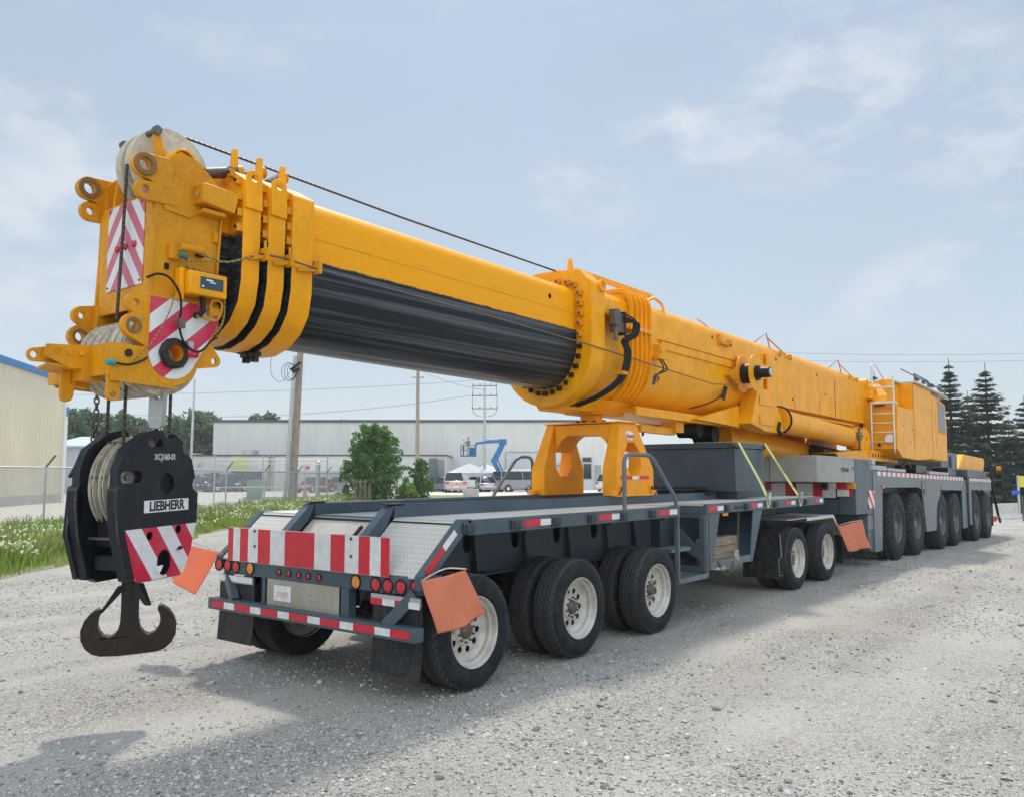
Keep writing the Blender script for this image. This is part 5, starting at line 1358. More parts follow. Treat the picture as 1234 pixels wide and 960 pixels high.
m = MB(); m.box(-.28,-.10,-.15,.06,1.30,1.90); m.build('sheave_cover', MAT['hole'], hb)
# white name plate + lettering, warning stripes
M0 = lambda x, z, y=-.2475: frame((x, y, z), (1,0,0), (0,0,1))
m = MB(); m.box(-.165,.325,-.2485,-.2455,1.535,1.625); m.build('name_plate', MAT['whitepaint'], hb)
text_mesh('name_lettering', 'LIEBHERR', .098, MAT['letter_dark'], hb, M0(.08,1.578,-.2495), .001, .0035, .93)
text_mesh('number_lettering', 'XCJ160-01', .066, MAT['whitepaint'], hb, M0(.05,1.945,-.2465), .001, .0004, .80)
m = MB()
m.plate([(-.415+.02,1.425),(.425,1.425),(.363,1.225),(.285,1.06),(.24,1.04),(-.22,1.04),(-.285,1.10)][::1], (0,-.2455,0), (1,0,0), (0,0,1), (0,-.002,0), [circle(-.10,1.365,.033,16), circle(.215,1.39,.033,16), circle(.06,1.155,.076,22,0,.096)])
m.build('warning_stripes', stripes('block_stripes', 3.1, 0, 2.3, .30, ((.74,.74,.73),(.58,.012,.05)), .5), hb)
m = MB(); m.cyl((.23,-.246,1.25),(.23,-.27,1.25),.012,None,8); m.box(.19,.24,-.268,-.258,1.235,1.248); m.build('bolt', MAT['darksteel'], hb)
HBLOC = PD(163, 607, 6.42); hbz = HBLOC.copy()
# ramshorn hook: a part of the block, turned to its own angle
hr_ = [(46,440),(45,640),(49,715),(59,758),(82,786),(108,796),(136,785),(157,758),(166,725),(162,690),(148,652),(157,640),(176,640),(208,662),(236,698),(254,748),(251,802),(229,848),(192,880),(150,894),(60,899)]
px = [(355+x, y) for x, y in hr_] + [(355-x, y+4) for x, y in hr_[::-1]]
sc = 6.42/FOC/4.8
pts = [((x-355)*sc*.97, 1.10 - (y-440)*sc) for x, y in px]
m = MB(); th = .056
m.plate(pts, (0,-th,0), (1,0,0), (0,0,1), (0,2*th,0)); 
m.cyl((0,0,.80),(0,0,1.14),.062,None,28)
hk = m.build('hook', MAT['hook'], hb, .014, seg=3)
hk.rotation_euler = (0,0,math.radians(-31-21)); hk.location = (-.055,-.05,0)
m = MB()
for s in (-1, 1):
    P0 = (s*.062, 0, 1.02-.05); P1 = (s*.195, 0, .80)
    m.hexa([(P0[0]-.022*s,-.05,P0[2]),(P0[0]+.025*s,-.05,P0[2]+.02),(P0[0]+.025*s,.05,P0[2]+.02),(P0[0]-.022*s,.05,P0[2]),(P1[0]-.008*s,-.03,P1[2]),(P1[0]+.006*s,-.03,P1[2]+.008),(P1[0]+.006*s,.03,P1[2]+.008),(P1[0]-.008*s,.03,P1[2])])
    m.cyl((s*.062,-.062,.975),(s*.062,.062,.975),.018,None,12)
la = m.build('latch', MAT['navy'], hb, .005); la.rotation_euler = hk.rotation_euler; la.location = hk.location
hb.location = (hbz.x, hbz.y, 0); hb.rotation_euler = (0, math.radians(-1.0), math.radians(21))
# falls of rope, wedge socket, chain
fz = PD(0,0,1)
for k, (u0, v0, u1, v1, dpt) in enumerate(((131,480,126,568,6.30),(152,462,147,568,6.12),(206,465,204,522,6.25))):
    m = MB(); m.tube([PD(u0, v0, dpt), PD(u1, v1, dpt+.02)], .0125, 8); tag(m.build('hoist_fall', MAT['rope']), ('leftmost of the three bare wire ropes between boom head and hook block','middle of the three bare wire ropes between boom head and hook block','right hand bare wire rope beside the grey wedge socket above the hook block')[k], 'wire rope', 'wire rope falls')
ws = empty('wedge_socket', PD(190,470,6.35), 'grey wedge socket with a rope end hanging between boom head and hook block', 'wedge socket')
c = PD(190, 490, 6.35); dx = Rt
m = MB(); m.plate([(-.05,.13),(.06,.13),(.045,-.14),(.025,-.16),(-.04,-.155),(-.055,-.12)], c-Fw*.04, Rt, (0,0,1), Fw*.08, [circle(.01,.075,.022,14)]); m.build('socket_body', MAT['galv'], ws, .01)
m = MB(); m.tube([c-Vector((0,0,.15)), c-Vector((0,0,.26))], .013, 8); m.build('rope_tail', MAT['rope'], ws)
m = MB(); m.tube([c+Vector((0,0,.08)), c+Vector((0,0,.20))], .02, 8); m.build('anchor_pin', MAT['darksteel'], ws)
chain('anchor_chain', [PD(117,473,6.55), PD(116,500,6.55), PD(115,538,6.6)], 'short dark chain hanging from the boom head to the far plate of the hook block', .007, .055)
chain('anchor_chain_end', [PD(112,508,6.56), PD(113,538,6.6)], 'second dark chain strand looped beside the first one over the hook block', .007, .055)
# ================================================================== SETTING
def sm(a, b, x): t = min(1, max(0, (x-a)/(b-a))); return t*t*(3-2*t)
def gz(x, y): return -.0183*min(max(x-13, 0), 47)*(1 - sm(4, 26, y))
def npgz(x, y):
    t = np.clip((y-4)/22, 0, 1); return -.0183*np.clip(x-13, 0, 47)*(1 - t*t*(3-2*t))
FH = Vector((math.cos(YAW), math.sin(YAW), 0))
def W(lat, D, z=None):
    p = Vector((CAM.x, CAM.y, 0)) + Rt*lat + FH*D
    p.z = gz(p.x, p.y) if z is None else z; return p
def WU(u, D, z=None):
    D = D*1.0; return W((u-617)/FOC*D, D, z)
def PG(u, v):
    z = 0
    for _ in range(8): p = PZ(u, v, z); z = gz(p.x, p.y)
    return p
def ZA(v, D): return CAM.z + (569.3-v)/FOC*D      # height seen at row v, distance D
def sheet(name, fn, n, k, mt, dz=0):
    V = []; F = []
    for i in range(n+1):
        for j in range(k+1):
            p = fn(i/n, j/k); V.append((p[0], p[1], gz(p[0], p[1])+dz))
    for i in range(n):
        for j in range(k): F.append((i*(k+1)+j, (i+1)*(k+1)+j, (i+1)*(k+1)+j+1, i*(k+1)+j+1))
    m = MB(); m.add(V, F); o = m.build(name, mt); 
    if o.data.polygons[0].normal.z < 0: o.data.flip_normals()
    return tag(o, kind='structure')
def stretch(t, a, b, c=3): s_ = 2*t-1; return (a+b)/2 + (b-a)/2*math.copysign(abs(s_)**c, s_)
o = sheet('ground', lambda s, t: (stretch(s, -430, 480), stretch(t, -430, 470)), 150, 150, MAT['gravel'])
tag(o, 'pale grey gravel yard running to the horizon', kind='structure')
edge = lambda D: -9.05 + .25*math.sin(D*.9) + .12*math.sin(D*2.7)
fl = lambda D: -13.8 + (D-25)*.123
sheet('grass_verge', lambda s, t: W(edge(8+52*s)*(1-t) + (fl(8+52*s)-1.2)*t, 8+52*s), 90, 8, MAT['soil'], .006)
sheet('parking_lot', lambda s, t: W(-16.4+(6+90*s-25)*.123*.9 - 110*t, 5+110*s), 40, 30, MAT['lot'], .005)
sheet('parking_lot', lambda s, t: W(-14+74*t, 60+62*s), 20, 30, MAT['lot'], .009)
sheet('turf_patch', lambda s, t: WU(295+120*t, 56+9*s), 8, 12, MAT['turf'], .014)
sheet('turf_patch', lambda s, t: WU(470+90*t, 60+10*s), 8, 12, MAT['turf'], .014)
sheet('turf_patch', lambda s, t: WU(85+30*t, 74+14*s), 4, 4, MAT['turf'], .014)
sheet('turf_patch', lambda s, t: WU(1190+160*t, 50+24*s), 10, 12, MAT['turf'], .014)
sheet('road', lambda s, t: WU(1150+260*t, 76+12*s), 10, 12, MAT['lot'], .018)

# ---- loose stones in the gravel
def ico():
    t = (1+5**.5)/2
    v = np.array([(-1,t,0),(1,t,0),(-1,-t,0),(1,-t,0),(0,-1,t),(0,1,t),(0,-1,-t),(0,1,-t),(t,0,-1),(t,0,1),(-t,0,-1),(-t,0,1)], float); v /= np.linalg.norm(v[0])
    f = np.array([(0,11,5),(0,5,1),(0,1,7),(0,7,10),(0,10,11),(1,5,9),(5,11,4),(11,10,2),(10,7,6),(7,1,8),(3,9,4),(3,4,2),(3,2,6),(3,6,8),(3,8,9),(4,9,5),(2,4,11),(6,2,10),(8,6,7),(9,8,1)])
    return v, f
def stones(n, D0, D1, smin, smed, smax, pw=1.0):
    v, f = ico(); u = RS.rand(n)
    D = D0*(D1/D0)**(u**pw); lat = (RS.rand(n)*2-1)*(.78*D+.5)
    c = CAM
    x = CAM.x + Rt.x*lat + FH.x*D; y = CAM.y + Rt.y*lat + FH.y*D
    ok = (lat > -8.6) | (D < 12)
    # gravel gathers in drifts
    dr = np.sin(x*1.7+np.sin(y*1.1)*2) + np.sin(y*2.3+x*.6) + np.sin(x*.5-y*.8)*1.2
    ok &= RS.rand(n) < np.clip(.52+.28*dr, .10, 1)
    x, y, D = x[ok], y[ok], D[ok]; n = len(x)
    s = np.clip(np.exp(RS.randn(n)*.45)*smed, smin, smax)*(1+np.clip(D-9, 0, 30)*.03)
    V = v[None]*(1+.28*(RS.rand(n, 12, 1)-.5)*2) * (np.array([1,1,.6])*(1+.35*(RS.rand(n,1,3)-.5)*2))
    a = RS.rand(n)*2*PI; ca, sa = np.cos(a)[:,None], np.sin(a)[:,None]
    X = V[...,0]*ca - V[...,1]*sa; Y = V[...,0]*sa + V[...,1]*ca
    tl = (RS.rand(n,1)-.5)*.9; Z = V[...,2] + X*tl
    P = np.stack([X*s[:,None]+x[:,None], Y*s[:,None]+y[:,None], Z*s[:,None]+npgz(x,y)[:,None]+s[:,None]*.22], -1).reshape(-1,3)
    F = (f[None] + (np.arange(n)*12)[:,None,None]).reshape(-1,3)
    return P, F
P1, F1 = stones(165000, 3.4, 30, .0035, .0070, .016)
P2, F2 = stones(3600, 3.4, 22, .012, .016, .028)
o = np_mesh('gravel_stones', np.vstack([P1, P2]), np.vstack([F1, F2+len(P1)]), MAT['stone']); tag(o, 'loose grey and buff stones over the yard', kind='stuff')

# ---- grass and daisies on the verge
def blades(n, posf, hmin, hmax, wd, lean=.35):
    x, y, hs = posf(n); n = len(x)
    h = (hmin + (hmax-hmin)*RS.rand(n)**1.6)*hs; a = RS.rand(n)*2*PI; w = wd*(.6+.8*RS.rand(n)); l = lean*h*(RS.rand(n)+.1); b = RS.rand(n)*2*PI
    z = npgz(x, y)
    p0 = np.stack([x-np.cos(a)*w, y-np.sin(a)*w, z], -1); p1 = np.stack([x+np.cos(a)*w, y+np.sin(a)*w, z], -1)
    mx, my = x+np.cos(b)*l*.4, y+np.sin(b)*l*.4
    p2 = np.stack([mx+np.cos(a)*w*.7, my+np.sin(a)*w*.7, z+h*.6], -1); p3 = np.stack([x+np.cos(b)*l, y+np.sin(b)*l, z+h], -1)
    V = np.stack([p0,p1,p2,p3], 1).reshape(-1,3); F = np.arange(n*4).reshape(n,4)
    return V, F
def verge(dlo, dhi, tall=True, e0=.0, e1=1.0):
    def f(n):
        D = dlo*(dhi/dlo)**RS.rand(n); t = e0+(e1-e0)*RS.rand(n)
        e = -9.05 + .25*np.sin(D*.9) + .12*np.sin(D*2.7); g = -13.8+(D-25)*.123-.9
        lat = e + (g-e)*t
        clump = .65+.35*np.sin(D*3.1+lat*2.3)*np.sin(lat*3.7-D*1.3)
        keep = RS.rand(n) < np.clip(clump*(.25+np.clip(t*5,0,1)), .05, 1); D, lat, t, clump = D[keep], lat[keep], t[keep], clump[keep]
        hs = (.30+np.clip(t*3.2, 0, .7))*(.7+.5*clump)*(1+.0*D)
        return CAM.x+Rt.x*lat+FH.x*D, CAM.y+Rt.y*lat+FH.y*D, hs
    return f
V1, F1 = blades(120000, verge(11, 58), .16, .58, .012); V2, F2 = blades(9000, verge(11, 58, e1=.5), .25, .7, .008, .5)
o = np_mesh('grass', V1, F1, MAT['grass']); tag(o, 'green wild grass along the fence', kind='stuff')
V3, F3 = blades(22000, verge(11, 50, e1=.22), .05, .20, .012)
o = np_mesh('dry_grass', np.vstack([V2*1, V3]), np.vstack([F2, F3+len(V2)]), MAT['grassdry']); tag(o, 'dry straw coloured grass at the edge of the verge', kind='stuff')
def daisies(n):
    x, y, hs = verge(12, 52, e0=.10)(n)
    sp = np.sin(x*1.9+y*.7)+np.sin(y*2.9-x*1.1)+.6*np.sin(x*5+y*4); k = RS.rand(len(x)) < np.clip(.35+.32*sp, .03, 1); x, y, hs = x[k], y[k], hs[k]; n = len(x)
    z = npgz(x, y)+.40*hs*(.75+.45*RS.rand(n)); r = .030*(.7+.6*RS.rand(n))
    nx, ny = (RS.rand(n)-.5)*1.3-.35, (RS.rand(n)-.5)*1.3-.45; t = np.arange(8)*2*PI/8
    V = np.zeros((n, 8, 3)); rr = r[:,None]*np.where(np.arange(8)%2, .75, 1)[None]
    V[...,0] = x[:,None]+rr*np.cos(t); V[...,1] = y[:,None]+rr*np.sin(t); V[...,2] = z[:,None] - rr*(np.cos(t)*nx[:,None]+np.sin(t)*ny[:,None])
    o = np_mesh('daisies', V.reshape(-1,3), np.arange(n*8).reshape(n,8), MAT['petal']); tag(o, 'white oxeye daisies scattered through the grass', kind='stuff')
    E = V.mean(1)[:,None] + (V-V.mean(1)[:,None])*.36 + np.array([-.002,-.003,.005]); 
    e = np_mesh('daisy_eyes', E.reshape(-1,3), np.arange(n*8).reshape(n,8), MAT['daisyeye']); tag(e, 'yellow eyes of the daisies in the grass', kind='stuff')
daisies(18000)

# ---- foliage helpers
def leafcloud(name, centers, radii, n, size, mt, parent=None, squash=1.0, edge=.55):
    C_ = np.array(centers, float); Rr = np.array(radii, float)
    w = Rr**1.6; idx = RS.choice(len(C_), n, p=w/w.sum())
    d = RS.randn(n,3); d /= np.linalg.norm(d, axis=1)[:,None]
    rad = Rr[idx]*(edge+(1-edge)*RS.rand(n))**.7*(1+.20*RS.randn(n))
    P = C_[idx] + d*rad[:,None]*np.array([1,1,squash])
    a = RS.randn(n,3); a /= np.linalg.norm(a, axis=1)[:,None]; b = np.cross(a, RS.randn(n,3)); b /= np.linalg.norm(b, axis=1)[:,None]
    s = size*(.5+RS.rand(n))[:,None]
    V = np.stack([P-a*s, P-b*s*.5, P+a*s, P+b*s*.5], 1).reshape(-1,3)
    return np_mesh(name, V, np.arange(n*4).reshape(n,4), mt, parent)
def broad_tree(name, base, H, R, label, cat='tree', mt='leaffar', n=5000, size=.22, trunk=.12, low=.25, blobs=16, seed=0, group=None, gap=1.0):
    rs = random.Random(seed); r = empty(name, base, label, cat, group); b = Vector(base)
    cs, rr = [], []; m = MB(); top = b+Vector((0,0,H*.78))
    m.loft([(b-Vector((0,0,.1)), trunk), (b+Vector((.05*R,0,H*.4)), trunk*.75), (top, trunk*.25)], 8)
    for i in range(blobs):
        z = low + (1-low)*(i+.5)/blobs; a = i*2.4+rs.random(); prof_ = math.sin(PI*min(1, max(.08, (z-low)/(1-low)*.86+.12)))**.7
        q = b + Vector((R*prof_*.66*math.cos(a)*(.5+.6*rs.random()), R*prof_*.66*math.sin(a)*(.5+.6*rs.random()), H*z*.92))
        cs.append(q); rr.append(R*(.26+.20*rs.random())*gap)
        m.loft([(b+Vector((0,0,H*z*.55)), trunk*.4), (q, trunk*.12)], 5)
    if cat == 'shrub':
        for i in range(int(70*R)):
            z = low+(1.02-low)*rs.random(); a = rs.random()*6.283; prof_ = (1-max(0, z-.35)/.75)**.5*(.85+.30*rs.random())
            q = b + Vector((R*prof_*math.cos(a), R*prof_*math.sin(a), H*z)); cs.append(q); rr.append(R*(.07+.07*rs.random()))
            m.loft([(b+Vector((0,0,H*z*.7)), .012), (q+Vector((0,0,.1)), .004)], 4)
        for i in range(int(10*R)):
            a = rs.random()*6.283; d_ = rs.random()*R*.5
            for k in range(3): cs.append(b + Vector((d_*math.cos(a), d_*math.sin(a), H*(.93+.05*k-.12*d_/R)))); rr.append(R*.05)
    m.build('trunk', MAT['bark'], r); leafcloud('crown', cs, rr, n, size, MAT[mt], r, .85)
    return r
def spruce(base, H, R, label, n=26, seed=0, thin=1.0, group='spruces beyond the crane'):
    rs = np.random.RandomState(seed); r = empty('spruce_tree', base, label, 'tree', group); b = Vector(base)
    m = MB(); m.loft([(b-Vector((0,0,.1)), H*.016), (b+Vector((0,0,H*.6)), H*.009), (b+Vector((0,0,H)), H*.002)], 8)
    V = []
    wh = int(n*1.0*H/9)
    for i in range(wh):
        t = (i+.3*rs.rand())/wh; z = H*(.06+.91*t)+(rs.rand()-.5)*.16; L0 = R*(1-t)**.82*(.75+.25*min(1,(t*6+.4)))
        k = int(7 if t < .8 else 5)
        for j in range(k):
            a = 2*PI*(j/k)+i*1.3+rs.rand()*.5; L = L0*(.50+.70*rs.rand())
            if rs.rand() < .08: L *= .5
            L = max(L, .12)
            dx, dy = math.cos(a), math.sin(a); dr = (.30-.38*t)*(1 if t < .75 else .6)
            npt = int(18+78*L/R)
            s = rs.rand(npt)**.8*L
            zz = z - dr*s + .16*s*s/L0*.9 + (.0)
            if j % 2 == 0: m.loft([(b+Vector((0,0,z)), .018), (b+Vector((dx*L*.5,dy*L*.5,z-dr*L*.5+.04*L)), .012), (b+Vector((dx*L,dy*L,z-dr*L+.14*L)), .004)], 4)
            side = (rs.rand(npt)-.5)*.46*(1-.5*s/L)*min(1.6, L+.25); hang = -rs.rand(npt)**1.5*.25*(.4+L/R)
            px_ = b.x+dx*s-dy*side; py_ = b.y+dy*s+dx*side; pz_ = b.z+zz+hang
            V.append(np.stack([px_,py_,pz_,np.full(npt,a)],-1))
    V = np.vstack(V); n_ = len(V); a = V[:,3]+(rs.rand(n_)-.5)*1.8; sz = (.16+.16*rs.rand(n_))*thin*(H/10)**.5
    ux, uy = np.cos(a)*sz, np.sin(a)*sz; P = V[:,:3]
    q0 = P+np.stack([-ux*.4,-uy*.4,sz*.15],-1); q1 = P+np.stack([uy*.30,-ux*.30,-sz*.15],-1); q2 = P+np.stack([ux,uy,-sz*.35],-1); q3 = P+np.stack([-uy*.30,ux*.30,-sz*.05],-1)
    m.build('trunk', MAT['bark'], r)
    np_mesh('crown', np.stack([q0,q1,q2,q3],1).reshape(-1,3), np.arange(n_*4).reshape(n_,4), MAT['spruce'], r)
    return r
def at(u, D, dz=0): p = WU(u, D); p.z += dz; return p
for (u, D, vtop, R, lab, sd_) in ((1147,58,431,2.5,'tall narrow spruce just right of the operator cab roof',1),(1191,57,436,3.2,'broad layered spruce standing between the cab and the picture edge',2),(1236,56,476,3.0,'lower spruce at the right edge of the picture behind the yellow sign',3),(1056,78,446,2.2,'distant spruce whose tip shows above the boom base',4),(1168,70,470,3.2,'darker spruce set back between the two tall spruces',5),(1216,72,500,3.4,'low dark spruce set back near the right edge',6),(1128,66,500,3.0,'spruce half hidden behind the operator cab',7)):
    p = at(u, D); spruce(p, ZA(vtop, D)-p.z, R, lab, seed=sd_, thin=1.0 if D < 60 else 1.25)
# shrubs by the fence end
broad_tree('shrub', at(452,52), ZA(514,52)-0, 1.9, 'large rounded green shrub beside the end of the fence', 'shrub', 'leaf', 13000, .10, .06, .05, 44, 3, gap=.78)
broad_tree('shrub', at(507,54), ZA(554,54), .85, 'smaller upright green shrub right of the large one', 'shrub', 'leaf', 3000, .09, .04, .05, 18, 4, gap=.95)
broad_tree('shrub', at(491,53), ZA(584,53), .75, 'low lime green shrub between the two green shrubs', 'shrub', 'leafyel', 1600, .09, .03, .05, 9, 5, gap=1.3)
tl_ = [(88,96,490,2.6,'pine just right of the cream building'),(106,98,488,2.6,'pine seen left of the hook block chain'),(128,100,497,2.8,'pine behind the left ropes of the hook block'),(152,97,492,2.9,'pine seen between the hook block ropes'),(172,104,503,2.8,'pine behind the right shoulder of the hook block')]
for i, (u, D, v, R, lab) in enumerate(tl_): broad_tree('pine_tree', at(u,D), ZA(v,D), R, lab, n=2200, size=.30, blobs=15, seed=20+i, group='pines left of the warehouse', low=.30, gap=.8)
for i, (u, D, v, R, lab) in enumerate(((212,112,501,3.4,'leafy tree left of the street light pole'),(236,110,494,3.6,'leafy tree right behind the street light pole'),(252,114,499,3.6,'leafy tree touching the left end of the warehouse'),(222,120,505,3.6,'leafy tree at the back of the clump by the warehouse'),(308,125,496,3.2,'treetop above the warehouse roof left of the wooden pole'),(325,128,496,3.2,'second treetop above the warehouse roof beside the wooden pole'),(412,150,503,2.5,'tiny treetop above the warehouse roof near the shrub'))):
    broad_tree('leafy_tree', at(u,D), ZA(v,D), R, lab, n=4200, size=.30, blobs=18, seed=40+i, group='trees behind the warehouse', low=.12)

# ---- buildings
def wallbox(name, parent, pts, z0, z1, mt, thick=None):
    """closed polygon of plan points extruded"""
    m = MB(); m.pxy([(p.x, p.y) for p in pts], z0, z1); return m.build(name, mt, parent)
def building(name, loc, yaw, label, cat='building'):
    r = empty(name, loc, label, cat); r.rotation_euler = (0,0,0); return r
def rotz_later(r, yaw): r.rotation_euler = (0,0,yaw)
# big warehouse: built in its own frame (x along the facade to the right, y away)
def local(name, u0, D0, u1, D1, label, cat='building'):
    a, b = WU(u0, D0), WU(u1, D1); r = empty(name, (0,0,0), label, cat); L = (Vector((b.x,b.y,0))-Vector((a.x,a.y,0))).length
    return r, L, a, math.atan2(b.y-a.y, b.x-a.x)
def place(r, a, yaw): r.location = a; r.rotation_euler = (0,0,yaw)
wallgrey = corrugated('grey_metal_cladding', (.68,.67,.62), .9)
wh, L, a, yw = local('warehouse', 257, 96, 729, 96, 'long pale grey metal clad warehouse across the back of the lot')
Hh = ZA(508.5, 96)-a.z
m = MB(); m.box(0, L, 0, 40, -1.5, Hh); m.build('wall', wallgrey, wh)
m = MB(); m.box(-.15, L+.15, -.15, 40.2, Hh, Hh+.28); m.build('roof', plain('dark_roof_edge', (.09,.085,.09), .6), wh)
k = L/472.0
def wd(name, u0, u1, v0, v1, mt, y0=-.06, y1=-.01, D=96, par=None, ub=257, kk=None, fr=0):
    kk = kk or k; z0, z1 = ZA(v1, D)-a.z, ZA(v0, D)-a.z; m = MB(); m.box((u0-ub)*kk, (u1-ub)*kk, y0, y1, z0, z1); o = m.build(name, mt, par or wh)
    if fr: 
        q = MB(); x0, x1 = (u0-ub)*kk, (u1-ub)*kk
        for (p, r_, s_, t) in ((x0-fr,x0,z0-fr,z1+fr),(x1,x1+fr,z0-fr,z1+fr),(x0,x1,z1,z1+fr)): q.box(p, r_, y0-.03, y1, s_, t)
        q.build('frame', MAT['greybox'], o)
    return o
wd('roller_door', 610, 652, 545, 589, corrugated('white_door', (.62,.65,.66), .5), fr=.12)
wd('window', 702, 712, 551, 556, MAT['glass'], fr=.08); wd('window', 703, 712, 558.5, 576, MAT['glass'], fr=.08); wd('door', 716, 724, 560, 588, MAT['greybox'])
wd('steel_canopy', 664, 694, 556, 559, MAT['galv'], -.8)
ax_, La, a2, yw2 = local('annex', 205, 87, 537, 87, 'low grey annex with a flat roof in front of the warehouse')
Ha = ZA(549, 87)-a2.z; ka = La/332.0
m = MB(); m.box(-30, La, 0, 9, -1.5, Ha); m.build('wall', corrugated('grey_annex_cladding', (.64,.635,.59), .6), ax_)
m = MB(); m.box(-30, La+.1, -.1, 9, Ha, Ha+.15); m.build('roof', plain('dark_roof_edge2', (.09,.085,.09), .6), ax_)
a = a2
wd('yellow_panel', 282, 297, 548.5, 572, plain('yellow_panel', (.66,.62,.24), .6), D=87, par=ax_, ub=205, kk=ka)
wd('door', 255, 266, 569, 589, MAT['slate'], D=87, par=ax_, ub=205, kk=ka, fr=.06); wd('blue_sign', 238, 243, 571, 577, plain('blue_sign', (.03,.10,.42), .5), D=87, par=ax_, ub=205, kk=ka)
wd('blue_sign', 305, 311, 573, 579, plain('blue_sign2', (.03,.10,.42), .5), D=87, par=ax_, ub=205, kk=ka); wd('red_sign', 368, 374, 561, 564.5, plain('red_sign', (.55,.06,.09), .5), D=87, par=ax_, ub=205, kk=ka)
wd('pipe', 325, 327, 548, 589, plain('ochre_pipe', (.42,.32,.18), .6), -.3, -.02, D=87, par=ax_, ub=205, kk=ka); wd('pipe', 330, 331, 548, 589, MAT['galv'], -.2, -.02, D=87, par=ax_, ub=205, kk=ka)
wd('side_bay', 518.5, 527, 552, 589, MAT['slate_light'], -1.2, -.01, D=87, par=ax_, ub=205, kk=ka); wd('door', 528, 536, 553, 589, MAT['greybox'], -.06, -.01, D=87, par=ax_, ub=205, kk=ka)
for (u0, u1, v0) in ((289,302,541.5),(343,350,541.5),(225,232,545),(366,372,546)): wd('roof_unit', u0, u1, v0, 547.3, MAT['galv'], 1.0, 3.0, D=87, par=ax_, ub=205, kk=ka)
for u in (240, 350, 480): wd('wall_lamp', u, u+3, 558, 560, MAT['galv'], -.25, -.01, D=87, par=ax_, ub=205, kk=ka)
place(ax_, a2, yw2); wA = WU(257, 96); place(wh, wA, yw)
# cream shed with blue trim on the left
pr_, pl_ = WU(78.5, 53.2), WU(0, 45.2); d_ = (Vector((pr_.x,pr_.y,0))-Vector((pl_.x,pl_.y,0))).normalized(); p0_ = Vector((pr_.x,pr_.y,0)) - d_*26
cb = empty('metal_shed', (0,0,0), 'cream metal shed with a bright blue eaves strip at the left edge', 'building')
m = MB(); m.hexa([(0,0,-.5),(26,0,-.5),(26,18,-.5),(0,18,-.5),(0,0,8.35),(26,0,7.42),(26,18,7.42),(0,18,8.35)]); m.build('wall', corrugated('cream_cladding', (.68,.62,.46), .50, .45), cb)
m = MB(); m.hexa([(-.1,-.12,8.35),(26.1,-.12,7.42),(26.1,18.1,7.42),(-.1,18.1,8.35),(-.1,-.12,8.72),(26.1,-.12,7.78),(26.1,18.1,7.78),(-.1,18.1,8.72)]); m.build('roof', plain('blue_trim', (.02,.17,.45), .4), cb)
m = MB(); m.box(25.7,26.1,-.08,-.002,0,7.40); m.box(25.85,26.12,-.12,-.081,5.4,5.95,1); m.build('corner_trim', [MAT['whitepaint'], bpy.data.materials['blue_trim']], cb)
m = MB(); m.box(-.05,26.0,-.05,-.003,0,.55); m.build('plinth', MAT['concrete'], cb)
place(cb, p0_, math.atan2(d_.y, d_.x))
lb, L, a, yw = local('low_building', 60, 74, 140, 74, 'low grey building with a pale metal roof right of the cream shed')
m = MB(); m.box(0, L, 0, 10, -.5, ZA(538,74)-a.z); m.build('wall', corrugated('blue_grey_wall', (.36,.40,.42), 1.0), lb)
z1 = ZA(538,74)-a.z; z2 = ZA(527,74)-a.z
m = MB(); m.hexa([(-.3,-.4,z1),(L+.3,-.4,z1),(L+.3,10,z1),(-.3,10,z1),(-.3,-.4,z1+.12),(L+.3,-.4,z1+.12),(L+.3,6,z2+.35),(-.3,6,z2+.35)]); m.build('roof', plain('pale_roof', (.50,.55,.60), .4), lb)
place(lb, a, yw)

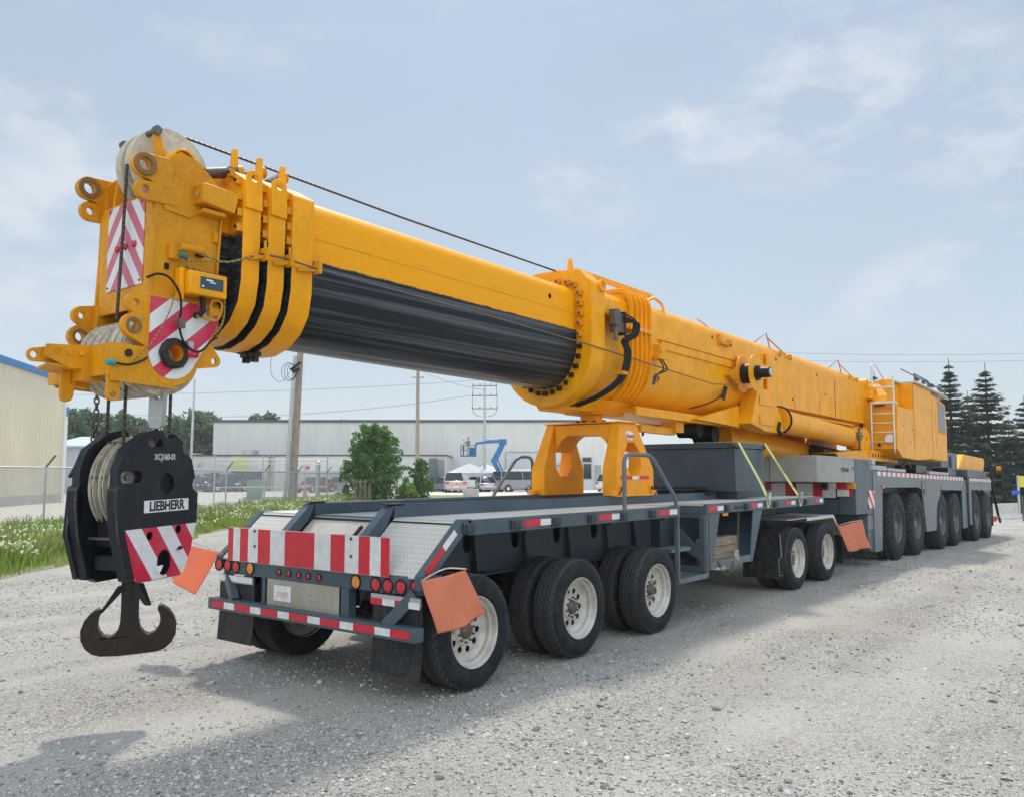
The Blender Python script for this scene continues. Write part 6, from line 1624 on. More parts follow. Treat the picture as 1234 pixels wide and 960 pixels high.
# ---- fences, poles, wires
def fence(name, Ds, lab, latf=fl, H=2.02, mesh=True, cat='fence', arms=True):
    p0 = W(latf(Ds[0]), Ds[0]); r = empty(name, p0, lab, cat)
    for i, D in enumerate(Ds):
        p = W(latf(D), D); h = H - max(0, (D-30))*.009; m = MB(); m.cyl(p, p+Vector((0,0,h)), .032, None, 8)
        q = m.build('post', MAT['galv'], r)
        if arms: m = MB(); m.bar(p+Vector((0,0,h-.02)), p+Vector((.0,0,h+.33))+Rt*.27, .045, .045, FH); m.build('barb_arm', MAT['steel'], q)
    m = MB()
    for i in range(len(Ds)-1):
        a_, b_ = W(latf(Ds[i]), Ds[i]), W(latf(Ds[i+1]), Ds[i+1]); ha, hb_ = H-max(0,(Ds[i]-30))*.009, H-max(0,(Ds[i+1]-30))*.009
        m.cyl(a_+Vector((0,0,ha-.03)), b_+Vector((0,0,hb_-.03)), .022, None, 6)
    m.build('top_rail', MAT['galv'], r)
    if mesh:
        a_, b_ = W(latf(Ds[0]), Ds[0]), W(latf(Ds[-1]), Ds[-1]); d = (b_-a_); Lf = d.length; d.normalize(); m = MB(); Hm = H-.06; st = .10; V = []; F = []
        n_ = int((Lf+Hm)/st); nr = Vector((-d.y, d.x, 0))
        for sgn in (1, -1):
            for i in range(n_):
                s0 = i*st - (Hm if sgn > 0 else 0); s1 = s0 + Hm*sgn if sgn > 0 else s0 - Hm
                s1 = s0 + sgn*Hm; z0, z1 = .04, Hm
                def clip(s_, z, s2, z2_):
                    if s_ < 0: t = (0-s_)/(s2-s_) if s2 != s_ else 0; z = z + (z2_-z)*t; s_ = 0
                    if s_ > Lf: t = (Lf-s_)/(s2-s_) if s2 != s_ else 0; z = z + (z2_-z)*t; s_ = Lf
                    return s_, z
                if max(s0, s1) <= 0 or min(s0, s1) >= Lf: continue
                A_ = clip(s0, z0, s1, z1); B_ = clip(s1, z1, s0, z0)
                pa = a_ + d*A_[0]; pb = a_ + d*B_[0]; pa.z = gz(pa.x,pa.y)+A_[1]; pb.z = gz(pb.x,pb.y)+B_[1]
                if (pb-pa).length > .05: m.bar(pa, pb, .0075, .0075, nr)
        m.build('chain_link', MAT['galv'], r, smooth=False)
        m = MB()
        for zz in (.12, .22, .30):
            for i in range(len(Ds)-1):
                a_, b_ = W(latf(Ds[i]), Ds[i]), W(latf(Ds[i+1]), Ds[i+1]); m.cyl(a_+Vector((0,0,H+zz))+Rt*(zz*.8), b_+Vector((0,0,H+zz-.03))+Rt*(zz*.8), .004, None, 4)
        m.build('barbed_wire', MAT['galv'], r)
    return r
fence('chain_link_fence', [15, 19, 25, 29, 32.8, 36.6, 40.6, 44.8, 49.3, 53.0], 'long galvanised chain link fence with angled barbed arms behind the daisies')
gt = empty('fence_gate', WU(262,49), 'galvanised sliding gate frame standing behind the fence left of the wooden pole', 'gate')
m = MB()
g0, g1 = WU(260,49), WU(395,51)
for t in (0,.42,.80,1): p = g0.lerp(g1,t); m.cyl(p, p+Vector((0,0,ZA(548,49) if t in (0,.42,1) else 2.3)), .04, None, 8)
for z in (2.35,1.0,2.62): m.cyl(g0+Vector((0,0,z)), g1.lerp(g0,.0)+Vector((0,0,z)), .025, None, 6)
m.build('frame', MAT['galv'], gt)
m = MB(); p = WU(291,42); p.z += .22; m.cyl(p-FH*.05, p+FH*.05, .20, None, 18); m.cyl(p, p+Vector((0,0,.35)), .03, None, 6); m.build('gate_wheel', MAT['hole'], gt)
gp = WU(384,52); m = MB(); m.cyl(gp, gp+Vector((0,0,ZA(556,52))), .14, None, 14); m.cyl(gp+Vector((0,0,ZA(556,52))), gp+Vector((0,0,ZA(556,52)+.08)), .15,.05,14); tag(m.build('steel_post', MAT['galv']), 'thick round grey steel post left of the large shrub', 'post')
pk = empty('picket_fence', WU(428,50), 'short run of pale leaning pickets at the foot of the large shrub', 'fence')
m = MB()
for i in range(13): p = WU(426+1.8*i,50); q = p+Vector((0,0,1.45))+Rt*(random.random()*.24-.08); m.bar(p, q, .035, .02, FH)
m.bar(WU(426,50,1.35), WU(449,50,1.35), .03,.03,FH); m.build('picket', MAT['timber'], pk)
# wooden pole with conduit
po = empty('utility_pole', WU(352,45), 'leaning wooden utility pole with a steel conduit and a coil of cable', 'utility pole')
b0 = WU(353,45); t0 = PD(362,425,45); d = (t0-b0); t1 = b0+d*(9.6/d.z)
m = MB(); m.loft([(b0-Vector((0,0,.1)), .23), (b0+d*.5, .20), (t1, .15)], 14); m.build('pole_shaft', MAT['pole'], po)
c0_ = WU(344.5,44.6); c1_ = PD(356,425,44.6); m = MB(); m.loft([(c0_, .11), (c0_+(c1_-c0_)*.98, .09)], 12); m.build('conduit', MAT['galv'], po)
m = MB()
cc = PD(352,448,44.3)
for k in range(3): m.loft([(cc + Rt*((.26+.06*k)*math.cos(t)-.1*k) + Vector((0,0,(.38+.05*k)*math.sin(t))) + FH*(.03*k), .014) for t in [2*PI*i/20 for i in range(21)]], 5, caps=False)
m.bar(cc+Vector((0,0,.1))-Rt*.1, cc+Rt*.45+Vector((0,0,.5)), .10,.12); m.bar(cc, cc+Rt*.4+Vector((0,0,.15)), .08,.16)
m.tube([PD(333,422,44), PD(327,432,44), PD(327,450,44), PD(334,459,44), PD(342,458,44), PD(350,447,44)], .011, 5, smooth=5)
m.build('cable_coil', MAT['black'], po)
m = MB(); p = PD(357.5,554,44.7); m.plate([(-.06,-.1),(.06,-.1),(.06,.1),(-.06,.1)], p, Rt, (0,0,1), -FH*.02); p = PD(357,563,44.7); m.plate([(-.12,-.05),(.12,-.05),(.12,.07),(-.12,.07)], p, Rt, (0,0,1), -FH*.02, mi=1); m.build('tag_plate', [MAT['amber'], MAT['whitepaint']], po)
p2 = empty('utility_pole', WU(503,80), 'plain wooden pole rising right of the shrubs behind the boom', 'utility pole'); b0 = WU(503,80)
m = MB(); m.loft([(b0, .20), (b0+Vector((0,0,11.6)), .15)], 12); m.build('pole_shaft', MAT['pole'], p2)
m = MB(); m.bar(b0+Vector((0,0,10.9))-Rt*.6, b0+Vector((0,0,10.9))+Rt*.6, .1,.1); m.build('crossarm', MAT['pole'], p2)
p3 = empty('power_pole', WU(584,88), 'slim steel power pole with three crossarms behind the boom', 'utility pole'); b0 = WU(584,88)
m = MB(); m.loft([(b0, .17), (b0+Vector((0,0,ZA(461,88))), .10)], 12); m.build('pole_shaft', MAT['galv'], p3)
for v, w_ in ((464.5,1.25),(476.5,1.25),(492,1.3)):
    z = ZA(v,88); m = MB(); m.bar(b0+Vector((0,0,z))-Rt*w_, b0+Vector((0,0,z))+Rt*w_, .08,.09); 
    for s in (-1,1,-.4,.5): m.cyl(b0+Vector((0,0,z))+Rt*(w_*s), b0+Vector((0,0,z+.22))+Rt*(w_*s), .05, None, 6, 0)
    m.build('crossarm', MAT['steel'], p3)
m = MB()
for s in (-1, 1): m.tube([b0+Rt*(1.2*s)+Vector((0,0,ZA(464,88))), b0+Rt*(1.3*s)+Vector((0,0,ZA(480,88))), b0+Rt*(1.15*s)+Vector((0,0,ZA(497,88))), b0+Rt*(.3*s)+Vector((0,0,ZA(502,88)))], .025, 5, smooth=4)
m.build('jumper_wire', MAT['black'], p3)
lp = empty('street_light', WU(231,85), 'thin steel street light pole left of the warehouse', 'street light'); b0 = WU(231,85)
m = MB(); m.loft([(b0, .17), (PD(234.5,457,85), .09)], 10); m.build('pole_shaft', MAT['galv'], lp)
m = MB(); tpp = PD(234.5,457,85); m.tube([tpp, tpp-Rt*.5+Vector((0,0,.45)), tpp-Rt*1.3+Vector((0,0,.5))], .05, 6); m.box(tpp.x-1.2,tpp.x-.7,tpp.y+.6,tpp.y+.9,tpp.z+.42,tpp.z+.55); m.build('lamp_arm', MAT['galv'], lp)
def wire(u0, v0, D0, u1, v1, D1, sag, lab, r=.022):
    a_, b_ = PD(u0,v0,D0), PD(u1,v1,D1); m = MB(); n_ = 16
    m.tube([a_.lerp(b_, i/n_)-Vector((0,0,sag*4*(i/n_)*(1-i/n_))) for i in range(n_+1)], r, 4); tag(m.build('power_line', MAT['steel']), lab, 'wire', 'overhead wires')
wire(-60,474,100,720,447,95,1.0,'faint long wire crossing low behind the whole boom from the left edge'); wire(570,476,88,-50,478,90,2.2,'sagging wire running left from the power pole across the wooden pole')
wire(584,470,88,430,395,110,1.4,'wire dropping to the power pole from above the dark boom belly'); 
wire(860,421,120,1300,424,110,.6,'upper of the two wires in the sky right of the boom'); wire(860,430,120,1300,432,110,.6,'lower of the two wires in the sky right of the boom')

# ---- small street things
tf = empty('transformer_box', at(309,60), 'pale green transformer cabinet behind the fence', 'utility box'); p = at(309,60)
m = MB(); m.box(-.5,.5,-.4,.4,0,1.22); b_ = m.build('cabinet', plain('green_cabinet', (.20,.29,.24), .5), None, .03); b_.parent = tf; 
m = MB(); m.box(-.54,.54,-.45,.44,1.222,1.30); c_ = m.build('lid', plain('green_cabinet_lid', (.24,.33,.28), .5), None, .03); c_.parent = tf; tf.rotation_euler = (0,0,YAW-PI/2+.1)
cbk = MB(); cbk.box(-.58,.58,-.3,.3,-.1,.62); cbk.box(-.2,.2,-.18,.18,.62,.70); ob = cbk.build('concrete_block', MAT['concrete'], None, .04); ob.location = at(568,64); ob.rotation_euler = (0,0,YAW-PI/2); tag(ob, 'tan concrete block on the lot beyond the trailer rail', 'block')
cn = MB(); cn.lathe([(0,.20),(.04,.19),(.05,.13),(.75,.035),(.76,0)], (0,0,0), (0,0,1), 16); 
ob = cn.build('traffic_cone', plain('cone_pink', (.75,.28,.2), .6)); ob.location = at(369,62); ob.scale = (1.3,1.3,1.5); tag(ob, 'faded orange cone behind the fence by the red car', 'cone')
jb_ = MB(); pj = [(-.32,0),(-.32,.08),(-.13,.32),(-.08,.85),(.08,.85),(.13,.32),(.32,.08),(.32,0)]
jb_.plate(pj, (0,0,0), (0,1,0), (0,0,1), (3.6,0,0)); ob = jb_.build('jersey_barrier', paint('pale_barrier_concrete', (.55,.53,.50), .85, .35, (.35,.32,.28)), None, .03)
e_ = PG(1228, 624.5); ob.location = e_; ob.rotation_euler = (0,0,YAW+PI/2+.5); tag(ob, 'white concrete jersey barrier with orange reflectors beyond the crane front', 'barrier')
for x in (.5,.8,2.0,2.3):
    m = MB(); m.box(x,x+.14,-.086-.006,-.078,.72,.80); q = m.build('reflector', plain('orange_reflector', (.8,.15,.05), .4)); q.parent = ob
mound = MB(); mound.lathe([(0,1.2),(.10,.9),(.26,.45),(.33,0)], PG(1209,624)-Vector((0,0,.03)), (0,0,1), 18); tag(mound.build('gravel_heap', MAT['gravel']), 'low heap of gravel at the foot of the white barrier', 'heap')
sg = empty('yellow_sign', at(1224,46), 'plain yellow sign board on a grey post at the right edge', 'sign'); p = at(1224,46)
m = MB(); m.cyl(p, p+Vector((0,0,ZA(572,46)-p.z)), .06, None, 8); m.build('sign_post', MAT['galv'], sg)
m = MB(); q = PD(1236,580,45.8); m.plate([(-.45,-.28),(.7,-.28),(.7,.32),(-.45,.32)], q, Rt, (0,0,1), FH*.03); m.build('board', plain('yellow_board', (.75,.62,.03), .5), sg)
bx_ = empty('blue_beacon', at(1226,42.5), 'small bright blue lamp box on a post beside the white barrier', 'beacon'); p = at(1228,42.5)
m = MB(); m.cyl(p, p+Vector((0,0,ZA(596,42.5)-p.z)), .035, None, 8); m.build('beacon_post', MAT['steel'], bx_)
m = MB(); q = PD(1225,593.5,42.5); m.plate([(-.17,-.10),(.17,-.06),(.17,.14),(-.17,.10)], q, Rt, (0,0,1), FH*.14); m.build('beacon_box', plain('bright_blue', (.02,.08,.62), .35), bx_, .02)

# ---- cars
CARN = [0]
def car(u, D, yaw, kind, col, label, paintrough=.25):
    r = empty('parked_car' if kind != 'pickup' else 'pickup_truck', (0,0,0), label, 'car' if kind != 'pickup' else 'pickup truck', 'vehicles parked by the warehouse')
    CARN[0] += 1; body = plain('car_paint_%d' % CARN[0], col, paintrough, .2, coat=.6)
    L, Wd, Hh_ = {'sedan':(4.6,1.8,1.45),'suv':(4.7,1.9,1.75),'hatch':(4.2,1.78,1.5),'pickup':(5.8,2.0,1.9),'van':(5.2,2.0,2.0)}[kind]
    hb_ = Hh_*.58; m = MB()
    def arch(x): return [(x-.40,.30),(x-.36,.52),(x-.2,.68),(x,.73),(x+.2,.68),(x+.36,.52),(x+.40,.30)]
    xf, xr = L/2-.85, -L/2+.85
    low = [(-L/2,.35)] + arch(xr) + arch(xf) + [(L/2,.35),(L/2-.02,hb_*.72),(L/2-.25,hb_*.86),(L/2-1.15 if kind != 'van' else L/2-.6,hb_)]
    low += [(-L/2+.10,hb_),(-L/2,hb_*.8)]
    m.plate(low, (0,-Wd/2,0), (1,0,0), (0,0,1), (0,Wd,0)); m.box(-L/2+.1,L/2-.1,-Wd/2+.15,Wd/2-.15,.22,.36)
    m.build('body', body, r, .05)
    g = {'sedan':[(L/2-1.25,hb_),(L/2-1.95,Hh_),(-.75,Hh_),(-L/2+.65,hb_)],'suv':[(L/2-1.2,hb_),(L/2-1.85,Hh_),(-L/2+.35,Hh_),(-L/2+.12,hb_)],'hatch':[(L/2-1.0,hb_),(L/2-1.75,Hh_),(-1.1,Hh_),(-L/2+.15,hb_)],
         'pickup':[(L/2-1.5,hb_),(L/2-2.1,Hh_),(-.35,Hh_),(-.55,hb_)],'van':[(L/2-.7,hb_),(L/2-1.4,Hh_),(-L/2+.2,Hh_),(-L/2+.08,hb_)]}[kind]
    def cabin(ins, z1, shrink):
        P = []
        for s in (-1, 1):
            for (x, z) in g: P.append((x*ins, s*((Wd/2-.06) if z < Hh_ else (Wd/2-.26))*shrink, z if z < Hh_ else z1))
        return P
    m = MB(); m.hexa([cabin(1,Hh_-.05,1)[i] for i in (3,0,4,7,2,1,5,6)]); m.build('windows', MAT['glass'], r, .03)
    m = MB(); x0, x1 = g[2][0], g[1][0]; m.box(x0, x1, -(Wd/2-.25), Wd/2-.25, Hh_-.048, Hh_); 
    for xa, xb in ((g[1], g[0]), (g[2], g[3])):
        for s in (-1, 1): m.bar((xa[0],s*(Wd/2-.25),Hh_-.03), (xb[0],s*(Wd/2-.05),hb_), .07, .07)
    for s in (-1, 1): m.bar((0,s*(Wd/2-.24),Hh_-.03), (0,s*(Wd/2-.05),hb_), .08, .06)
    m.build('roof', body, r, .03)
    for x in (xf, xr):
        for s in (-1, 1):
            m = MB(); m.cyl((x,s*Wd/2,.33),(x,s*(Wd/2-.22),.33),.33,None,20); w = m.build('wheel', MAT['black'], r, .03); m = MB(); m.cyl((x,s*(Wd/2+.005),.33),(x,s*(Wd/2-.02),.33),.20,None,14); m.build('rim', MAT['alu'], w)
    for s in (-1, 1):
        m = MB(); m.box(-L/2-.012,-L/2+.05,s*(Wd/2-.2)-.16,s*(Wd/2-.2)+.16,hb_*.72,hb_*.92); m.build('tail_light', MAT['redlens'], r)
        m = MB(); m.box(L/2-.06,L/2+.012,s*(Wd/2-.25)-.18,s*(Wd/2-.25)+.18,hb_*.58,hb_*.74); m.build('headlight', MAT['whitepaint'], r)
    m = MB(); m.box(-L/2-.02,-L/2+.0,-.26,.26,.50,.62); m.build('number_plate', MAT['whitepaint'], r)
    if kind == 'pickup':
        m = MB(); m.box(-L/2+.15,-.75,-Wd/2+.12,Wd/2-.12,hb_+.001,hb_+.02); m.build('bed_cover', MAT['black'], r)
    p = at(u, D); r.location = p; r.rotation_euler = (0,0,yaw)
    return r
away = YAW
car(240,83,away+2.3,'hatch',(.16,.22,.29),'blue grey hatchback at the left end of the parked row')
car(258,84,away+2.6,'suv',(.015,.017,.02),'black car parked in front of the dark annex door')
car(276,83,away+2.4,'suv',(.035,.04,.05),'dark suv whose bonnet shows left of the fence gate')
car(297,85,away+2.9,'van',(.06,.07,.08),'dark van behind the green transformer cabinet')
car(381,80,away+2.7,'sedan',(.42,.03,.04),'red car parked behind the fence right of the wooden pole')
car(407,84,away+1.9,'hatch',(.40,.42,.43),'silver hatchback half hidden by the left side of the large shrub')
car(529,84,away+1.2,'sedan',(.11,.14,.18),'slate blue sedan right of the small shrub')
pk_ = car(547,82,away+.15,'pickup',(.50,.51,.52),'white pickup with an orange chevron tailgate on the lot')
m = MB()
for i in range(8): x = -.92+.23*i; m.add([(-2.925,x,.66),(-2.925,x+.115,.66),(-2.925,x+.115+.1*(1 if i<4 else -1),.92),(-2.925,x+.1*(1 if i<4 else -1),.92)], [(0,3,2,1)])
q = m.build('chevron_band', plain('chevron_orange', (.85,.22,.02), .4)); q.parent = pk_
car(584,84,away+.25,'hatch',(.45,.46,.47),'white hatchback with red tail lights left of the slim steel pole')
car(624,84,away-1.0,'van',(.30,.32,.34),'silver people carrier seen through the far hand rail')
car(575,88,away+.1,'sedan',(.08,.10,.12),'dark sedan under the white tent')
car(738,86,away-.5,'suv',(.60,.61,.62),'white car glimpsed through the arch of the boom saddle')
# command trailer with a row of windows and an orange stripe
ct, L, a, yw = local('command_van', 609, 90, 655, 90, 'white box van with a window row and orange stripe by the warehouse door', 'van')
m = MB(); m.box(0, L, 0, 2.4, .45, ZA(565,90)); m.build('body', MAT['whitepaint'], ct, .06)
for i in range(6): m = MB(); m.box(.35+i*L/6.4,.35+i*L/6.4+.5,-.02,-.002,ZA(573,90),ZA(567,90)); m.build('window', MAT['glass'], ct)
m = MB(); 
for i in range(22): m.box(.1+i*.18,.1+i*.18+.13,-.02,-.002,ZA(576.5,90),ZA(574,90))
m.build('orange_stripe', plain('orange_stripe', (.85,.20,.04), .4), ct)
for x in (.8, L-.8): m = MB(); m.cyl((x,-.01,.40),(x,.3,.40),.40,None,18); m.build('wheel', MAT['black'], ct)
place(ct, a, yw)
# tent
tn = empty('canopy_tent', (0,0,0), 'white peaked canopy tent in front of the warehouse', 'tent'); ze, zp = ZA(569,86), ZA(559.5,86)
m = MB(); hw = 1.95; m.add([(-hw,-hw,ze),(hw,-hw,ze),(hw,hw,ze),(-hw,hw,ze),(0,0,zp+.15)], [(0,1,4),(1,2,4),(2,3,4),(3,0,4)])
for s_ in ((-hw,-hw,hw,-hw),(hw,-hw,hw,hw),(hw,hw,-hw,hw),(-hw,hw,-hw,-hw)): m.add([(s_[0],s_[1],ze),(s_[2],s_[3],ze),(s_[2],s_[3],ze-.28),(s_[0],s_[1],ze-.28)], [(0,3,2,1)])
o = m.build('canopy', plain('tent_fabric', (.50,.51,.51), .8), None, smooth=False); o.parent = tn
for x in (-1,1):
    for y in (-1,1): m = MB(); m.bar((x*hw*.97,y*hw*.97,0),(x*hw*.97,y*hw*.97,ze),.05,.05); o = m.build('leg', MAT['alu']); o.parent = tn
tn.location = at(566,86); tn.rotation_euler = (0,0,YAW+.35)
t2 = copy_tree(tn); t2.location = at(587,91); t2['label'] = 'second white canopy tent partly behind the slim steel pole'; t2.rotation_euler = (0,0,YAW+.1)
for (u, v, w_, h_, lab) in ((567,582,.9,.7,'white notice board standing in front of the tent'),(560,574,.45,.45,'small white notice hung at the front of the tent')):
    m = MB(); q = PD(u, v, 82); m.plate([(-w_/2,-h_/2),(w_/2,-h_/2),(w_/2,h_/2),(-w_/2,h_/2)], q, Rt, (0,0,1), FH*.03); 
    m.bar((q.x,q.y,q.z-h_/2), (q.x,q.y,gz(q.x,q.y)), .04,.04,FH); tag(m.build('notice_board', MAT['whitepaint']), lab, 'notice board')
# boom lift
bl = plain('lift_blue', (.015,.16,.40), .4); bf = empty('boom_lift', at(599,84), 'blue articulated boom lift raised beside the warehouse', 'boom lift')
def BP(u, v): return PD(u, v, 84)
m = MB(); m.bar(BP(603,571), BP(593.5,553), .42,.38,FH); m.bar(BP(607,570), BP(597,548), .16,.16,FH); m.build('lower_arm', bl, bf, .02)
m = MB(); m.bar(BP(593.5,556), BP(606,533), .40,.34,FH); m.bar(BP(598,556), BP(608,535), .14,.14,FH); m.box(*sum([[BP(606,532)[i]-.28, BP(606,532)[i]+.28] for i in range(3)], [])); m.build('middle_arm', bl, bf, .02)
m = MB(); m.bar(BP(607,531), BP(586,532), .34,.30,FH); m.bar(BP(588,532), BP(574,534), .24,.22,FH); m.build('upper_arm', bl, bf, .02)
m = MB(); m.bar(BP(574,533.5), BP(571.5,547), .18,.16,FH); m.build('jib', bl, bf, .02)
bc = BP(564.5,549); m = MB()
for (dz, ) in ((0,),(.55,),(1.05,)):
    q = [bc-Rt*.75-FH*.4+Vector((0,0,dz)), bc+Rt*.75-FH*.4+Vector((0,0,dz)), bc+Rt*.75+FH*.4+Vector((0,0,dz)), bc-Rt*.75+FH*.4+Vector((0,0,dz))]
    for i in range(4): m.bar(q[i], q[(i+1)%4], .05 if dz else .10, .05 if dz else .12, (0,0,1))
    if dz > 1:
        for p in q: m.bar(p, p-Vector((0,0,1.05)), .05,.05,FH)
m.plate([(-.75,-.4),(.75,-.4),(.75,.4),(-.75,.4)], bc, Rt, FH, (0,0,.04)); m.plate([(.05,0),(.70,0),(.70,.85),(.05,.85)], bc+FH*.30, Rt, (0,0,1), FH*.06); m.build('basket', bl, bf)
pb = at(602,84); m = MB(); m.box(pb.x-1.1,pb.x+1.1,pb.y-.8,pb.y+.8,pb.z+.45,pb.z+1.0); m.box(pb.x-.6,pb.x+.5,pb.y-.5,pb.y+.5,pb.z+1.001,pb.z+1.75); m.build('chassis', bl, bf, .05)
for x in (-.8,.8):
    for y in (-.85,.85): m = MB(); m.cyl((pb.x+x,pb.y+y-.12,pb.z+.42),(pb.x+x,pb.y+y+.12,pb.z+.42),.42,None,16); m.build('wheel', MAT['black'], bf, .03)
# two workers in the basket
def person(base, yaw, shirt, pants, label, hat=None, arm=0.3):
    r = empty('person', base, label, 'person', 'workers in the lift basket')
    J = {'pel':(0,0,.95),'sp':(0,0,1.15),'ch':(0,0,1.36),'nk':(0,0,1.50),'hd':(.01,0,1.58),'ht':(.01,0,1.74),'lh':(0,.10,.90),'lk':(.02,.11,.50),'la':(0,.11,.09),'lt':(.16,.12,.03),'rh':(0,-.10,.90),'rk':(.02,-.11,.50),'ra':(0,-.11,.09),'rt':(.16,-.12,.03),
         'ls':(0,.19,1.42),'le':(.06,.24,1.14),'lw':(.24,.20,1.02),'lf':(.32,.19,1.02),'rs':(0,-.19,1.42),'re':(.06,-.24,1.14),'rw':(.24,-.20,1.02+arm*.3),'rf':(.32,-.19,1.02+arm*.3)}
    Rr = {'pel':.13,'sp':.12,'ch':.14,'nk':.055,'hd':.09,'ht':.085,'lh':.09,'lk':.06,'la':.042,'lt':.035,'rh':.09,'rk':.06,'ra':.042,'rt':.035,'ls':.06,'le':.045,'lw':.032,'lf':.035,'rs':.06,'re':.045,'rw':.032,'rf':.035}
    E_ = [('pel','sp'),('sp','ch'),('ch','nk'),('nk','hd'),('hd','ht'),('pel','lh'),('lh','lk'),('lk','la'),('la','lt'),('pel','rh'),('rh','rk'),('rk','ra'),('ra','rt'),('ch','ls'),('ls','le'),('le','lw'),('lw','lf'),('ch','rs'),('rs','re'),('re','rw'),('rw','rf')]
    ks = list(J); me = bpy.data.meshes.new('body'); me.from_pydata([J[k] for k in ks], [(ks.index(a), ks.index(b)) for a, b in E_], [])
    o = bpy.data.objects.new('body', me); COL.objects.link(o); md = o.modifiers.new('skin', 'SKIN')
    sv = me.skin_vertices.new() if not me.skin_vertices else me.skin_vertices[0]
    for i, k in enumerate(ks): me.skin_vertices[0].data[i].radius = (Rr[k], Rr[k]); me.skin_vertices[0].data[i].use_root = (k == 'pel')
    sb = o.modifiers.new('sub', 'SUBSURF'); sb.levels = 1; sb.render_levels = 1
    mt = N('worker_clothes_%s' % shirt[0]); z = mt.sep(mt.pos(obj=True))[2]
    mt.set(col=mt.ramp(mt.math('MULTIPLY', z, .5), [(0, (.03,.03,.03)), (.05, pants), (.475, shirt), (.745, (.45,.28,.2))], 'CONSTANT'), rough=.8); me.materials.append(mt.m)
    o.parent = r
    if hat:
        m = MB(); m.lathe([(1.70,.13),(1.715,.125),(1.73,.11),(1.80,.085),(1.84,.0)], (0,0,0), (0,0,1), 14); h = m.build('hard_hat', plain('hat_%s' % label[-5:], hat, .4)); h.parent = r
    r.rotation_euler = (0,0,yaw); return r
pz = bc.copy(); person(bc-Rt*.48+Vector((0,0,.05)), YAW+1.5, (.62,.60,.30), (.03,.04,.07), 'worker in a pale yellow top and dark trousers at the left of the lift basket', (.75,.72,.62), .2)
person(bc-Rt*.02+Vector((0,0,.05)), YAW+2.6, (.30,.16,.14), (.35,.33,.30), 'worker in a brown red top and pale trousers right in the lift basket', (.18,.10,.09), 1.0)

# ================================================================== LIGHT, SKY, CAMERA
sunv = Vector((.54, .39, 1.0)).normalized(); el = math.asin(sunv.z); rot = math.atan2(sunv.x, sunv.y)
w = bpy.data.worlds.new('World'); scene.world = w; w.use_nodes = True; nt = w.node_tree; nt.nodes.clear()
def wn(t, **k):
    x = nt.nodes.new(t)
    for a_, b_ in k.items(): setattr(x, a_, b_)
    return x
sky = wn('ShaderNodeTexSky', sky_type='NISHITA'); sky.sun_disc = False; sky.sun_elevation = el; sky.sun_rotation = rot; sky.altitude = 600; sky.air_density = 1.0; sky.dust_density = 2.2; sky.ozone_density = 1.5
tc = wn('ShaderNodeTexCoord'); sx = wn('ShaderNodeSeparateXYZ'); nt.links.new(tc.outputs['Generated'], sx.inputs[0])
mp = wn('ShaderNodeMapping'); mp.inputs['Scale'].default_value = (1,1,3.2); mp.inputs['Location'].default_value = (.35,.2,.1); nt.links.new(tc.outputs['Generated'], mp.inputs[0])
def wnoise(scale, det, rough, dist=0, vec=mp.outputs[0]):
    x = wn('ShaderNodeTexNoise'); x.inputs['Scale'].default_value = scale; x.inputs['Detail'].default_value = det; x.inputs['Roughness'].default_value = rough; x.inputs['Distortion'].default_value = dist; nt.links.new(vec, x.inputs['Vector']); return x.outputs[0]
def wramp(f, st):
    x = wn('ShaderNodeValToRGB'); e = x.color_ramp.elements
    while len(e) < len(st): e.new(.5)
    for i, (p, c) in enumerate(st): e[i].position = p; e[i].color = (c,c,c,1) if isinstance(c,(int,float)) else tuple(c)+(1,)
    nt.links.new(f, x.inputs[0]); return x.outputs[0]
def wmix(f, a_, b_, mode='MIX'):
    x = wn('ShaderNodeMix', data_type='RGBA', blend_type=mode)
    for i, v in ((0,f),(6,a_),(7,b_)):
        if isinstance(v,(int,float)): x.inputs[i].default_value = v if i == 0 else (v,v,v,1)
        elif isinstance(v,tuple): x.inputs[i].default_value = v+(1,)
        else: nt.links.new(v, x.inputs[i])
    return x.outputs[2]
SK = 1.0
veil = wramp(wnoise(2.2, 7, .6, .3), [(.30,.74),(.70,.92)])
hz = wramp(sx.outputs[2], [(0,(3.9,4.5,4.95)),(.12,(3.7,4.3,4.8)),(.5,(2.95,3.70,4.6)),(1,(3.0,3.8,4.8))])
c1 = wmix(veil, sky.outputs[0], hz)
mp2 = wn('ShaderNodeMapping'); mp2.inputs['Scale'].default_value = (1,1,2.1); mp2.inputs['Location'].default_value = (3.7,2.2,0); nt.links.new(tc.outputs['Generated'], mp2.inputs[0])
big = wramp(wnoise(3.1, 4, .5, .2, mp2.outputs[0]), [(.47,0),(.60,1)]); puff = wramp(wnoise(7.5, 10, .60, .15, mp2.outputs[0]), [(.44,0),(.60,1)])
band = wramp(sx.outputs[2], [(.08,.1),(.22,1),(.40,1),(.56,.25)])
def wm2(a_, b_):
    x = wn('ShaderNodeMath', operation='MULTIPLY')
    for i, v in enumerate((a_, b_)):
        if isinstance(v,(int,float)): x.inputs[i].default_value = v
        else: nt.links.new(v, x.inputs[i])
    return x.outputs[0]
c2 = wmix(wm2(wm2(wm2(big, puff), band), .60), c1, (5.3,5.6,5.85))
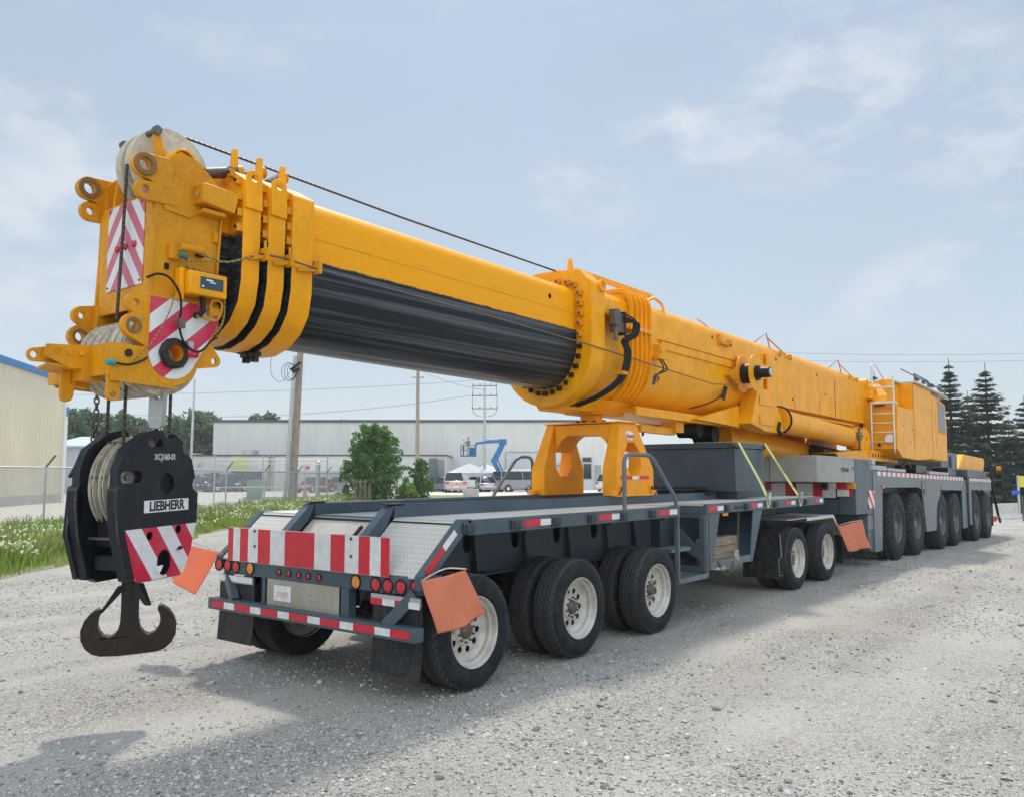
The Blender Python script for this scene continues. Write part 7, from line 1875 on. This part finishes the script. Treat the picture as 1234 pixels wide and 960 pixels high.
# unseen sky overhead and behind camera brightened, added fill for shaded near sides
sy = sx.outputs
def wmath(op, a_, b_):
    x = wn('ShaderNodeMath', operation=op)
    for i, v in enumerate((a_, b_)):
        if isinstance(v,(int,float)): x.inputs[i].default_value = v
        else: nt.links.new(v, x.inputs[i])
    return x.outputs[0]
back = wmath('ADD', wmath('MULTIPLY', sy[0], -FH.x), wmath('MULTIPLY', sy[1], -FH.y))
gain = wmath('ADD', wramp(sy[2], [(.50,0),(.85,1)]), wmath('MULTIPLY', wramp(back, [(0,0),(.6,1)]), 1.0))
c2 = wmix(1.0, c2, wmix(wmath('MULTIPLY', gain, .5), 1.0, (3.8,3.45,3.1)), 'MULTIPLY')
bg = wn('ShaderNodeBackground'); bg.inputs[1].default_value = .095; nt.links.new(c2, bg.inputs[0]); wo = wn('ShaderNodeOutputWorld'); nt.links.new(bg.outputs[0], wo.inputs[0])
sl = bpy.data.lights.new('sun', 'SUN'); sl.energy = 2.0; sl.angle = math.radians(4.0); sl.color = (1,.95,.85); so = bpy.data.objects.new('sun', sl); COL.objects.link(so); so.rotation_euler = sunv.to_track_quat('Z','Y').to_euler(); so.location = (10,10,30)
cd = bpy.data.cameras.new('camera'); cd.sensor_width = 36; cd.lens = FOC/1234*36; cd.clip_end = 3000; cd.clip_start = .1
co = bpy.data.objects.new('camera', cd); COL.objects.link(co); co.location = CAM
co.matrix_world = Matrix(((Rt.x,Up.x,-Fw.x,CAM.x),(Rt.y,Up.y,-Fw.y,CAM.y),(Rt.z,Up.z,-Fw.z,CAM.z),(0,0,0,1)))
scene.camera = co
hzm = bpy.data.materials.new('haze_air'); hzm.use_nodes = True; hn = hzm.node_tree; hn.nodes.clear(); ho = hn.nodes.new('ShaderNodeOutputMaterial'); hv = hn.nodes.new('ShaderNodeVolumePrincipled')
hv.inputs['Color'].default_value = (.93,.96,1,1); hv.inputs['Density'].default_value = .00045; hv.inputs['Anisotropy'].default_value = .2; hn.links.new(hv.outputs[0], ho.inputs['Volume'])
m = MB(); m.box(-450,500,-450,490,-2.2,16.5); tag(m.build('haze', hzm, smooth=False), 'thin summer haze filling the air over the yard', kind='stuff')
scene.cycles.volume_bounces = 1
scene.view_settings.view_transform = 'Standard'; scene.view_settings.look = 'None'; scene.view_settings.exposure = 0.68; scene.view_settings.gamma = 1
scene.render.engine = 'CYCLES'; scene.cycles.max_bounces = 6; scene.cycles.use_denoising = True
